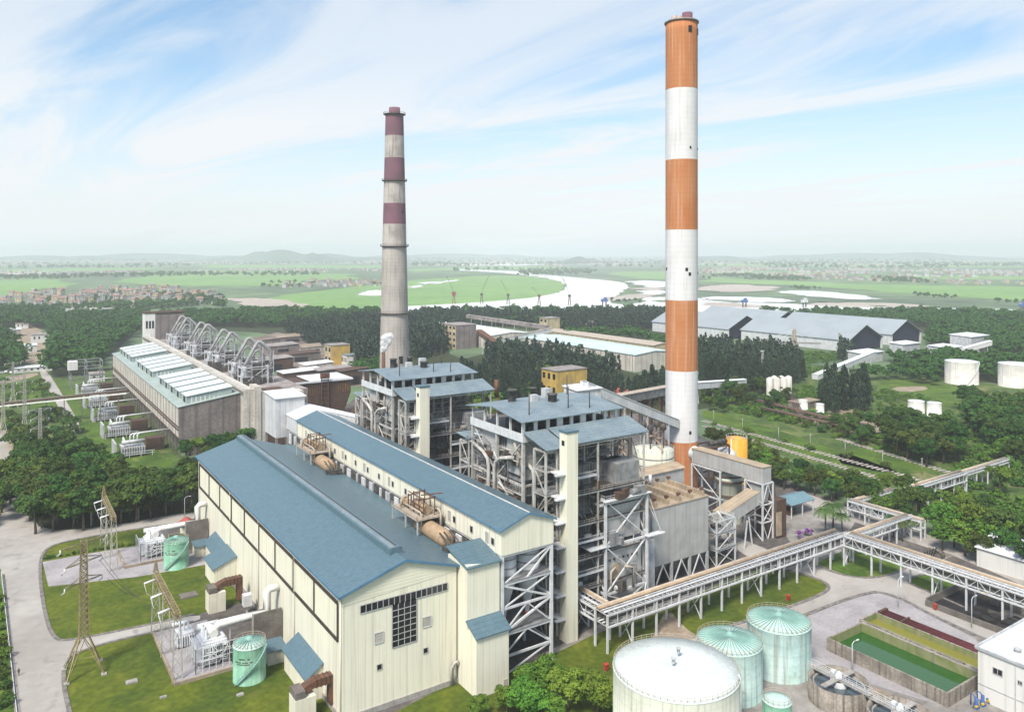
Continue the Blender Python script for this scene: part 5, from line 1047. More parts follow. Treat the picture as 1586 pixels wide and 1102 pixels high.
def pylon(x, y, h, lab, base=7.5, rz=.5, m='yellowed steel', arms=3, sc=1.0):
    t = thing('transmission_tower', lab, 'pylon', (x, y, 0))
    zb = h * .27; w = 2.0 * sc
    for a, d in ((-1, -1), (1, -1), (1, 1), (-1, 1)):
        b = MB(); f = Vector((x + a * base / 2, y + d * base / 2, .2)); g = Vector((x + a * w / 2, y + d * w / 2, zb)); b.beam(f, g, .26); b.beam(f, (x + a * w / 2, y - d * w / 2 * .2, zb), .13); b.beam(f, (x - a * w * .1, y + d * w / 2, zb), .13); m1 = f.lerp(g, .5); b.beam(m1, (x + a * base * .27, y, zb * .5), .12); b.beam(m1, (x, y + d * base * .27, zb * .5), .12); lg = b.build('leg', M[m], t)
        b = MB(); b.cbox(f.x, f.y, 0, 1.1, 1.1, .35); b.build('footing', M['concrete'], lg)
    b = MB(); lattice(b, (x, y, zb), (x, y, h), w, 1.2 * sc, int(h / 1.9), .17); b.build('mast', M[m], t)
    ca, sa = math.cos(rz), math.sin(rz)
    for k in range(arms + 1):
        z = h - .4 - k * h * .15 if k < arms else h - .1
        L = 4.6 * sc if k else 5.6 * sc
        if k == arms: break
        for s in (-1, 1):
            b = MB(); e = Vector((x + s * ca * L, y + s * sa * L, z)); 
            for o in (-.5, .5): b.beam((x - sa * o, y + ca * o, z), e, .13); b.beam((x - sa * o, y + ca * o, z + 1.4 if k else z - 1.2), e, .11)
            am = b.build('crossarm', M[m], t)
            b = MB(); pts = [e, e + Vector((0, 0, -.8)), e + Vector((-sa * 1.2, ca * 1.2, -1.6))]; b.tube(pts, .16, 6); b.build('insulator', M['porcelain'], am)
    return t
pylon(18.1, 205.4, 30.5, 'tall yellowish lattice pylon with splayed legs on the lawn beside the left road')
def gantry(x, ya, yb, h, lab):
    t = thing('line_gantry', lab, 'gantry', (x, (ya + yb) / 2, 0))
    for y in (ya, (ya + yb) / 2, yb):
        for o in (-1.1, 1.1): b = MB(); b.beam((x + o, y, 0), (x + o * .55, y, h), .24); b.build('leg', M['galvanised'], t)
        b = MB()
        for k in range(5): z0, z1 = h * k / 5, h * (k + 1) / 5; o0, o1 = 1.1 - .5 * k / 5, 1.1 - .5 * (k + 1) / 5; b.beam((x - o0, y, z0), (x + o1, y, z1), .1); b.beam((x + o0, y, z0), (x - o1, y, z1), .1)
        b.build('bracing', M['galvanised'], t)
    b = MB(); hlattice(b, (x, ya - .6, h), (x, yb + .6, h), 1.2, int((yb - ya) / 1.6), .15); b.build('beam', M['yellowed steel'], t)
    b = MB(); lattice(b, (x, yb, h + .6), (x, yb, h + 3.6), 1.0, .2, 3, .12); b.build('peak', M['yellowed steel'], t)
    for k in range(3):
        y = ya + 5 + (yb - ya - 8) * k / 2; b = MB()
        for o in (0, .35): b.tube([(x - .6, y + o, h - .2), (x - 3.2, y + o, h - .7)], .17, 7)
        b.tube([(x - 3.2, y, h - .7), (x - 2.6, y, h - 3.2), (x - .4, y, h - 5.6)], .07, 5); b.build('insulator', M['porcelain'], t)
gantry(35.3, 189, 216.5, 15, 'yellowish lattice gantry along the edge of the nearer transformer platform'); gantry(31.5, 266, 291, 16, 'yellowish lattice gantry on the gravel near the dark wood')
def transformer(ox, oy, lab, wx):
    """ox, oy: front left corner of its concrete platform; wx: hall wall"""
    t = thing('transformer', lab, 'transformer', (ox + 7, oy + 6, .6)); rr = random.Random(int(oy))
    b = MB(); b.box(ox + 5.2, ox + 11, oy + 4.5, oy + 10.5, .6, 5.4); b.box(ox + 5.6, ox + 10.6, oy + 4.9, oy + 10.1, 5.4, 5.9); b.build('tank', M['porcelain'], t)
    b = MB()
    for k in range(12): b.box(ox + 5.3 + k * .48, ox + 5.5 + k * .48, oy + 3.2, oy + 4.45, 1.3, 5.0)
    b.box(ox + 5.2, ox + 11, oy + 3.3, oy + 3.5, 4.8, 5.15); b.box(ox + 5.2, ox + 11, oy + 3.3, oy + 3.5, 1.2, 1.5); b.build('radiator', M['porcelain'], t)
    b = MB()
    for k in range(12): b.box(ox + 3.9, ox + 5.15, oy + 4.6 + k * .49, oy + 4.8 + k * .49, 1.3, 5.0)
    b.box(ox + 4, ox + 4.3, oy + 4.5, oy + 10.5, 4.8, 5.1); b.build('radiator', M['porcelain'], t)
    for k in range(3):
        y = oy + 5.5 + k * 2; b = MB(); b.lathe(ox + 6.4, y, [(.42, 5.8), (.42, 6.4), (.3, 6.5), (.34, 6.8), (.24, 6.9), (.3, 7.2), (.2, 7.3), (.25, 7.7), (.1, 8.2)], 10); b.build('bushing', M['porcelain'], t)
    b = MB(); b.tube([(ox + 5.4, oy + 10.2, 7.2), (ox + 10.2, oy + 10.2, 7.2)], .7, 12); b.beam((ox + 6, oy + 10.2, 5.4), (ox + 6, oy + 10.2, 6.6), .2); b.beam((ox + 9.6, oy + 10.2, 5.4), (ox + 9.6, oy + 10.2, 6.6), .2); b.build('conservator', M['porcelain'], t)
    b = MB()
    for _ in range(14): z = rr.uniform(1, 5.6); b.tube([(ox + 4 + rr.uniform(0, 8), oy + 2.6 + rr.uniform(0, 1), z), (ox + 4 + rr.uniform(0, 8), oy + 2.8, z), (ox + 4 + rr.uniform(0, 8), oy + 3, 1)], .13, 6)
    b.build('oil_pipe', M['white steel'], t)
    b = MB()
    for k in range(8):
        for y in (oy + 1.2, ): b.beam((ox + 3.2 + k * 1.5, y, .6), (ox + 3.2 + k * 1.5, y, 6.4), .14)
    b.beam((ox + 3.2, oy + 1.2, 6.3), (ox + 13.7, oy + 1.2, 6.3), .12); b.beam((ox + 3.2, oy + 1.2, 3.4), (ox + 13.7, oy + 1.2, 3.4), .1)
    for k in range(5): b.beam((ox + 3.2, oy + 1.2 + k * 2.4, .6), (ox + 3.2, oy + 1.2 + k * 2.4, 6.3), .14)
    b.beam((ox + 3.2, oy + 1.2, 6.3), (ox + 3.2, oy + 10.8, 6.3), .12); b.build('sprinkler_frame', M['white steel'], t)
    bd = thing('bus_duct', 'thick white bus duct from the %s transformer bending up to the hall wall' % ('nearer' if oy < 220 else 'farther'), 'duct', (ox + 14, oy + 8, 0))
    for k in range(1):
        b = MB(); y = oy + 8.2; b.tube([(ox + 9.2, y, 5.4), (ox + 9.2, y, 7.0), (ox + 9.8, y, 7.6), (wx - 3.6, y, 7.6), (wx - 3, y, 8.2), (wx - 3, y, 12.6), (wx - 2.4, y, 13.2), (wx + .1, y, 13.2)], .95, 14); b.tube([(ox + 8.2, y - 2.8, 6.8), (ox + 8.2, y + 2.2, 6.8)], 1.0, 14); b.build('duct', M['white wall'], bd)
        b = MB()
        for x in (ox + 12, ox + 17, wx - 4): b.lathe(x, y, [(.3, .1), (.3, 6.6)], 6)
        b.build('support', M['white steel'], bd) if False else None
    for x in (ox + 12.5, wx - 5.5): b = MB(); b.beam((x, oy + 8.2, .1), (x, oy + 8.2, 6.8), .25); b.build('support', M['white steel'], bd)
    fw = thing('fire_wall', 'dark stained fire wall between the hall and the %s transformer' % ('nearer' if oy < 220 else 'farther'), 'wall', (wx - 4, oy + 5, 0)); b = MB(); b.box(wx - 7.2, wx - .35, oy + 4.8, oy + 5.3, 0, 9.2); b.build('panel', M['dark concrete'], fw)
    b = MB(); b.box(wx - 7.5, wx - 7.2, oy + 4.7, oy + 5.4, 0, 9.4); b.build('pillar', M['concrete'], fw)
    return t
for oy, w in ((187.6, 'nearer'), (266, 'farther')):
    pl = MB(); pl.box(34.8, 47.5, oy, oy + (28 if w == 'nearer' else 16), 0, .55); pl.build('transformer_platform', M['gravel'], label='raised concrete platform of the %s transformer' % w, cat='platform')
    kb = MB(); kb.box(34.3, 48, oy - .45, oy, 0, .8); kb.box(34.3, 34.8, oy, oy + (28 if w == 'nearer' else 16), 0, .8); kb.build('platform_edge', M['dirt'], label='tan low edge wall round the %s transformer platform' % w, cat='wall')
    transformer(36, oy, 'white finned transformer full of pipework, %s the camera on its platform' % ('near' if w == 'nearer' else 'far from'), 60.5)
    yd = MB(); yd.sheet([(48, oy - .4), (60.2, oy + 2), (60.2, oy + 28), (48, oy + 28)], .07); yd.build('transformer_yard', M['dark yard'], kind='structure')
    t = thing('control_kiosk', 'low cream kiosk with a blue lean-to roof behind the green tank of the %s transformer' % w, 'kiosk', (56, oy - 2, 0)); b = MB(); b.box(54.4, 58.4, oy - 3.4, oy + .6, 0, 3.4); b.build('wall', M['cream plain'], t); b = MB(); b.slab([(54, oy - 3.8, 3.4), (58.8, oy - 3.8, 3.4), (58.8, oy + 1, 4.2), (54, oy + 1, 4.2)], .18); b.build('roof', M['blue roofing'], t)
    # a second small white transformer behind
t = thing('auxiliary_transformer', 'small white auxiliary transformer behind a low wall on the nearer platform', 'transformer', (41, 206, 0)); b = MB(); b.box(38, 42, 204, 208, .55, 3.6); b.tube([(37.8, 209, 4.2), (42, 209, 4.2)], .5, 10); b.build('tank', M['porcelain'], t); b = MB()
for k in range(8): b.box(37.9 + k * .55, 38.1 + k * .55, 203, 204, .9, 3.3)
b.build('radiator', M['porcelain'], t); b = MB()
for k in range(3): b.lathe(39 + k, 206, [(.25, 3.6), (.2, 4.4), (.25, 4.6), (.1, 5.4)], 8)
b.build('bushing', M['porcelain'], t)
# vent house with rust duct
def vent_house(x, y, lab):
    t = thing('air_intake_house', lab, 'vent house', (x, y, 0)); b = MB(); b.box(x - 2.6, x + 1.8, y - 2, y + 2, 0, 5.2); b.build('wall', M['cream plain'], t); b = MB(); b.box(x - 2.5, x - .4, y - 1.9, y + 1.9, 5.2, 6.7); b.build('roof_box', M['dark concrete'], t)
    b = MB(); b.slab([(x - .4, y - 1, 6.9), (x + 2, y - 1, 7.7), (x + 2, y + 1, 7.7), (x - .4, y + 1, 6.9)], 1.5); b.box(x + 2, x + 6.6, y - 1, y + 1, 6.1, 7.7); b.box(x + 5.2, x + 6.6, y - .98, y + .98, 1.5, 6.1); b.build('duct', M['rust brown'], t)
    b = MB()
    for k in range(5): b.box(x + 2.2 + k * .95, x + 2.4 + k * .95, y - 1.12, y + 1.12, 6.0, 7.82)
    b.build('duct_rib', M['dark rust'], t)
vent_house(51.5, 221.5, 'cream vent house with thick rusty duct, beside the nearer transformer platform'); vent_house(54.6, 159.5, 'cream vent house with rusty duct at the near corner of the hall, bottom edge')
t = thing('gas_rack', 'white cabinet on a stand by the hall wall above the rusty duct', 'cabinet', (57.5, 214, 0)); b = MB(); b.box(56.4, 58.6, 213, 215, 2.4, 5.4); b.build('cabinet', M['white steel'], t); b = MB(); b.box(57.3, 57.7, 213.8, 214.2, 0, 2.4); b.build('stand', M['white steel'], t)
for (px, py, w, d, lab) in ((204, 1056, 2.4, 1.6, 'larger grey access hatch on the front lawn'), (253, 1080, 1.4, .8, 'smaller pale access hatch on the front lawn'), (292, 922, 4.6, 3.6, 'dark square concrete cover on lawn beside the vent house'), (372, 1076, 1.5, .9, 'brownish hatch on lawn in front of the green tank')):
    x, y = G(px, py); tag(MB().box(x - w / 2, x + w / 2, y - d / 2, y + d / 2, 0, .35).box(x - w / 2 + .15, x + w / 2 - .15, y - d / 2 + .15, y + d / 2 - .15, .35, .45).build('access_hatch', M['concrete'] if w < 3 else M['dark concrete']), lab, 'hatch')
t = thing('pipe_fence', 'long low pipe fence along the left road verge', 'fence', (*G(10, 960), 0)); b = MB(); p0, p1 = Vector((*G(2, 890), 0)), Vector((*G(27, 1120), 0))
for k in range(23): q = p0.lerp(p1, k / 22); b.beam(q, q + Vector((0, 0, 1.2)), .12)
for h in (.6, 1.1): b.beam(p0 + Vector((0, 0, h)), p1 + Vector((0, 0, h)), .1)
b.build('rail', M['white steel'], t)
for px, py, s in ((5, 640, .8), (38, 640, 1.0), (62, 690, .7), (20, 590, .7)):
    x, y = G(px, py + 40); pylon(x, y, 26 * s + 10, {5: 'slim lattice pylon at the left edge by the hedge trees', 38: 'tallest lattice pylon by the overhead pipeline at left', 62: 'slim lattice pylon among the round trees left of the old hall', 20: 'lattice pylon on the far left lawn'}[px], 5, .3, 'galvanised', 3, .8)
# power line conductors from the pylon to the gantry
b = MB()
for z, o in ((29.5, 0), (25, 1.5), (20.5, 3)):
    a, c = Vector((20 + o, 206, z)), Vector((32.2, 196 + o * 4, 14.2)); b.tube([a.lerp(c, k / 6) - Vector((0, 0, 2.2 * math.sin(math.pi * k / 6))) for k in range(7)], .05, 4)
b.build('power_line', M['dark steel'], label='sagging power lines between tall pylon and lattice gantry', cat='cable')
# ---------------------------------------------------------------- old plant at the left
o = thing('old_turbine_hall', 'long weathered panel hall with mint sawtooth skylights and dirty brown end wall', 'factory building', (89, 395, 0))
OX0, OX1, OY0, OY1, OE, OR_ = 74.5, 103.0, 395.0, 634.0, 24.0, 28.2
b = MB(); b.add([(OX0, OY0, 9), (OX0, OY1, 9), (OX0, OY1, OE), (OX0, OY0, OE)], [(0, 3, 2, 1)]); b.add([(OX0, OY1, 0), (OX1, OY1, 0), (OX1, OY1, OR_), (OX0, OY1, OE)], [(3, 2, 1, 0)]); b.add([(OX0, OY0, 9), (OX0, OY1, 9), (OX0 + .5, OY1, 9), (OX0 + .5, OY0, 9)], [(0, 1, 2, 3)]); b.build('side_wall', M['pale old wall'], o)
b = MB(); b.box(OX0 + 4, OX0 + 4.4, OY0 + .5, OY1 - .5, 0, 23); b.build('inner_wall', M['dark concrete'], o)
b = MB(); b.extr([(OX0 + .01, 9), (OX1, 3), (OX1, OR_ - .1), (OX0 + .01, OE - .1)], OY0 - .02, OY0 + .4); b.build('end_wall', M['brown old wall'], o)
b = MB(); b.extr([(OX0 + 3, 0), (OX1, 0), (OX1, 3.2), (OX0 + 3, 9.2)], OY0 + 1.5, OY0 + 1.9); b.build('base_wall', M['dark concrete'], o)
for i in range(31): y = OY0 + .3 + i * (OY1 - OY0 - .6) / 30; b = MB(); b.box(OX0 - .15, OX0 + .55, y - .3, y + .3, 0, 9); b.box(OX0 - .14, OX0 - .02, y - .18, y + .18, 9, OE); b.build('column', M['dark concrete'], o)
b = MB()
for z in (9.4, 13.2, 14.6): b.box(OX0 - .6, OX0 - .16, OY0, OY1, z - .2, z + .2)
b.build('wall_pipe', M['dark rust'], o)
b = MB(); b.slab([(OX0 - .7, OY0 - .4, OE + .1), (OX1, OY0 - .4, OR_ + .1), (OX1, OY1 + .4, OR_ + .1), (OX0 - .7, OY1 + .4, OE + .1)], .25); b.build('roof', M['mint trim'], o)
n = 15
for i in range(n):
    y = OY0 + 3 + i * 15.6; g = 11.8
    if i in (5, 10): continue
    b = MB(); b.extr([(OX0 + 4, OE + .5), (OX1 - 3.5, OR_ - .3), (OX1 - 3.5, OR_ + 2.9), (OX0 + 4, OE + 4.3)], y, y + g); sk = b.build('skylight', M['mint trim'], o)
    b = MB(); b.slab([(OX0 + 3.6, y - .5, OE + 4.4), (OX1 - 3.3, y - .5, OR_ + 3.0), (OX1 - 3.3, y + g + .5, OR_ + 3.0), (OX0 + 3.6, y + g + .5, OE + 4.4)], .18); b.build('skylight_roof', M['pale mint roof'], sk)
    b = MB(); b.box(OX0 + 3.9, OX0 + 3.98, y + 3.4, y + 7.4, OE + .9, OE + 3.6); b.build('louvre', M['dark interior'], sk)
    b = MB()
    for k in range(11): x = OX0 + 6 + k * 2.05; b.box(x, x + .55, y - .06, y, OE + .9 + k * .3, OE + 3.9 - k * .09)
    for k in range(6): x = OX0 + 6.2 + k * 3.6; b.box(x, x + 1.4, y + 1, y + g - 1, OE + 4.5 + (x - OX0 - 3.6) * .127 - .1, OE + 4.5 + (x - OX0 - 3.6) * .127 + .12)
    b.build('skylight_rib', M['white roof'], sk)
# raised strip behind the hall
b = MB(); b.box(103.0, 108, 390, 690, 0, 30.2); b.build('side_wall', M['pale old wall'], o)
b = MB(); b.box(102.7, 103.0, 390, 690, 27.6, 29.2); b.build('parapet', M['dark concrete'], o)
b = MB()
for i in range(50): b.beam((103.2, 391 + i * 6, 30.2), (103.2, 391 + i * 6, 31.6), .14)
b.beam((103.2, 391, 31.5), (103.2, 685, 31.5), .12); b.build('handrail', M['light grey steel'], o)
o2 = thing('old_boiler_hall', 'old boiler hall deck behind the mint skylights, with tower at its far end', 'factory building', (120, 390, 0))
b = MB(); b.box(108, 138, 398, 690, 0, 26.5); b.build('deck', M['old flat roof'], o2)
b = MB(); b.box(108, 111, 388, 398, 0, 31.5); b.box(111, 114, 388.5, 398, 0, 28); b.build('stair_tower', M['pale old wall'], o2); b = MB(); b.box(114, 123, 389, 398, 0, 29); b.build('stair_tower', M['dark rust'], o2); b = MB(); b.box(123, 133, 390, 398, 0, 27); b.build('stair_tower', M['pale old wall'], o2)
b = MB(); b.box(104, 112, 690, 700, 0, 48); tw = b.build('end_tower', M['white wall'], o2); b = MB(); b.box(112, 134, 690, 702, 0, 47); b.build('end_tower', M['brown old wall'], o2); b = MB(); b.box(103.6, 134.4, 689.6, 702.4, 48, 49.2); b.build('tower_roof', M['dark rust'], o2)
for k in range(3): b = MB(); b.box(105 + k * 2.3, 106.4 + k * 2.3, 689.85, 690.02, 36, 42); b.build('window', M['window glass'], tw)
rr = random.Random(11)
# eight bent flue ducts, in four pairs
for p, yb in enumerate((428, 486, 548, 612)):
    for k in range(2):
        y = yb + k * 20; t = thing('bent_flue_duct', 'grey hairpin flue duct of the old boilers, %s of the %s pair from the camera' % ('first' if k == 0 else 'second', ('nearest', 'second', 'third', 'farthest')[p]), 'flue duct', (122, y, 26.5), 'hairpin flue ducts on the old boiler hall')
        for dy in (0, ): 
            b = MB(); b.tube([(112.5, y - 1, 35), (120, y, 47.9), (120.8, y, 48.9), (122, y, 49.0), (127, y, 44.4), (127.6, y, 43), (127.6, y, 26.5)], .92, 12); b.build('duct', M['dull grey duct'], t)
            b = MB(); b.tube([(114, y + 4, 33), (120.6, y + 4.4, 43.5), (122, y + 4.4, 44.2), (125.4, y + 4.4, 41), (125.8, y + 4.4, 26.5)], .6, 10); b.build('duct', M['dull grey duct'], t)
            b = MB()
            for zq in (30, 34.5, 39): b.beam((117, y - 2, zq), (128.6, y - 2, zq), .3); b.beam((128.6, y - 2, zq), (128.6, y + 5, zq), .3); b.beam((117, y - 2, zq), (117, y + 5, zq), .3); b.beam((117, y - 2, zq + 1.2), (128.6, y - 2, zq + 1.2), .14)
            for xq in (117, 122.5, 128.6): b.beam((xq, y - 2, 26.5), (xq, y - 2, 44 if xq > 120 else 40), .32)
            b.beam((128.6, y + 5, 26.5), (128.6, y + 5, 44), .32); b.beam((122.5, y - 2, 30), (128.6, y - 2, 39), .22); b.build('stair_frame', M['light grey steel'], t)
        b = MB(); b.lathe(113.2, y - 1, [(2.2, 26.5), (2.2, 31), (1.3, 35), (1.3, 36.4)], 14); b.build('cyclone', M['light grey steel'], t)
        b = MB()
        for x in (111, 125): b.beam((x, y - 4, 26.5), (x, y - 4, 37), .4); b.beam((x, y + 3, 26.5), (x, y + 3, 37), .4)
        for z in (31, 36): b.beam((111, y - 4, z), (125, y - 4, z), .35); b.beam((111, y + 3, z), (125, y + 3, z), .35); b.beam((111, y - 4, z), (111, y + 3, z), .35); b.beam((125, y - 4, z), (125, y + 3, z), .35)
        b.beam((111, y - 4, 26.5), (125, y - 4, 36), .25); b.build('support_frame', M['white steel'], t)
        b = MB()
        for _ in range(5): b.cbox(rr.uniform(112, 124), rr.uniform(y - 6, y + 6), 26.5, rr.uniform(2, 5), rr.uniform(2, 4), rr.uniform(1.5, 6))
        b.cbox(122, y + 3, 26.5, 7, 5, 10.5); b.build('fan_housing', M['machinery grey'], t)
# brown rusted bunker right of it
t = thing('rusty_bunker', 'dark rusty steel bunker with open roof frame beside the old boiler hall', 'bunker', (150, 432, 0)); b = MB(); b.extr([(136, 6), (170, 6), (174, 17), (174, 24), (132, 24), (132, 17)], 428, 452); b.build('hopper', M['dark rust'], t)
b = MB(); b.box(131, 175, 427, 428, 24, 24.9); b.box(131, 132, 428, 453, 24, 24.9); b.box(174, 175, 428, 453, 24, 24.9); b.box(150, 174, 428.5, 452, 24.6, 25); b.build('roof_frame', M['white roof'], t)
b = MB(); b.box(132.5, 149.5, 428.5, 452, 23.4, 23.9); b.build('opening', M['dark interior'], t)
b = MB()
for i in range(30): b.box(132.6 + i * 1.4, 133.2 + i * 1.4, 427.8, 428, 17, 24)
b.build('sheet_rib', mat('orange rust', (.20, .10, .04), .85, .3, .2, (.06, .04, .035), .6), t)
for x in (137, 150, 163, 170): b = MB(); b.box(x - .6, x + .6, 428.2, 429.4, 0, 17); b.build('leg', M['dark rust'], t)
b = MB(); b.beam((156, 427, 0), (156, 427, 27), .4); b.beam((160, 427, 0), (160, 427, 27), .4)
for k in range(10): b.beam((156, 427, 2 + k * 2.6), (160, 427, 2 + k * 2.6), .25)
b.cbox(158, 426.8, 26, 5, 2, 3); b.build('ladder_tower', M['rust brown'], t)
t = thing('rusty_pipework', 'heap of rusty pipes and old ducts between bunker and far boiler', 'pipework', (150, 400, 0)); b = MB()
for _ in range(16): x, y = rr.uniform(128, 180), rr.uniform(330, 420); b.tube([(x, y, 0), (x, y, rr.uniform(4, 14)), (x + rr.uniform(4, 14), y + rr.uniform(-3, 3), rr.uniform(6, 14)), (x + rr.uniform(6, 16), y, 0)], rr.uniform(.5, 1.4), 8)
b.build('pipe', M['dark rust'], t); b = MB()
for _ in range(14): b.cbox(rr.uniform(128, 182), rr.uniform(330, 420), 0, rr.uniform(3, 12), rr.uniform(3, 12), rr.uniform(3, 13), rr.choice((0, 0, .2)))
b.build('duct_box', M['machinery grey'], t); b = MB()
for _ in range(12):
    x, y = rr.uniform(128, 180), rr.uniform(330, 420); b.beam((x, y, 0), (x, y, 13), .5); b.beam((x, y, 12.5), (x + rr.uniform(5, 12), y, 12.5), .45); b.beam((x + 6, y, 0), (x + 6, y, 12.5), .5)
b.build('steel_bent', M['rust brown'], t)
# low old sheds and rubble behind the boiler hall
for i, (px, py, w, d, h, m, r) in enumerate(((440, 548, 30, 24, 8, 'brown old wall', 'old flat roof'), (468, 560, 34, 20, 7, 'dark concrete', 'dark rust'), (430, 575, 26, 20, 10, 'dark rust', 'old flat roof'), (495, 575, 24, 16, 6, 'pale old wall', 'white roof'), (470, 592, 30, 16, 8, 'dark rust', 'white roof'), (415, 540, 24, 30, 9, 'brown old wall', 'rusty ground'), (520, 590, 26, 14, 9, 'machinery grey', 'old flat roof'), (550, 596, 22, 12, 11, 'dark rust', 'dark rust'), (455, 530, 40, 30, 6, 'brown old wall', 'dirt'), (488, 545, 30, 24, 5, 'pale old wall', 'dirt'))):
    x, y = G(px, py); t = thing('old_shed', ('low brown shed nearest the far end of the old ducts', 'dark shed with rusty roof in the scrap yard', 'rusty shed close behind the last hairpin duct', 'small pale shed with white roof before the ochre house', 'rusty shed with white roof right of the steel bunker', 'long brown shed along the boiler hall deck', 'grey shed left of the far boiler stairs', 'tall rusty box shed close to the old chimney', 'wide low shed with dusty roof at the edge of the far wood', 'low pale shed with dusty roof beside the ochre house')[i], 'shed', (x, y, 0)); b = MB(); b.box(x - w / 2, x + w / 2, y, y + d, 0, h); b.build('wall', M[m], t)
    b = MB(); b.slab([(x - w / 2 - .6, y - .6, h), (x + w / 2 + .6, y - .6, h + 1.2), (x + w / 2 + .6, y + d + .6, h + 1.2), (x - w / 2 - .6, y + d + .6, h)], .3); b.build('roof', M[r], t)
    b = MB(); b.box(x - w * .2, x + w * .15, y - .12, y - .02, 0, h * .6); b.build('door', M['dark interior'], t)
# switchgear yards along the old hall: white fire walls with transformers
for i in range(5):
    y = 414 + i * 48; t = thing('old_transformer_bay', 'white walled transformer bay on grass beside the old hall, %s from the camera' % ('nearest', 'second', 'third', 'fourth', 'fifth')[i], 'transformer bay', (60, y, 0), 'transformer bays along the old hall')
    b = MB(); b.box(49, 49.8, y - 4, y + 8, 0, 7); b.build('fire_wall', M['light grey steel'], t)
    b = MB(); b.box(52, 62, y - 3, y + 5, .5, 4.8); b.tube([(52, y - 3, 7), (62, y - 3, 7)], .9, 10); b.build('tank', M['light grey steel'], t)
    b = MB()
    for k in range(10): b.box(51.6 + k * 1.1, 52.1 + k * 1.1, y - 5.0, y - 3.1, .8, 4.6)
    b.build('radiator', M['light grey steel'], t)
    b = MB()
    for k in range(4): b.beam((50 + k * 5, y - 6, 0), (50 + k * 5, y - 6, 2.6), .25)
    b.beam((50, y - 6, 2.5), (66, y - 6, 2.5), .25); b.beam((50, y - 6, 1.4), (66, y - 6, 1.4), .2); b.build('railing', M['white steel'], t)
    b = MB()
    for k in range(3): b.tube([(56 + k * 1.6, y - 1, 5.5), (56 + k * 1.6, y - 1, 9.6), (57 + k * 1.6, y - .5, 10.2), (74, y + 1, 10.2)], .4, 8)
    b.build('bus_duct', M['white steel'], t)
    b = MB()
    for k in range(3): b.lathe(53.4, y - 1.5 + k * 2.4, [(.5, 5.5), (.3, 6.2), (.5, 6.4), (.3, 7), (.4, 7.2), (.15, 8.6)], 8)
    b.build('bushing', M['porcelain'], t)
    b = MB(); b.box(64, 72, y + 4, y + 10, 0, 6); b.build('cubicle', M['dark rust'], t)
t = thing('old_switchyard_frame', 'grey steel switchyard frame at the far corner of the old hall', 'steel frame', (58, 640, 0)); frame(t, [48, 58, 68], [636, 652], 0, [7, 14, 19], mt='mid grey steel', cw=.6, bw=.5, brace=[('x', 636, ['/', '\\'])]); b = MB(); b.box(46, 52, 633, 640, 14, 20); b.build('cabinet', M['white wall'], t)
# overhead pipeline across the left
p, q = Vector((*G(-60, 690), 12)), Vector((74.2, 476, 14.5)); t = thing('overhead_pipeline', 'long sagging black and white overhead pipeline carried on posts at left', 'pipeline', ((p.x + q.x) / 2, (p.y + q.y) / 2, 0))
p = Vector((*Dp(-70, 475), 97 - (632 - 392) * 475 / F)); q = Vector((*Dp(198, 440), 97 - (604 - 392) * 440 / F))
dn = Vector((0, 0, 1.6))
for k in range(3): b = MB(); w = Vector((-.3, 1.0, 0)) * (k - 1); b.tube([p + w, p.lerp(q, .5) + w, q + w], .55, 8); b.build('pipe', M['dark rust' if k < 2 else 'mid grey steel'], t)
b = MB(); b.beam(p - dn, q - dn, 2.2, .7); b.build('walkway', M['white wall'], t)
for k in range(10):
    c = p.lerp(q, (k + .5) / 10); b = MB(); b.beam(c + Vector((0, 0, .3)), (c.x, c.y, 0), .45); b.build('post', M['dark concrete'], t)
# small low buildings at left far
for (px, py, w, d, h, m, r, lab) in ((150, 590, 10, 8, 6, 'white wall', 'old flat roof', 'low pale shed at the corner of the far road'), (52, 575, 26, 7, 4, 'white wall', 'white roof', 'long low white shed by the parked cars at far left'), (42, 545, 16, 12, 7, 'white wall', 'white roof', 'pale concrete block house among the left trees'), (60, 530, 14, 10, 9, 'white wall', 'old flat roof', 'tall pale house behind the left trees'), (18, 520, 18, 14, 8, 'concrete', 'white roof', 'wide grey house near left edge'), (34, 508, 14, 12, 7, 'white wall', 'town roof', 'white house with red roof near left edge')):
    x, y = G(px, py); t = thing('low_building', lab, 'building', (x, y, 0)); b = MB(); b.box(x - w / 2, x + w / 2, y - d / 2, y + d / 2, 0, h); wl = b.build('wall', M[m], t); b = MB(); b.slab([(x - w / 2 - .5, y - d / 2 - .5, h), (x + w / 2 + .5, y - d / 2 - .5, h), (x + w / 2 + .5, y + d / 2 + .5, h + .8), (x - w / 2 - .5, y + d / 2 + .5, h + .8)], .3); b.build('roof', M[r], t)
    for k in range(max(1, int(w / 5))): x2 = x - w / 2 + 2 + k * 4.4; window(t, 'x', y - d / 2, x2, x2 + 1.6, h * .45, h * .75, 0, 0)
# red roofed hut by the hall
t = thing('hut', 'small hut with dark red roof at the far corner of the hall', 'hut', (57, 288, 0)); b = MB(); b.box(55, 59, 285, 290, 0, 3.6); b.build('wall', M['cream plain'], t); b = MB(); b.slab([(54.4, 284.4, 3.4), (57, 284.4, 5), (57, 290.6, 5), (54.4, 290.6, 3.4)], .2); b.slab([(57, 284.4, 5), (59.6, 284.4, 3.4), (59.6, 290.6, 3.4), (57, 290.6, 5)], .2); b.build('roof', M['red roof'], t)

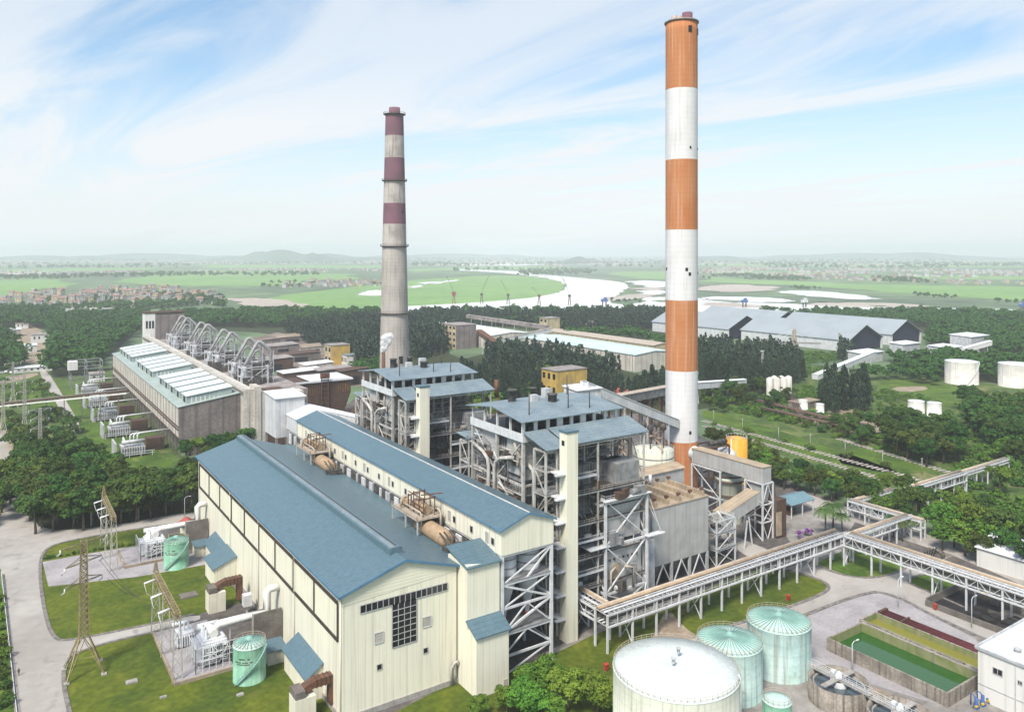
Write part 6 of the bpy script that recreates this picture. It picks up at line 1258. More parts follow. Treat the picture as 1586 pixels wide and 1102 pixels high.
# ---------------------------------------------------------------- buildings of the coal yard behind
def block(px, py, w, d, h, m, r, lab, floors=2, cols=4, name='office_building', cat='building', winx=True, side=None, flat=True):
    x, y = G(px, py); t = thing(name, lab, cat, (x, y, 0)); b = MB(); b.box(x, x + w, y, y + d, 0, h)
    wl = b.build('wall', M[m], t)
    b = MB(); b.box(x - .5, x + w + .5, y - .5, y + d + .5, h, h + .5); b.build('roof', M[r], t)
    if side: b = MB(); b.box(x - .001 + w * 0, x + w, y - .12, y - .02, 0, h - .1); b.build('side_wall', M[side], t)
    fh = h / floors
    for f in range(floors):
        for c in range(cols):
            ya = y + d * (c + .25) / cols; window(t, 'y', x, ya, ya + d / cols * .5, f * fh + fh * .35, f * fh + fh * .78, 0, 0)
    return t, x, y
block(706, 541, 24, 30, 24, 'ochre wall', 'old flat roof', 'four storey ochre block with rows of dark windows behind the far boiler', 4, 4, side='brown old wall')
block(848, 521, 18, 16, 21, 'ochre wall', 'old flat roof', 'ochre tower block where conveyors meet, in front of the wood', 3, 2, side='ochre wall')
block(908, 516, 16, 14, 13, 'ochre wall', 'old flat roof', 'small ochre block behind the long mint shed', 2, 2)
t, x, y = block(862, 617, 26, 17, 18, 'yellow wall', 'grey flat roof', 'stained yellow house among dark trees behind the near boiler', 2, 3, side='yellow wall')
b = MB()
for k in range(3): b.box(x + 4 + k * 5, x + 7 + k * 5, y - .16, y - .13, 8, 9.6)
b.box(x + 15, x + 19, y - 3, y - .2, 0, 6); b.build('porch', M['ochre wall'], t)
block(513, 566, 17, 16, 17, 'ochre wall', 'grey flat roof', 'ochre two storey house at the far end of the old plant', 2, 2, side='yellow wall'); block(537, 567, 26, 12, 9, 'white wall', 'grey blue roofing', 'low annex with grey roof beside the ochre house', 1, 3)
block(655, 606, 14, 10, 8, 'white wall', 'red roof', 'small red roofed house half hidden behind the trees', 1, 2) if False else None
x, y = G(965, 622); t = thing('red_roof_shed', 'small shed with faded red roof behind the conveyors', 'shed', (x, y, 0)); b = MB(); b.gable(x - 7, x + 7, y - 5, y + 5, 0, 6, 8.5); b.build('wall', M['white wall'], t); b = MB(); b.slab([(x - 7.6, y - 5.6, 5.9), (x, y - 5.6, 8.7), (x, y + 5.6, 8.7), (x - 7.6, y + 5.6, 5.9)], .2); b.slab([(x, y - 5.6, 8.7), (x + 7.6, y - 5.6, 5.9), (x + 7.6, y + 5.6, 5.9), (x, y + 5.6, 8.7)], .2); b.build('roof', M['red roof'], t)
def long_shed(px, py, w, L, h, lab, wall, roofm, rise=2.5):
    x, y = G(px, py); t = thing('storage_shed', lab, 'warehouse', (x, y, 0)); b = MB(); b.gable(x, x + w, y, y + L, 0, h, h + rise); b.build('wall', M[wall], t)
    b = MB(); b.slab([(x - .6, y - .6, h), (x + w / 2, y - .6, h + rise + .15), (x + w / 2, y + L + .6, h + rise + .15), (x - .6, y + L + .6, h)], .3); b.slab([(x + w / 2, y - .6, h + rise + .15), (x + w + .6, y - .6, h), (x + w + .6, y + L + .6, h), (x + w / 2, y + L + .6, h + rise + .15)], .3); b.build('roof', M[roofm], t)
    b = MB()
    for k in range(int(L / 8)): b.box(x - .12, x, y + 3 + k * 8, y + 3.5 + k * 8, 0, h - .3)
    b.build('pilaster', M['dark concrete'], t); return t
long_shed(760, 541, 50, 150, 14, 'long white roofed coal store behind the ochre four storey block', 'pale old wall', 'white roof', 2); long_shed(984, 576, 44, 160, 14, 'long mint roofed store half hidden by dark trees, left of the orange chimney', 'pale old wall', 'mint shed roof', 2); long_shed(1012, 553, 26, 170, 11, 'narrow yellowish roofed store right beside the mint roofed one', 'ochre wall', 'beige pipe', 1.5)
gallery('conveyor_gallery', 'rusty conveyor slanting down from the four storey ochre block into the trees', 'conveyor', hb_(742, 760, 517), hb_(812, 690, 566), 6, 4, 'dark rust', 'rust brown', 3)
gallery('conveyor_gallery', 'long grey conveyor running behind the white roofed coal store', 'conveyor', hb_(725, 990, 492), hb_(848, 850, 510), 6, 4, 'old flat roof', 'old flat roof', 7)
gallery('conveyor_gallery', 'pale conveyor from the trees up to the ochre tower block', 'conveyor', hb_(762, 790, 533), hb_(852, 830, 514), 5, 4, 'light cladding', 'old flat roof', 5)
# coal sheds with dark open gables
def coal_shed(px, py, w, L, h, rise, lab, ang=0):
    x, y = G(px, py); t = thing('coal_shed', lab, 'coal shed', (x, y, 0)); xm = x + w / 2
    b = MB(); b.box(x, x + .5, y, y + L, 0, h); b.box(x + w - .5, x + w, y, y + L, 0, h); b.extr([(x, 0), (x + w, 0), (x + w, h), (xm, h + rise), (x, h)], y + L - .5, y + L); b.build('wall', M['light cladding'], t)
    b = MB(); b.slab([(x - 1, y - 1.5, h - .2), (xm, y - 1.5, h + rise), (xm, y + L + 1, h + rise), (x - 1, y + L + 1, h - .2)], .4); b.slab([(xm, y - 1.5, h + rise), (x + w + 1, y - 1.5, h - .2), (x + w + 1, y + L + 1, h - .2), (xm, y + L + 1, h + rise)], .4); b.build('roof', M['coal shed roofing'], t)
    b = MB(); b.box(x + .5, x + 1.3, y - 1, y, 0, h); b.box(x + w - 1.3, x + w - .5, y - 1, y, 0, h); b.build('gable_column', M['white steel'], t)
    b = MB(); b.extr([(x + 8, .1), (x + w - 8, .1), (xm, 10)], y + 10, y + L - 4); b.build('coal_pile', M['coal'], t)
    b = MB(); b.extr([(x + .6, .1), (x + w - .6, .1), (x + w - .6, h - .5), (xm, h + rise - 1), (x + .6, h - .5)], y + 1.5, y + 1.8); b.build('gable_shade_sheet', M['navy gable shade'], t)  # dark sheet across the open gable, painting in the shade inside
    return t
mat('coal shed roofing', (.30, .335, .36), .45, .08, .05, (.26, .29, .31), 0, ('y', 2, .2), .1)
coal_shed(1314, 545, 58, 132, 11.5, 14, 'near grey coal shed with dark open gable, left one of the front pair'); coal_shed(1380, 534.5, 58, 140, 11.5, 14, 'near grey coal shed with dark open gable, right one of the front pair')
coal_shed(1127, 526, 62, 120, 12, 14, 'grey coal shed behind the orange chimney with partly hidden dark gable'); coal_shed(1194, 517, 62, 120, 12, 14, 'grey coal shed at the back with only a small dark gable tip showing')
# transfer houses
for (px, py, w, d, h, lab) in ((1352, 561, 32, 14, 9, 'low white transfer house at the top of the climbing conveyor'), (1412, 546, 30, 14, 9, 'small white house right of the coal shed gables'), (1518, 547, 34, 20, 17, 'tall white transfer house at right behind the trees'), (1480, 552, 28, 18, 9, 'low white house joined to the tall transfer house'), (1462, 548, 22, 10, 6, 'grey lean shed left of the low white house')):
    x, y = G(px, py); t = thing('transfer_house', lab, 'building', (x, y, 0)); b = MB(); b.box(x - w / 2, x + w / 2, y, y + d, 0, h); b.build('wall', M['light grey steel'], t); b = MB(); b.slab([(x - w / 2 - .8, y - .8, h), (x + w / 2 + .8, y - .8, h), (x + w / 2 + .8, y + d + .8, h + 1), (x - w / 2 - .8, y + d + .8, h + 1)], .4); b.build('roof', M['white roof'], t)
gallery('conveyor_gallery', 'short white conveyor sloping from the tall transfer house at right', 'conveyor', hb_(1490, 720, 546), hb_(1533, 735, 534), 5, 4, 'white wall', 'white roof', 3)
# stacker boom in front of the sheds
x, y = G(1230, 548); t = thing('stacker', 'cable stayed coal stacker boom in front of the coal sheds', 'stacker', (x, y, 0)); b = MB(); lattice(b, (x, y, 0), (x, y, 24), 5, 1.5, 5, .5); b.build('mast', M['beige pipe'], t); b = MB(); b.beam((x - 34, y + 8, 13), (x + 30, y - 8, 9), 1.2, 1.6); b.cbox(x - 34, y + 8, 12, 7, 4, 4); b.build('boom', M['concrete'], t); b = MB()
for e in ((x - 34, y + 8, 14), (x - 18, y + 4, 13), (x + 28, y - 7.5, 10), (x + 14, y - 4, 11)): b.beam((x, y, 24), e, .4)
b.build('stay_cable', M['white steel'], t)
# far white storage tanks
for (px, py, r, h, lab) in ((1503, 597, 11.2, 16.5, 'large stained white oil tank with zigzag stair, left of two'), (1590, 602, 11.5, 16.5, 'large stained white oil tank at the right edge')):
    x, y = G(px, py); tank(x + fx * r, y + fy * r, r, h, lab, 'pale far tank', 'white roof', 1.0, 0, False, (3.9, 5.0))
for k in range(6):
    x, y = G(1196 + (k % 3) * 11 + (k // 3) * 7, 613 - (k // 3) * 3); y += 2; t = thing('silo', 'slim pale silo in a tight cluster of six near the tank yard', 'silo', (x, y, 0), 'cluster of slim pale silos'); b = MB(); b.lathe(x, y, [(2.3, 0), (2.3, 11.6), (.4, 12.6)], 18); b.build('shell', M['pale far tank'], t); b = MB(); b.tube([(x - .9, y - 2.3, 0), (x - .9, y - 2.4, 12)], .12, 5); b.build('pipe', M['white steel'], t)
for (px, py, r, h, lab) in ((1419, 641, 4.6, 8, 'short white tank among bushes, left of two'), (1447, 644, 4.0, 8, 'short white tank among bushes, right of two'), (1244, 633, 2.8, 5.5, 'small white tank beside the overgrown pipes, left of two'), (1270, 642, 2.4, 6.5, 'small white tank beside the overgrown pipes, right of two')):
    x, y = G(px, py); tank(x, y, r, h, lab, 'white wall', 'white roof', .3, 0, False, None, 24)
# rusty pipe racks in the overgrown yard
rr = random.Random(17)
for j, (a, c) in enumerate((((1150, 622), (1330, 668)), ((1180, 640), (1300, 668)), ((1225, 618), (1240, 650)))):
    p, q = Vector((*G(*a), 0)), Vector((*G(*c), 0)); d = q - p; t = thing('old_pipe_trestle', ('longest rusty pipe trestle winding through the overgrown yard', 'shorter rusty pipe trestle in front of the small white tanks', 'short rusty trestle below the slim silos')[j], 'pipe trestle', tuple(p.lerp(q, .5))); u = Vector((0, 0, 1))
    for k in range(4): b = MB(); o_ = Vector((-d.y, d.x, 0)).normalized() * (k * 1.1 - 1.6); b.tube([p + o_ + u * 3.6, p.lerp(q, .33) + o_ + u * 3.8, p.lerp(q, .66) + o_ + u * 3.5, q + o_ + u * 3.7], .35, 7); b.build('pipe', M['machinery grey' if k % 2 else 'rust brown'], t)
    for k in range(12): c_ = p.lerp(q, k / 11); b = MB(); b.beam(c_, c_ + u * 3.4, .4); b.beam(c_ + Vector((-1.8, 1, 3.2)), c_ + Vector((1.8, -1, 3.2)), .35); b.build('bent', M['stained concrete'], t)
x, y = G(1262, 630); t = thing('ruined_shed', 'pale ruined low building beside the overgrown pipe trestle', 'building', (x, y, 0)); b = MB(); b.box(x - 14, x + 6, y, y + 9, 0, 3.6); b.build('wall', M['stained concrete'], t); b = MB(); b.box(x - 14.4, x + 6.4, y - .4, y + 9.4, 3.6, 4); b.build('roof', M['dirt'], t)
for (px, py, h, lab) in ((1181, 584, 20, 'tall lattice light mast standing among dark trees right of the chimney'), (1300, 545, 18, 'lattice light mast in front of the coal shed gable')):
    x, y = G(px, py); t = thing('light_mast', lab, 'light mast', (x, y, 0)); b = MB(); lattice(b, (x, y, 0), (x, y, h), 1.6, .9, 9, .22); b.build('mast', M['galvanised'], t); b = MB(); b.cbox(x, y, h, 3.2, 1.2, 1.0); b.build('lamp_head', M['light grey steel'], t)
# utility poles along the railway
for k, (px, py) in enumerate(((1206, 684), (1255, 694), (1309, 706), (1367, 722), (1428, 735), (1105, 655), (1150, 668))):
    x, y = G(px, py); b = MB(); b.tube([(x, y, 0), (x, y, 7.5)], [.22, .15], 6); b.beam((x - .9, y, 6.9), (x + .9, y, 6.9), .14); tag(b.build('utility_pole', M['concrete']), 'slim concrete pole in the grass beside the overgrown railway', 'pole', 'poles along the railway')
mat('dull red paint', (.26, .07, .05), .7, .2)
# river cranes and gantries
for (px, d, h, lab, c, kind) in ((703, 1500, 34, 'red harbour crane with raised jib on the river bank', 'dull red paint', 0), (746, 1500, 34, 'dark harbour crane with jib leaning right on the river bank', 'dark steel', 1), (835, 1450, 14, 'low rusty harbour crane on the river bank', 'rust brown', 2), (787, 1480, 26, 'slim dark crane left of the meadow tip', 'dark steel', 2), (882, 1450, 34, 'dark harbour crane in front of the wide river bend', 'dark steel', 2)):
    x, y = Dp(px, d); t = thing('harbour_crane', lab, 'crane', (x, y, 0)); b = MB(); b.beam((x - 3, y, 0), (x - 1, y, 16), 1.1); b.beam((x + 3, y, 0), (x + 1, y, 16), 1.1); b.cbox(x, y, 16, 7 if kind == 0 else 4, 4, 7 if kind == 0 else 4); b.build('body', M[c], t); b = MB(); s = 1 if kind == 1 else -1; b.beam((x, y, 20), (x + s * 13, y - s * 6, 20 + h), .4); b.beam((x, y, 27), (x + s * 13, y - s * 6, 20 + h), .3); b.build('jib', M['dark steel'], t)
for (px, d, lab) in ((936, 1420, 'blue ship unloader on the river bank left of the orange chimney'), (1153, 1400, 'blue ship unloader standing on the shore right of the orange chimney'), (1246, 1400, 'pale ship unloader on the shore behind the coal sheds'), (1583, 1300, 'blue ship unloader at the right edge')):
    x, y = Dp(px, d); t = thing('ship_unloader', lab, 'ship unloader', (x, y, 0)); b = MB(); b.cbox(x, y, 9, 11, 7, 4.5); b.cbox(x + 2, y, 13.5, 4, 4, 3); b.build('body', M['blue machine paint' if 'blue' in lab else 'light cladding'], t)
    for a in (-4, 4): b = MB(); b.box(x + a - .7, x + a + .7, y - 1, y + 1, 0, 9); b.build('leg', M['dark steel'], t)
    b = MB(); b.beam((x - 9, y, 13), (x + 10, y, 16), .8); b.build('boom', M['light grey steel'], t)
# ---------------------------------------------------------------- trees
import numpy as np
def leaf_cloud(clumps, per, size, rg, flat=.5, droop=0, aspect=1.0):
    """leaf-sized quads over the surface of many small clumps (cx, cy, cz, r, rz)"""
    P_, Nn, Sz = [], [], []
    for (cx, cy, cz, r, rz) in clumps:
        k = max(6, int(per * (r ** 2)))
        d = rg.normal(size=(k, 3)); d /= np.linalg.norm(d, axis=1)[:, None]; d[:, 2] = np.where(d[:, 2] < -.35, -d[:, 2], d[:, 2])
        rr_ = r * (rg.uniform(.55, 1.05, k) ** .6)
        P_.append(np.c_[cx + d[:, 0] * rr_, cy + d[:, 1] * rr_, cz + d[:, 2] * rr_ * rz / r]); n = d + rg.normal(scale=.5, size=(k, 3)); n[:, 2] += flat; Nn.append(n / np.linalg.norm(n, axis=1)[:, None]); Sz.append(size * rg.uniform(.6, 1.3, k))
    P_, Nn, Sz = np.vstack(P_), np.vstack(Nn), np.concatenate(Sz)
    u = np.cross(Nn, rg.normal(size=Nn.shape)); u /= np.linalg.norm(u, axis=1)[:, None] + 1e-9; v = np.cross(Nn, u)
    if droop: v = v * .4 + np.array([0, 0, -1.0]) * droop; v /= np.linalg.norm(v, axis=1)[:, None]; 
    a, b_ = u * (Sz / 2)[:, None], v * (Sz / 2 * aspect)[:, None]
    V = np.stack([P_ - a - b_, P_ + a - b_, P_ + a * .6 + b_, P_ - a * .6 + b_], 1).reshape(-1, 3); return V
def mesh_np(name, V, m):
    me = bpy.data.meshes.new(name); n = len(V) // 4
    me.vertices.add(n * 4); me.vertices.foreach_set('co', V.astype(np.float32).ravel()); me.loops.add(n * 4); me.loops.foreach_set('vertex_index', np.arange(n * 4, dtype=np.int32))
    me.polygons.add(n); me.polygons.foreach_set('loop_start', np.arange(0, n * 4, 4, dtype=np.int32)); me.update(calc_edges=True); me.materials.append(M[m]); return me
def broad_clumps(seed, h=10, R_=4.4, n=26):
    rg = np.random.default_rng(seed); c = []
    lob = [(rg.uniform(-.45, .45) * R_, rg.uniform(-.45, .45) * R_, rg.uniform(.50, .78) * h) for _ in range(5)]
    for i in range(n):
        l = lob[i % 5]; d = rg.normal(size=3); d /= np.linalg.norm(d); s = rg.uniform(.5, 1.0) * R_ * .6
        z = l[2] + d[2] * s * .75; z = min(max(z, h * .28), h * .93); c.append((l[0] + d[0] * s, l[1] + d[1] * s, z, rg.uniform(.9, 1.7) * R_ / 4.4, rg.uniform(.8, 1.2) * R_ / 4.4))
    return c
def cas_clumps(seed, h=15, R_=2.7, n=30):
    rg = np.random.default_rng(seed); c = []
    for i in range(n):
        t = rg.uniform(.12, .97); a = rg.uniform(0, 6.28); r = R_ * (1 - t) ** .5 * min(1, .5 + t * 1.6) * rg.uniform(.3, 1.05); c.append((r * math.cos(a), r * math.sin(a), h * t, rg.uniform(.7, 1.25) * (1.1 - .4 * t), rg.uniform(1.0, 2.0)))
    return c
TREES = bpy.data.objects
def proto(name, clumps, per, size, m, seed, h, trunk_r=.28, limbs=4, droop=0, aspect=1.0, flat=.5):
    rg = np.random.default_rng(seed + 100); t = thing(name, 'tree', 'tree', (0, 0, 0)); b = MB(); rr = random.Random(seed)
    if trunk_r:
        top = h * (.62 if limbs else .95); lean = (rr.uniform(-.4, .4), rr.uniform(-.4, .4)); b.tube([(0, 0, -.2), (lean[0] * .4, lean[1] * .4, top * .5), (lean[0], lean[1], top)], [trunk_r * 1.25, trunk_r * .85, trunk_r * .3], 7)
        for k in range(limbs):
            c = clumps[(k * 5) % len(clumps)]; z0 = top * rr.uniform(.45, .8); b.tube([(lean[0] * .5, lean[1] * .5, z0), (c[0] * .5, c[1] * .5, (z0 + c[2]) / 2 + .3), (c[0], c[1], c[2])], [trunk_r * .55, trunk_r * .35, trunk_r * .12], 5)
        b.build('trunk', M['trunk'], t)
    me = mesh_np(name + '_crown', leaf_cloud(clumps, per, size, rg, flat, droop, aspect), m); o = bpy.data.objects.new('crown', me); COL.objects.link(o); o.parent = t
    return t
FAR = dict(broad=[leaf_cloud(broad_clumps(s, 10, 4.6, 18), 9, 1.05, np.random.default_rng(s)) for s in range(4)], cas=[leaf_cloud(cas_clumps(s, 15, 2.9, 22), 9, 1.0, np.random.default_rng(s), .3, .5, 1.6) for s in range(4)],
           blob=[leaf_cloud(broad_clumps(s, 9, 5.2, 9), 1.6, 3.0, np.random.default_rng(s)) for s in range(4)])
PROTO = dict(broad=[proto('broadleaf_tree', broad_clumps(s, 11, 4.3 + .3 * (s % 3), 34 + 4 * s), 44, .46, 'broad leaves', s, 11) for s in range(5)],
    bright=[proto('broadleaf_tree', broad_clumps(s + 20, 9.5, 4.2, 30), 42, .46, 'bright leaves', s + 20, 9.5) for s in range(3)],
    round=[proto('clipped_tree', [(math.cos(k * 2.4) * 2.6 * math.sqrt(k / 22) , math.sin(k * 2.4) * 2.6 * math.sqrt(k / 22), 3.1 + 1.7 * math.sqrt(max(0, 1 - k / 23)), 1.25, 1.1) for k in range(22)], 26, .5, 'broad leaves', 40 + s, 5, .25, 3) for s in range(2)],
    cas=[proto('casuarina_tree', cas_clumps(s + 50, 15 + s, 2.7 + .2 * (s % 2), 46), 70, .40, 'dark needles', s + 50, 15, .26, 0, .5, 1.9, .2) for s in range(4)],
    bush=[proto('bush', [(rr.uniform(-1.6, 1.6), rr.uniform(-1.6, 1.6), rr.uniform(.3, 1.9), rr.uniform(.6, 1.15), rr.uniform(.5, 1)) for _ in range(13)], 30, .46, ('bright leaves', 'broad leaves')[s % 2], 70 + s, 2, 0, 0) for s, rr in ((q, random.Random(q + 9)) for q in range(4))],
    close=[proto('broadleaf_tree', broad_clumps(s + 80, 9.5, 4.6, 44), 75, .36, 'bright leaves', s + 80, 9.5) for s in range(3)])
def palm_proto():
    t = thing('palm_tree', 'palm', 'palm', (0, 0, 0)); b = MB(); b.tube([(0, 0, -.2), (.15, .1, 3), (.3, .1, 6.6)], [.26, .2, .17], 8); b.build('trunk', M['trunk'], t); rr = random.Random(3); V = []
    for k in range(17):
        a = k * 2.4; L = rr.uniform(2.6, 3.4); up = rr.uniform(.2, 1.3); pts = []
        for i in range(9): s = i / 8; pts.append(Vector((.3 + math.cos(a) * L * s, .1 + math.sin(a) * L * s, 6.6 + up * 2.2 * s - (1.2 + up * 1.4) * s * s * 1.3)))
        n = Vector((-math.sin(a), math.cos(a), 0))
        for i in range(8):
            p, q = pts[i], pts[i + 1]; w = .75 * (1 - abs(i / 8 - .35))
            for s in (-1, 1):
                for f in (0, .5):
                    c = p.lerp(q, f); c2 = p.lerp(q, f + .38); e = n * s * w + (q - p) * .6 - Vector((0, 0, w * .45)); V += [c, c2, c2 + e, c + e * .9]
    me = mesh_np('palm_crown', np.array([tuple(v) for v in V]), 'palm leaves'); o = bpy.data.objects.new('crown', me); COL.objects.link(o); o.parent = t; return t
PROTO['palm'] = [palm_proto()]
_used = set()
def inside(p, poly):
    r = False; n = len(poly); j = n - 1
    for i in range(n):
        if (poly[i][1] > p[1]) != (poly[j][1] > p[1]) and p[0] < (poly[j][0] - poly[i][0]) * (p[1] - poly[i][1]) / (poly[j][1] - poly[i][1]) + poly[i][0]: r = not r
        j = i
    return r
def scatter(px, dist, seed, most=9999, tries=None):
    poly = PG(px); xs = [p[0] for p in poly]; ys = [p[1] for p in poly]; rr = random.Random(seed); out = []; cell = {}
    area = (max(xs) - min(xs)) * (max(ys) - min(ys)); tries = tries or min(60000, int(area / dist ** 2 * 10) + 60)
    for _ in range(tries):
        p = (rr.uniform(min(xs), max(xs)), rr.uniform(min(ys), max(ys)))
        if not inside(p, poly): continue
        k = (int(p[0] // dist), int(p[1] // dist))
        if any((p[0] - q[0]) ** 2 + (p[1] - q[1]) ** 2 < dist ** 2 for i in (-1, 0, 1) for j in (-1, 0, 1) for q in cell.get((k[0] + i, k[1] + j), [])): continue
        cell.setdefault(k, []).append(p); out.append(p)
        if len(out) >= most: break
    return out
def plant(kind, p, label, group, sc, rr, z=0):
    k = rr.randrange(len(PROTO[kind])); src = PROTO[kind][k]; s = sc * rr.uniform(.72, 1.26)
    if (kind, k) not in _used: _used.add((kind, k)); o = src; o.location = (p[0], p[1], z); o.rotation_euler = (0, 0, rr.uniform(0, 6.28)); o.scale = (s, s, s * rr.uniform(.9, 1.1))
    else: o = copy_tree(src, (p[0], p[1], z), None, rr.uniform(0, 6.28), (s, s, s * rr.uniform(.9, 1.12)))
    o['label'] = label; o['category'] = {'bush': 'bush', 'palm': 'palm tree'}.get(kind, 'tree')
    if group: o['group'] = group
    elif 'group' in o: del o['group']
    return o
def grove(px, kinds, dist, seed, label, group, sc=1.0, most=999):
    rr = random.Random(seed); n = 0
    for p in sorted(scatter(px, dist, seed), key=lambda q: fx * q[0] + fy * q[1])[:most]: plant(rr.choice(kinds), p, label, group, sc, rr); n += 1
    return n
stuff_v = {'broad': [], 'cas': [], 'blob': [], 'scrub': []}
FAR['scrub'] = [leaf_cloud([(q.uniform(-2, 2), q.uniform(-2, 2), q.uniform(.2, 1.8), q.uniform(.7, 1.3), q.uniform(.5, 1)) for _ in range(9)], 11, .7, np.random.default_rng(s)) for s, q in ((k, random.Random(k + 31)) for k in range(4))]
from mathutils import noise as mnoise
def mass(px, kind, dist, seed, sc=1.0, most=9999, jit=.3):
    rg = np.random.default_rng(seed); clump = kind in ('blob', 'scrub')
    for p in scatter(px, dist * (.62 if kind == 'blob' else 1), seed, most * 3 if clump else most):
        if clump and mnoise.noise(Vector((p[0] / (dist * 7), p[1] / (dist * 7), seed))) < (.12 if kind == 'blob' else -.05): continue
        V = FAR[kind][rg.integers(4)]; a = rg.uniform(0, 6.28); s = sc * rg.uniform(1 - jit, 1 + jit); c, n = math.cos(a), math.sin(a)
        stuff_v[kind].append(np.c_[(V[:, 0] * c - V[:, 1] * n) * s + p[0], (V[:, 0] * n + V[:, 1] * c) * s + p[1], V[:, 2] * s])
# near left wood
grove([(38, 790), (52, 827), (150, 821), (306, 791), (308, 770), (262, 776), (190, 768), (160, 755), (150, 730), (95, 716), (60, 724), (30, 748)], ['broad', 'broad', 'broad', 'broad'], 4.6, 1, 'dense dark green broadleaf tree in the left wood along the road', 'left wood along the road', 1.22)
grove([(-30, 745), (4, 752), (22, 782), (2, 815), (-40, 830)], ['broad', 'bright'], 6, 2, 'broadleaf tree at the left edge where the road enters the wood', 'trees at the left road entrance', 1.1)
grove([(285, 716), (330, 712), (420, 690), (432, 672), (405, 668), (330, 692)], ['broad', 'bright'], 6, 3, 'green tree between the brown end wall of the old hall and blue roof', 'trees before the old hall end wall', .9)
rr = random.Random(4)
for i, (px, py) in enumerate(((12, 655), (24, 664), (16, 676), (32, 690), (22, 702), (36, 708), (62, 600), (66, 612), (7, 598), (70, 655), (88, 650), (98, 664), (108, 672), (84, 684), (62, 672), (58, 690), (70, 702), (100, 690))): plant('round', G(px, py), 'rounded dark tree on the strip beside the muddy canal and far road', 'rounded trees by the far left road', 1.45, rr)
mass([(72, 582), (112, 584), (158, 575), (160, 556), (225, 508), (228, 497), (120, 505), (85, 520)], 'broad', 8.5, 5, 1.5)
mass([(-30, 576), (30, 578), (30, 545), (-5, 520), (-30, 515)], 'broad', 9, 6, 1.4)
mass([(84, 520), (225, 497), (228, 490), (90, 497), (60, 505)], 'broad', 9, 7, 1.5); mass([(-60, 510), (65, 508), (88, 492), (70, 484), (-60, 488)], 'broad', 9, 8, 1.5)
# woods in the middle
mass([(250, 505), (420, 508), (600, 500), (600, 490), (430, 488), (250, 492)], 'broad', 8.5, 9, 1.45); mass([(440, 515), (600, 500), (602, 560), (560, 572), (545, 560), (480, 535)], 'cas', 5.4, 10, 1.15)
mass([(545, 575), (600, 565), (598, 590), (560, 590)], 'broad', 7.5, 11, 1.25)
grove([(640, 565), (690, 552), (740, 580), (790, 588), (836, 590), (838, 620), (740, 640), (700, 610), (640, 600)], ['cas', 'cas', 'cas', 'broad'], 4.9, 12, 'dark feathery casuarina in the wood behind the two boilers', 'casuarina wood behind the boilers', 1.0, 130)
grove([(730, 628), (770, 622), (772, 650), (735, 655)], ['bright'], 7, 13, 'bright green tree showing between the two boiler roofs', 'bright trees between the boilers', 1.2)
grove([(905, 598), (1040, 602), (1045, 630), (925, 625)], ['cas'], 4.9, 14, 'dark feathery casuarina in front of the mint roofed store', 'casuarinas by the mint roofed store', 1.0, 48)
grove([(840, 580), (870, 578), (868, 592), (842, 592)], ['bright'], 9, 15, 'rounded bright green tree above the yellow house', 'bright trees above the yellow house', 1.6, 4)
mass([(630, 510), (640, 500), (720, 498), (850, 500), (1030, 494), (1030, 508), (930, 515), (900, 520), (850, 505), (720, 506), (690, 545), (640, 560)], 'cas', 5.6, 16, 1.2); mass([(630, 510), (720, 498), (850, 500), (1030, 494), (1030, 505), (900, 512), (720, 506), (690, 540)], 'broad', 17, 91, 1.3); mass([(660, 500), (1030, 492), (1030, 487), (660, 490)], 'broad', 10, 17, 1.5); mass([(750, 560), (800, 550), (860, 560), (960, 585), (900, 600), (850, 590), (790, 590)], 'cas', 5.2, 18, 1.1); mass([(880, 530), (1000, 530), (1030, 545), (1030, 536), (980, 522), (890, 524)], 'broad', 9, 19, 1.3)
# right hand woods
grove([(1086, 570), (1150, 562), (1238, 566), (1252, 590), (1180, 606), (1086, 604)], ['cas'], 5.2, 20, 'dark feathery casuarina in the wood right of the orange chimney', 'casuarina wood right of the chimney', 1.05, 80)
mass([(1086, 572), (1150, 562), (1238, 566), (1245, 578), (1180, 586), (1086, 582)], 'cas', 5.2, 44, 1.1)
mass([(1040, 556), (1110, 550), (1230, 560), (1236, 568), (1086, 572)], 'cas', 5.2, 21, 1.15)
mass([(1270, 498), (1440, 508), (1586, 512), (1700, 520), (1700, 500), (1586, 496), (1440, 490), (1350, 492), (1180, 490)], 'broad', 9, 22, 1.5); mass([(1438, 536), (1448, 508), (1600, 514), (1700, 530), (1700, 560), (1540, 552), (1470, 540)], 'broad', 8.5, 23, 1.4)
grove([(1270, 622), (1345, 625), (1340, 640), (1275, 640)], ['cas'], 6.5, 24, 'tall dark casuarina standing in front of the bright meadow at right', 'tall casuarinas before the meadow', 1.25)
mass([(1335, 588), (1400, 578), (1445, 584), (1452, 598), (1400, 590)], 'broad', 7, 25, 1.2)
mass([(1298, 552), (1322, 552), (1320, 560), (1300, 560)], 'cas', 5.5, 26, 1.0); mass([(1378, 556), (1396, 556), (1398, 563), (1380, 562)], 'broad', 7, 46, .9)
mass([(1390, 570), (1470, 560), (1560, 562), (1700, 580), (1700, 600), (1520, 592), (1480, 588)], 'broad', 8, 27, 1.3)
grove([(1495, 625), (1586, 640), (1640, 670), (1640, 740), (1560, 720), (1500, 660)], ['broad'], 10, 28, 'large dark tree at the right edge beyond the railway', 'big trees at the right edge', 1.3); mass([(1505, 640), (1586, 650), (1640, 680), (1640, 730), (1560, 715), (1505, 670)], 'broad', 8, 47, 1.2)
grove([(1390, 665), (1470, 680), (1490, 715), (1440, 725), (1375, 700)], ['broad'], 6.5, 29, 'dark bushy tree beside the short white tanks', 'trees beside the short white tanks', 1.3)
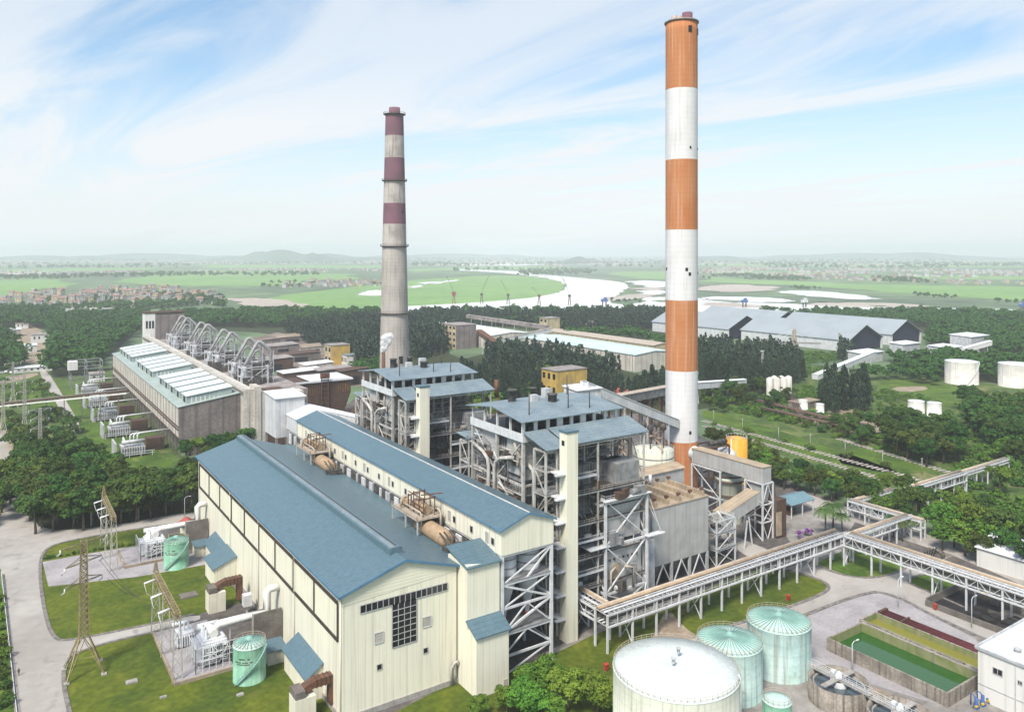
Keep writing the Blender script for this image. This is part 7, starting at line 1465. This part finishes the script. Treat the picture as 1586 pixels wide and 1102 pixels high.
grove([(1300, 655), (1345, 660), (1400, 672), (1395, 700), (1330, 690), (1290, 672)], ['broad', 'bush'], 7, 41, 'bushy green tree in front of the ruined shed', 'bushy trees before the ruined shed', .95)
grove([(1090, 612), (1190, 600), (1230, 622), (1180, 640), (1100, 640)], ['broad', 'broad', 'bush'], 8.5, 42, 'bushy green tree below the slim silos', 'bushy trees below the slim silos', .95)
for px, py in ((1381, 668), (1372, 676)): plant('broad', G(px, py), 'single dark round tree on the bare earth beside the ruined shed', 'round dark trees by the bare earth', 1.05, rr)
grove([(1195, 745), (1240, 740), (1330, 762), (1420, 778), (1440, 800), (1400, 815), (1330, 795), (1250, 768)], ['broad', 'broad', 'broad', 'bright'], 5.6, 30, 'green tree in the belt between the yard road and the railway', 'tree belt along the railway', .88)
grove([(1100, 690), (1200, 715), (1215, 760), (1190, 755), (1110, 712)], ['broad', 'broad', 'bright'], 5.6, 31, 'tree in the belt right behind the big box duct', 'tree belt behind the box duct', .95)
grove([(1445, 828), (1520, 838), (1680, 880), (1680, 960), (1560, 885), (1470, 860), (1440, 845)], ['broad', 'bright'], 6.0, 32, 'leafy green tree beyond the branching pipe rack at right', 'trees behind the branching rack', 1.15)
grove([(1450, 780), (1600, 812), (1680, 840), (1680, 880), (1520, 838), (1445, 815)], ['broad', 'bright', 'bush'], 6.0, 33, 'low green tree on the overgrown slope at the right edge', 'trees on the overgrown slope', .8)
grove([(1090, 610), (1200, 620), (1235, 650), (1330, 680), (1400, 694), (1380, 706), (1250, 664), (1090, 626)], ['bush'], 7.0, 34, 'shrubby green growth among the rusty pipes and railway tracks', 'shrubs by the railway tracks', 1.25, 130)
grove([(1095, 655), (1250, 700), (1420, 752), (1560, 800), (1560, 770), (1440, 735), (1300, 705), (1110, 655)], ['bush'], 15, 35, 'low shrub in the grass strip beside the railway tracks', 'low shrubs in the railway strip', 1.1, 110)
grove([(1480, 690), (1600, 720), (1640, 790), (1540, 770), (1480, 730)], ['bush', 'bush', 'bright'], 7.5, 36, 'shrub below the far pipe bridge at the right edge', 'shrubs below the far pipe bridge', 1.1)
for i, (px, py) in enumerate(((1384, 832), (1398, 838), (1412, 830), (1366, 800), (1290, 822), (1305, 826), (1278, 830))): plant('palm', G(px, py), 'dark green palm beside the junction of the pipe racks', 'palms at the rack junction', 1.15, rr)
for k, (x, y, s) in enumerate([(*G(a, b_), s) for a, b_, s in ((742, 1112, .7), (785, 1104, .8), (838, 1086, 1.0), (880, 1100, 1.05), (925, 1108, 1.0), (968, 1124, .95), (815, 1118, .9), (860, 1125, .9), (1000, 1140, .8))]): plant('close', (x, y), 'leafy bright green tree at the bottom edge below the stair tower', 'trees at the bottom edge', s, rr)
# bougainvillea
x, y = G(1245, 832); t = thing('flowering_bush', 'purple flowering bush beside the yard behind the long pipe rack', 'bush', (x, y, 0)); rg = np.random.default_rng(5)
cl = [(rr.uniform(-3.5, 3.5), rr.uniform(-1, 1), rr.uniform(.5, 2), rr.uniform(.6, 1), .8) for _ in range(12)]
o = bpy.data.objects.new('blossom', mesh_np('blossom', leaf_cloud(cl, 30, .4, rg), 'purple bloom')); COL.objects.link(o); o.parent = t
o = bpy.data.objects.new('leaves', mesh_np('leaves', leaf_cloud([(a, b_, c - .3, r, z) for a, b_, c, r, z in cl], 22, .4, rg), 'broad leaves')); COL.objects.link(o); o.parent = t
# hedge shrubs on the verge between kerb and gravel
for i in range(22): px = 72 + i * 10.6; py = 868 - i * 1.75; plant('bush', G(px, py - 3), 'small round shrub in the row between left road and gravel', 'shrub row by the gravel', .42, rr)
for i in range(12): plant('bush', G(3 + i * .9 - 6, 930 + i * 15), 'shrub in the hedge at the left picture edge', 'hedge shrubs at the left edge', .7, rr)
# scrub too thick to count over the overgrown ground
mass([(1090, 605), (1240, 596), (1340, 630), (1460, 650), (1600, 690), (1640, 770), (1480, 722), (1330, 670), (1200, 652), (1090, 626)], 'scrub', 4.6, 81, 1.0, 700, .6); mass([(1480, 745), (1640, 790), (1640, 850), (1586, 845), (1450, 785)], 'scrub', 5, 86, 1.0, 200, .6)
mass([(1330, 600), (1420, 612), (1540, 640), (1590, 660), (1560, 690), (1400, 650), (1330, 640)], 'scrub', 5.5, 82, .9, 300, .6)
mass([(1095, 690), (1200, 715), (1330, 770), (1440, 800), (1586, 850), (1586, 830), (1440, 790), (1330, 758), (1200, 718), (1095, 690)], 'scrub', 4.2, 83, 1.2, 600, .5)
mass([(1240, 545), (1300, 548), (1300, 590), (1250, 585)], 'scrub', 6, 84, 1.3, 200, .5); mass([(0, 600), (70, 590), (150, 700), (60, 720), (20, 700)], 'scrub', 6, 85, .9, 200, .6)
# ---------------------------------------------------------------- far plain: tree lines and villages
for (px, ds, sc, sd, mx_) in (([(-80, 492), (120, 488), (330, 478), (345, 462), (200, 452), (90, 462), (40, 476), (-80, 478)], 21, 1.0, 51, 900), ([(380, 452), (620, 448), (620, 438), (420, 440)], 34, 1.2, 52, 400), ([(-80, 434), (300, 432), (590, 428), (590, 424), (-80, 426)], 60, 1.6, 53, 500), ([(1085, 432), (1600, 442), (1700, 440), (1500, 432), (1085, 426)], 36, 1.3, 54, 900), ([(700, 430), (1000, 424), (1033, 420), (700, 416)], 70, 1.6, 55, 300), ([(1200, 446), (1400, 458), (1600, 472), (1600, 468), (1300, 450), (1210, 443)], 22, .8, 56, 300), ([(-80, 417), (600, 413), (600, 408), (-80, 410)], 120, 2.2, 57, 700), ([(640, 413), (1700, 418), (1700, 408), (640, 406)], 120, 2.2, 58, 700), ([(-100, 406), (1700, 406), (1700, 401), (-100, 401)], 300, 3.2, 59, 900), ([(1180, 486), (1400, 492), (1586, 500), (1586, 488), (1300, 484)], 14, 1.0, 60, 300), ([(200, 482), (345, 478), (350, 463), (250, 464)], 16, 1.2, 61, 250), ([(860, 452), (960, 470), (1000, 474), (1000, 470), (960, 458)], 30, .7, 62, 60)):
    mass(px, 'blob', ds, sd, sc, mx_)
for kind, nm, m in (('broad', 'woodland', 'broad leaves'), ('cas', 'casuarina_wood', 'dark needles'), ('blob', 'distant_tree_lines', 'broad leaves'), ('scrub', 'scrub', 'bright leaves')):
    V = np.vstack(stuff_v[kind]); c = V.mean(0); c[2] = 0; o = bpy.data.objects.new(nm, mesh_np(nm, V - c, m)); COL.objects.link(o); o.location = tuple(c); tag(o, {'broad': 'mass of dark broadleaf woodland beyond the plant', 'cas': 'mass of dark casuarina wood beyond the plant', 'blob': 'lines of far trees across the hazy plain', 'scrub': 'thick green scrub over the railway strip and pipe yard'}[kind], 'woodland', None, 'stuff')
def house_mesh(i):
    rr = random.Random(i + 200); w, d, h = rr.uniform(6, 11), rr.uniform(8, 15), rr.choice((3.5, 6.5, 7, 10, 10.5)); b = MB(); b.box(-w / 2, w / 2, -d / 2, d / 2, 0, h)
    b.mat(1)
    if i % 3: b.slab([(-w / 2 - .5, -d / 2 - .5, h), (0, -d / 2 - .5, h + 2.4), (0, d / 2 + .5, h + 2.4), (-w / 2 - .5, d / 2 + .5, h)], .2); b.slab([(0, -d / 2 - .5, h + 2.4), (w / 2 + .5, -d / 2 - .5, h), (w / 2 + .5, d / 2 + .5, h), (0, d / 2 + .5, h + 2.4)], .2)
    else: b.box(-w / 2 - .3, w / 2 + .3, -d / 2 - .3, d / 2 + .3, h, h + .5); b.box(-w / 2 + .5, -w / 2 + 3.5, -d / 2 + .5, 0, h + .5, h + 3)
    b.mat(2)
    for f in range(int(h // 3.2)):
        for s in (-1, 1): b.box(s * w * .25 - .7, s * w * .25 + .7, -d / 2 - .06, -d / 2 + .02, f * 3.3 + 1, f * 3.3 + 2.5); b.box(-w / 2 - .06, -w / 2 + .02, s * d * .25 - .7, s * d * .25 + .7, f * 3.3 + 1, f * 3.3 + 2.5)
    o = b.build('village_house', [M[('town white', 'town wall', 'ochre wall')[i % 3 if i < 6 else 0]], M[('town grey', 'town roof', 'town roof', 'town grey', 'town roof', 'town grey', 'town grey', 'town roof')[i]], M['dark interior']]); return o
HP = [house_mesh(i) for i in range(8)]; used = set(); rr = random.Random(77)
def village(px, dist, seed, lab, grp, most, idx=range(8), sc=1.0):
    for p in scatter(px, dist, seed, most):
        i = rr.choice(list(idx)); o = HP[i]
        if i in used: o = HP[i].copy(); COL.objects.link(o)
        used.add(i); o.location = (p[0], p[1], 0); s = sc * rr.uniform(.9, 1.25); o.scale = (s, s, s); o.rotation_euler = (0, 0, rr.choice((0, 1.57, .4, 1.2)) + rr.uniform(-.15, .15)); tag(o, lab, 'house', grp)
village([(100, 478), (210, 474), (340, 472), (345, 458), (250, 447), (150, 446), (110, 462)], 16, 1, 'small house with red or grey roof in the village at left', 'village houses at left', 150)
village([(0, 470), (60, 476), (100, 476), (100, 450), (20, 455)], 18, 2, 'small house at the left end of the village among dark trees', 'village houses at the left end', 45)
village([(420, 446), (600, 444), (600, 437), (470, 436)], 30, 3, 'tiny pale house in the hamlet beyond the meadow left of old chimney', 'hamlet beyond the meadow', 70, range(8), .95)
village([(1180, 431), (1480, 440), (1586, 441), (1586, 437), (1400, 430), (1200, 428)], 28, 4, 'tiny pale house in the hamlet beyond the ponds at right', 'hamlet beyond the ponds', 80, range(8), .85)
# farther towns read as one mass
b = MB(); rg = random.Random(5)
for px, n, s in (([(-80, 430), (210, 427), (220, 420), (-80, 421)], 260, 1.5), ([(300, 421), (600, 422), (600, 417), (300, 416)], 160, 1.6), ([(-80, 411), (600, 409), (600, 404), (-80, 404)], 500, 3.2), ([(640, 412), (1000, 412), (1000, 405), (640, 404)], 260, 3.0), ([(1085, 426), (1650, 432), (1650, 419), (1085, 414)], 520, 1.9), ([(1085, 411), (1650, 411), (1650, 404), (1085, 404)], 420, 3.2)):
    for x, y in scatter(px, 7 * s, 90 + n, n * 3):
        if mnoise.noise(Vector((x / (150 * s), y / (150 * s), n))) < .05: continue
        w, d, h = rg.uniform(6, 12) * s * .6, rg.uniform(6, 14) * s * .6, rg.uniform(4, 9) * s ** .5; b.cm = rg.choice((0, 0, 1, 2)); b.cbox(x, y, 0, w, d, h, rg.uniform(0, 1.5))
b.build('distant_town', [M['town white'], M['town wall'], M['town roof']], None, 'pale towns scattered across the hazy far plain', 'town', None, 'stuff')
# parked cars at far left
for i, (px, py) in enumerate(((3, 578), (9, 577), (17, 578), (22, 577), (55, 572), (61, 569), (66, 567))):
    x, y = G(px, py); 
    if i == 0:
        car = thing('parked_car', 'tiny pale car parked in the row at the far left lot', 'car', (0, 0, 0), 'cars parked at the far left lot'); b = MB(); b.extr([(-2.1, .35), (2.1, .35), (2.1, .9), (1.3, .95), (.7, 1.5), (-1.2, 1.5), (-1.7, .95), (-2.1, .9)], -.85, .85); b.build('body', M['porcelain'], car)
        for wx in (-1.3, 1.3):
            for wy in (-.8, .8): b = MB(); b.tube([(wx, wy - .12, .33), (wx, wy + .12, .33)], .33, 10); b.build('wheel', M['dark steel'], car)
        b = MB(); b.box(-1.1, .6, -.87, .87, 1.0, 1.38); b.build('window', M['window glass'], car); c = car; c.location = (x, y, .05)
    else: c = copy_tree(car, (x, y, .05), None, rr.uniform(1.2, 1.9), 1.15)
# person and motorcycle by the left road
x, y = G(29, 1046); t = thing('person', 'person in dark clothes standing on the left road by the verge fence', 'person', (x, y, .06))
def person(t, x, y, z):
    bm = [(0, 0, .92)]; me = bpy.data.meshes.new('body'); v = [(0, 0, .95), (0, 0, 1.2), (0, 0, 1.42), (0, 0, 1.52), (0, 0, 1.62), (0, 0, 1.74), (.2, 0, 1.4), (.27, 0, 1.12), (.27, .1, .86), (-.2, 0, 1.4), (-.27, 0, 1.12), (-.27, .1, .86), (.1, 0, .9), (.11, .04, .5), (.11, 0, .08), (.11, .16, .04), (-.1, 0, .9), (-.11, -.04, .5), (-.11, -.08, .08), (-.11, .08, .04)]
    e = [(0, 1), (1, 2), (2, 3), (3, 4), (4, 5), (2, 6), (6, 7), (7, 8), (2, 9), (9, 10), (10, 11), (0, 12), (12, 13), (13, 14), (14, 15), (0, 16), (16, 17), (17, 18), (18, 19)]
    me.from_pydata(v, e, []); o = bpy.data.objects.new('body', me); COL.objects.link(o); o.parent = t; m_ = o.modifiers.new('skin', 'SKIN'); rd = [.15, .15, .15, .06, .095, .085, .07, .05, .035, .07, .05, .035, .1, .07, .05, .045, .1, .07, .05, .045]
    for k, sv in enumerate(me.skin_vertices[0].data if me.skin_vertices else []): sv.radius = (rd[k], rd[k])
    return o, rd
import bmesh
o, rd = person(t, x, y, 0)
bm = bmesh.new(); bm.from_mesh(o.data); lay = bm.verts.layers.skin.verify()
for k, vv in enumerate(bm.verts): vv[lay].radius = (rd[k], rd[k]); vv[lay].use_root = (k == 0)
bm.to_mesh(o.data); bm.free(); o.modifiers.new('sub', 'SUBSURF').levels = 1; o.data.materials.append(M['dark steel'])
b = MB(); ox, oy = x, y; b.lathe(ox, oy, [(.1, 1.72), (.11, 1.78), (.07, 1.86), (.01, 1.88)], 10); b.build('hair', M['coal'], t)
x, y = G(15, 925.5); t = thing('motorcycle_rider', 'tiny red clad person riding on the left road near the fence', 'person', (x, y, .06)) if False else None
# ---------------------------------------------------------------- steam plume in front of the old chimney
x, y = Dp(594, 500); z0 = H - (545 - CY) * 500 / F; cl = []
for k in range(90): f = k / 89; cl.append((x + rr.gauss(0, .55) * (1 + 2.4 * f) + 2.5 * f, y + rr.gauss(0, .5) * (1 + 2 * f), z0 + .3 + 10 * f, (.8 + 1.1 * rr.random()) * (.8 + .7 * f), 0))
b = MB()
for (a, c, z, r, _) in cl: b.lathe(a, c, [(r * math.sin(q * math.pi / 7) + .001, z - r * math.cos(q * math.pi / 7)) for q in range(8)], 12, cap=False)
sm = bpy.data.materials.new('steam plume'); sm.use_nodes = True; nt = sm.node_tree; nt.nodes.clear(); N = nt.nodes.new; out = N('ShaderNodeOutputMaterial'); mx = N('ShaderNodeMixShader'); tr = N('ShaderNodeBsdfTransparent'); df = N('ShaderNodeBsdfDiffuse'); df.inputs[0].default_value = (.92, .93, .94, 1)
lw = N('ShaderNodeLayerWeight'); lw.inputs[0].default_value = .35; mr = N('ShaderNodeMapRange'); mr.inputs[1].default_value = .1; mr.inputs[2].default_value = .8; mr.inputs[3].default_value = .30; mr.inputs[4].default_value = 0.0; link(nt, lw.outputs['Facing'], mr.inputs[0]); link(nt, mr.outputs[0], mx.inputs[0]); link(nt, tr.outputs[0], mx.inputs[1]); link(nt, df.outputs[0], mx.inputs[2]); link(nt, mx.outputs[0], out.inputs[0]); M['steam plume'] = sm
b.build('steam', sm, None, 'white steam puff rising in front of the old chimney', 'steam', None, 'stuff')
# ---------------------------------------------------------------- haze
def make_haze():
    b = MB(); Rr = 31000; b.box(-Rr, Rr, -Rr, Rr, -2, 226); o = b.build('haze', [], None, 'pale haze lying over the whole plain', 'haze', None, 'stuff')
    m = bpy.data.materials.new('haze'); m.use_nodes = True; nt = m.node_tree; nt.nodes.clear(); out = nt.nodes.new('ShaderNodeOutputMaterial'); v = nt.nodes.new('ShaderNodeVolumePrincipled')
    v.inputs['Color'].default_value = (.93, .965, 1, 1); v.inputs['Density'].default_value = HAZE; v.inputs['Anisotropy'].default_value = .1; nt.links.new(v.outputs[0], out.inputs['Volume']); o.data.materials.append(m)
HAZE = 1.35e-4
make_haze()
for k in PROTO:
    for i, o in enumerate(PROTO[k]):
        if (k, i) not in _used:
            for c in list(o.children): bpy.data.objects.remove(c)
            bpy.data.objects.remove(o)
for i, o in enumerate(HP):
    if i not in used: bpy.data.objects.remove(o)
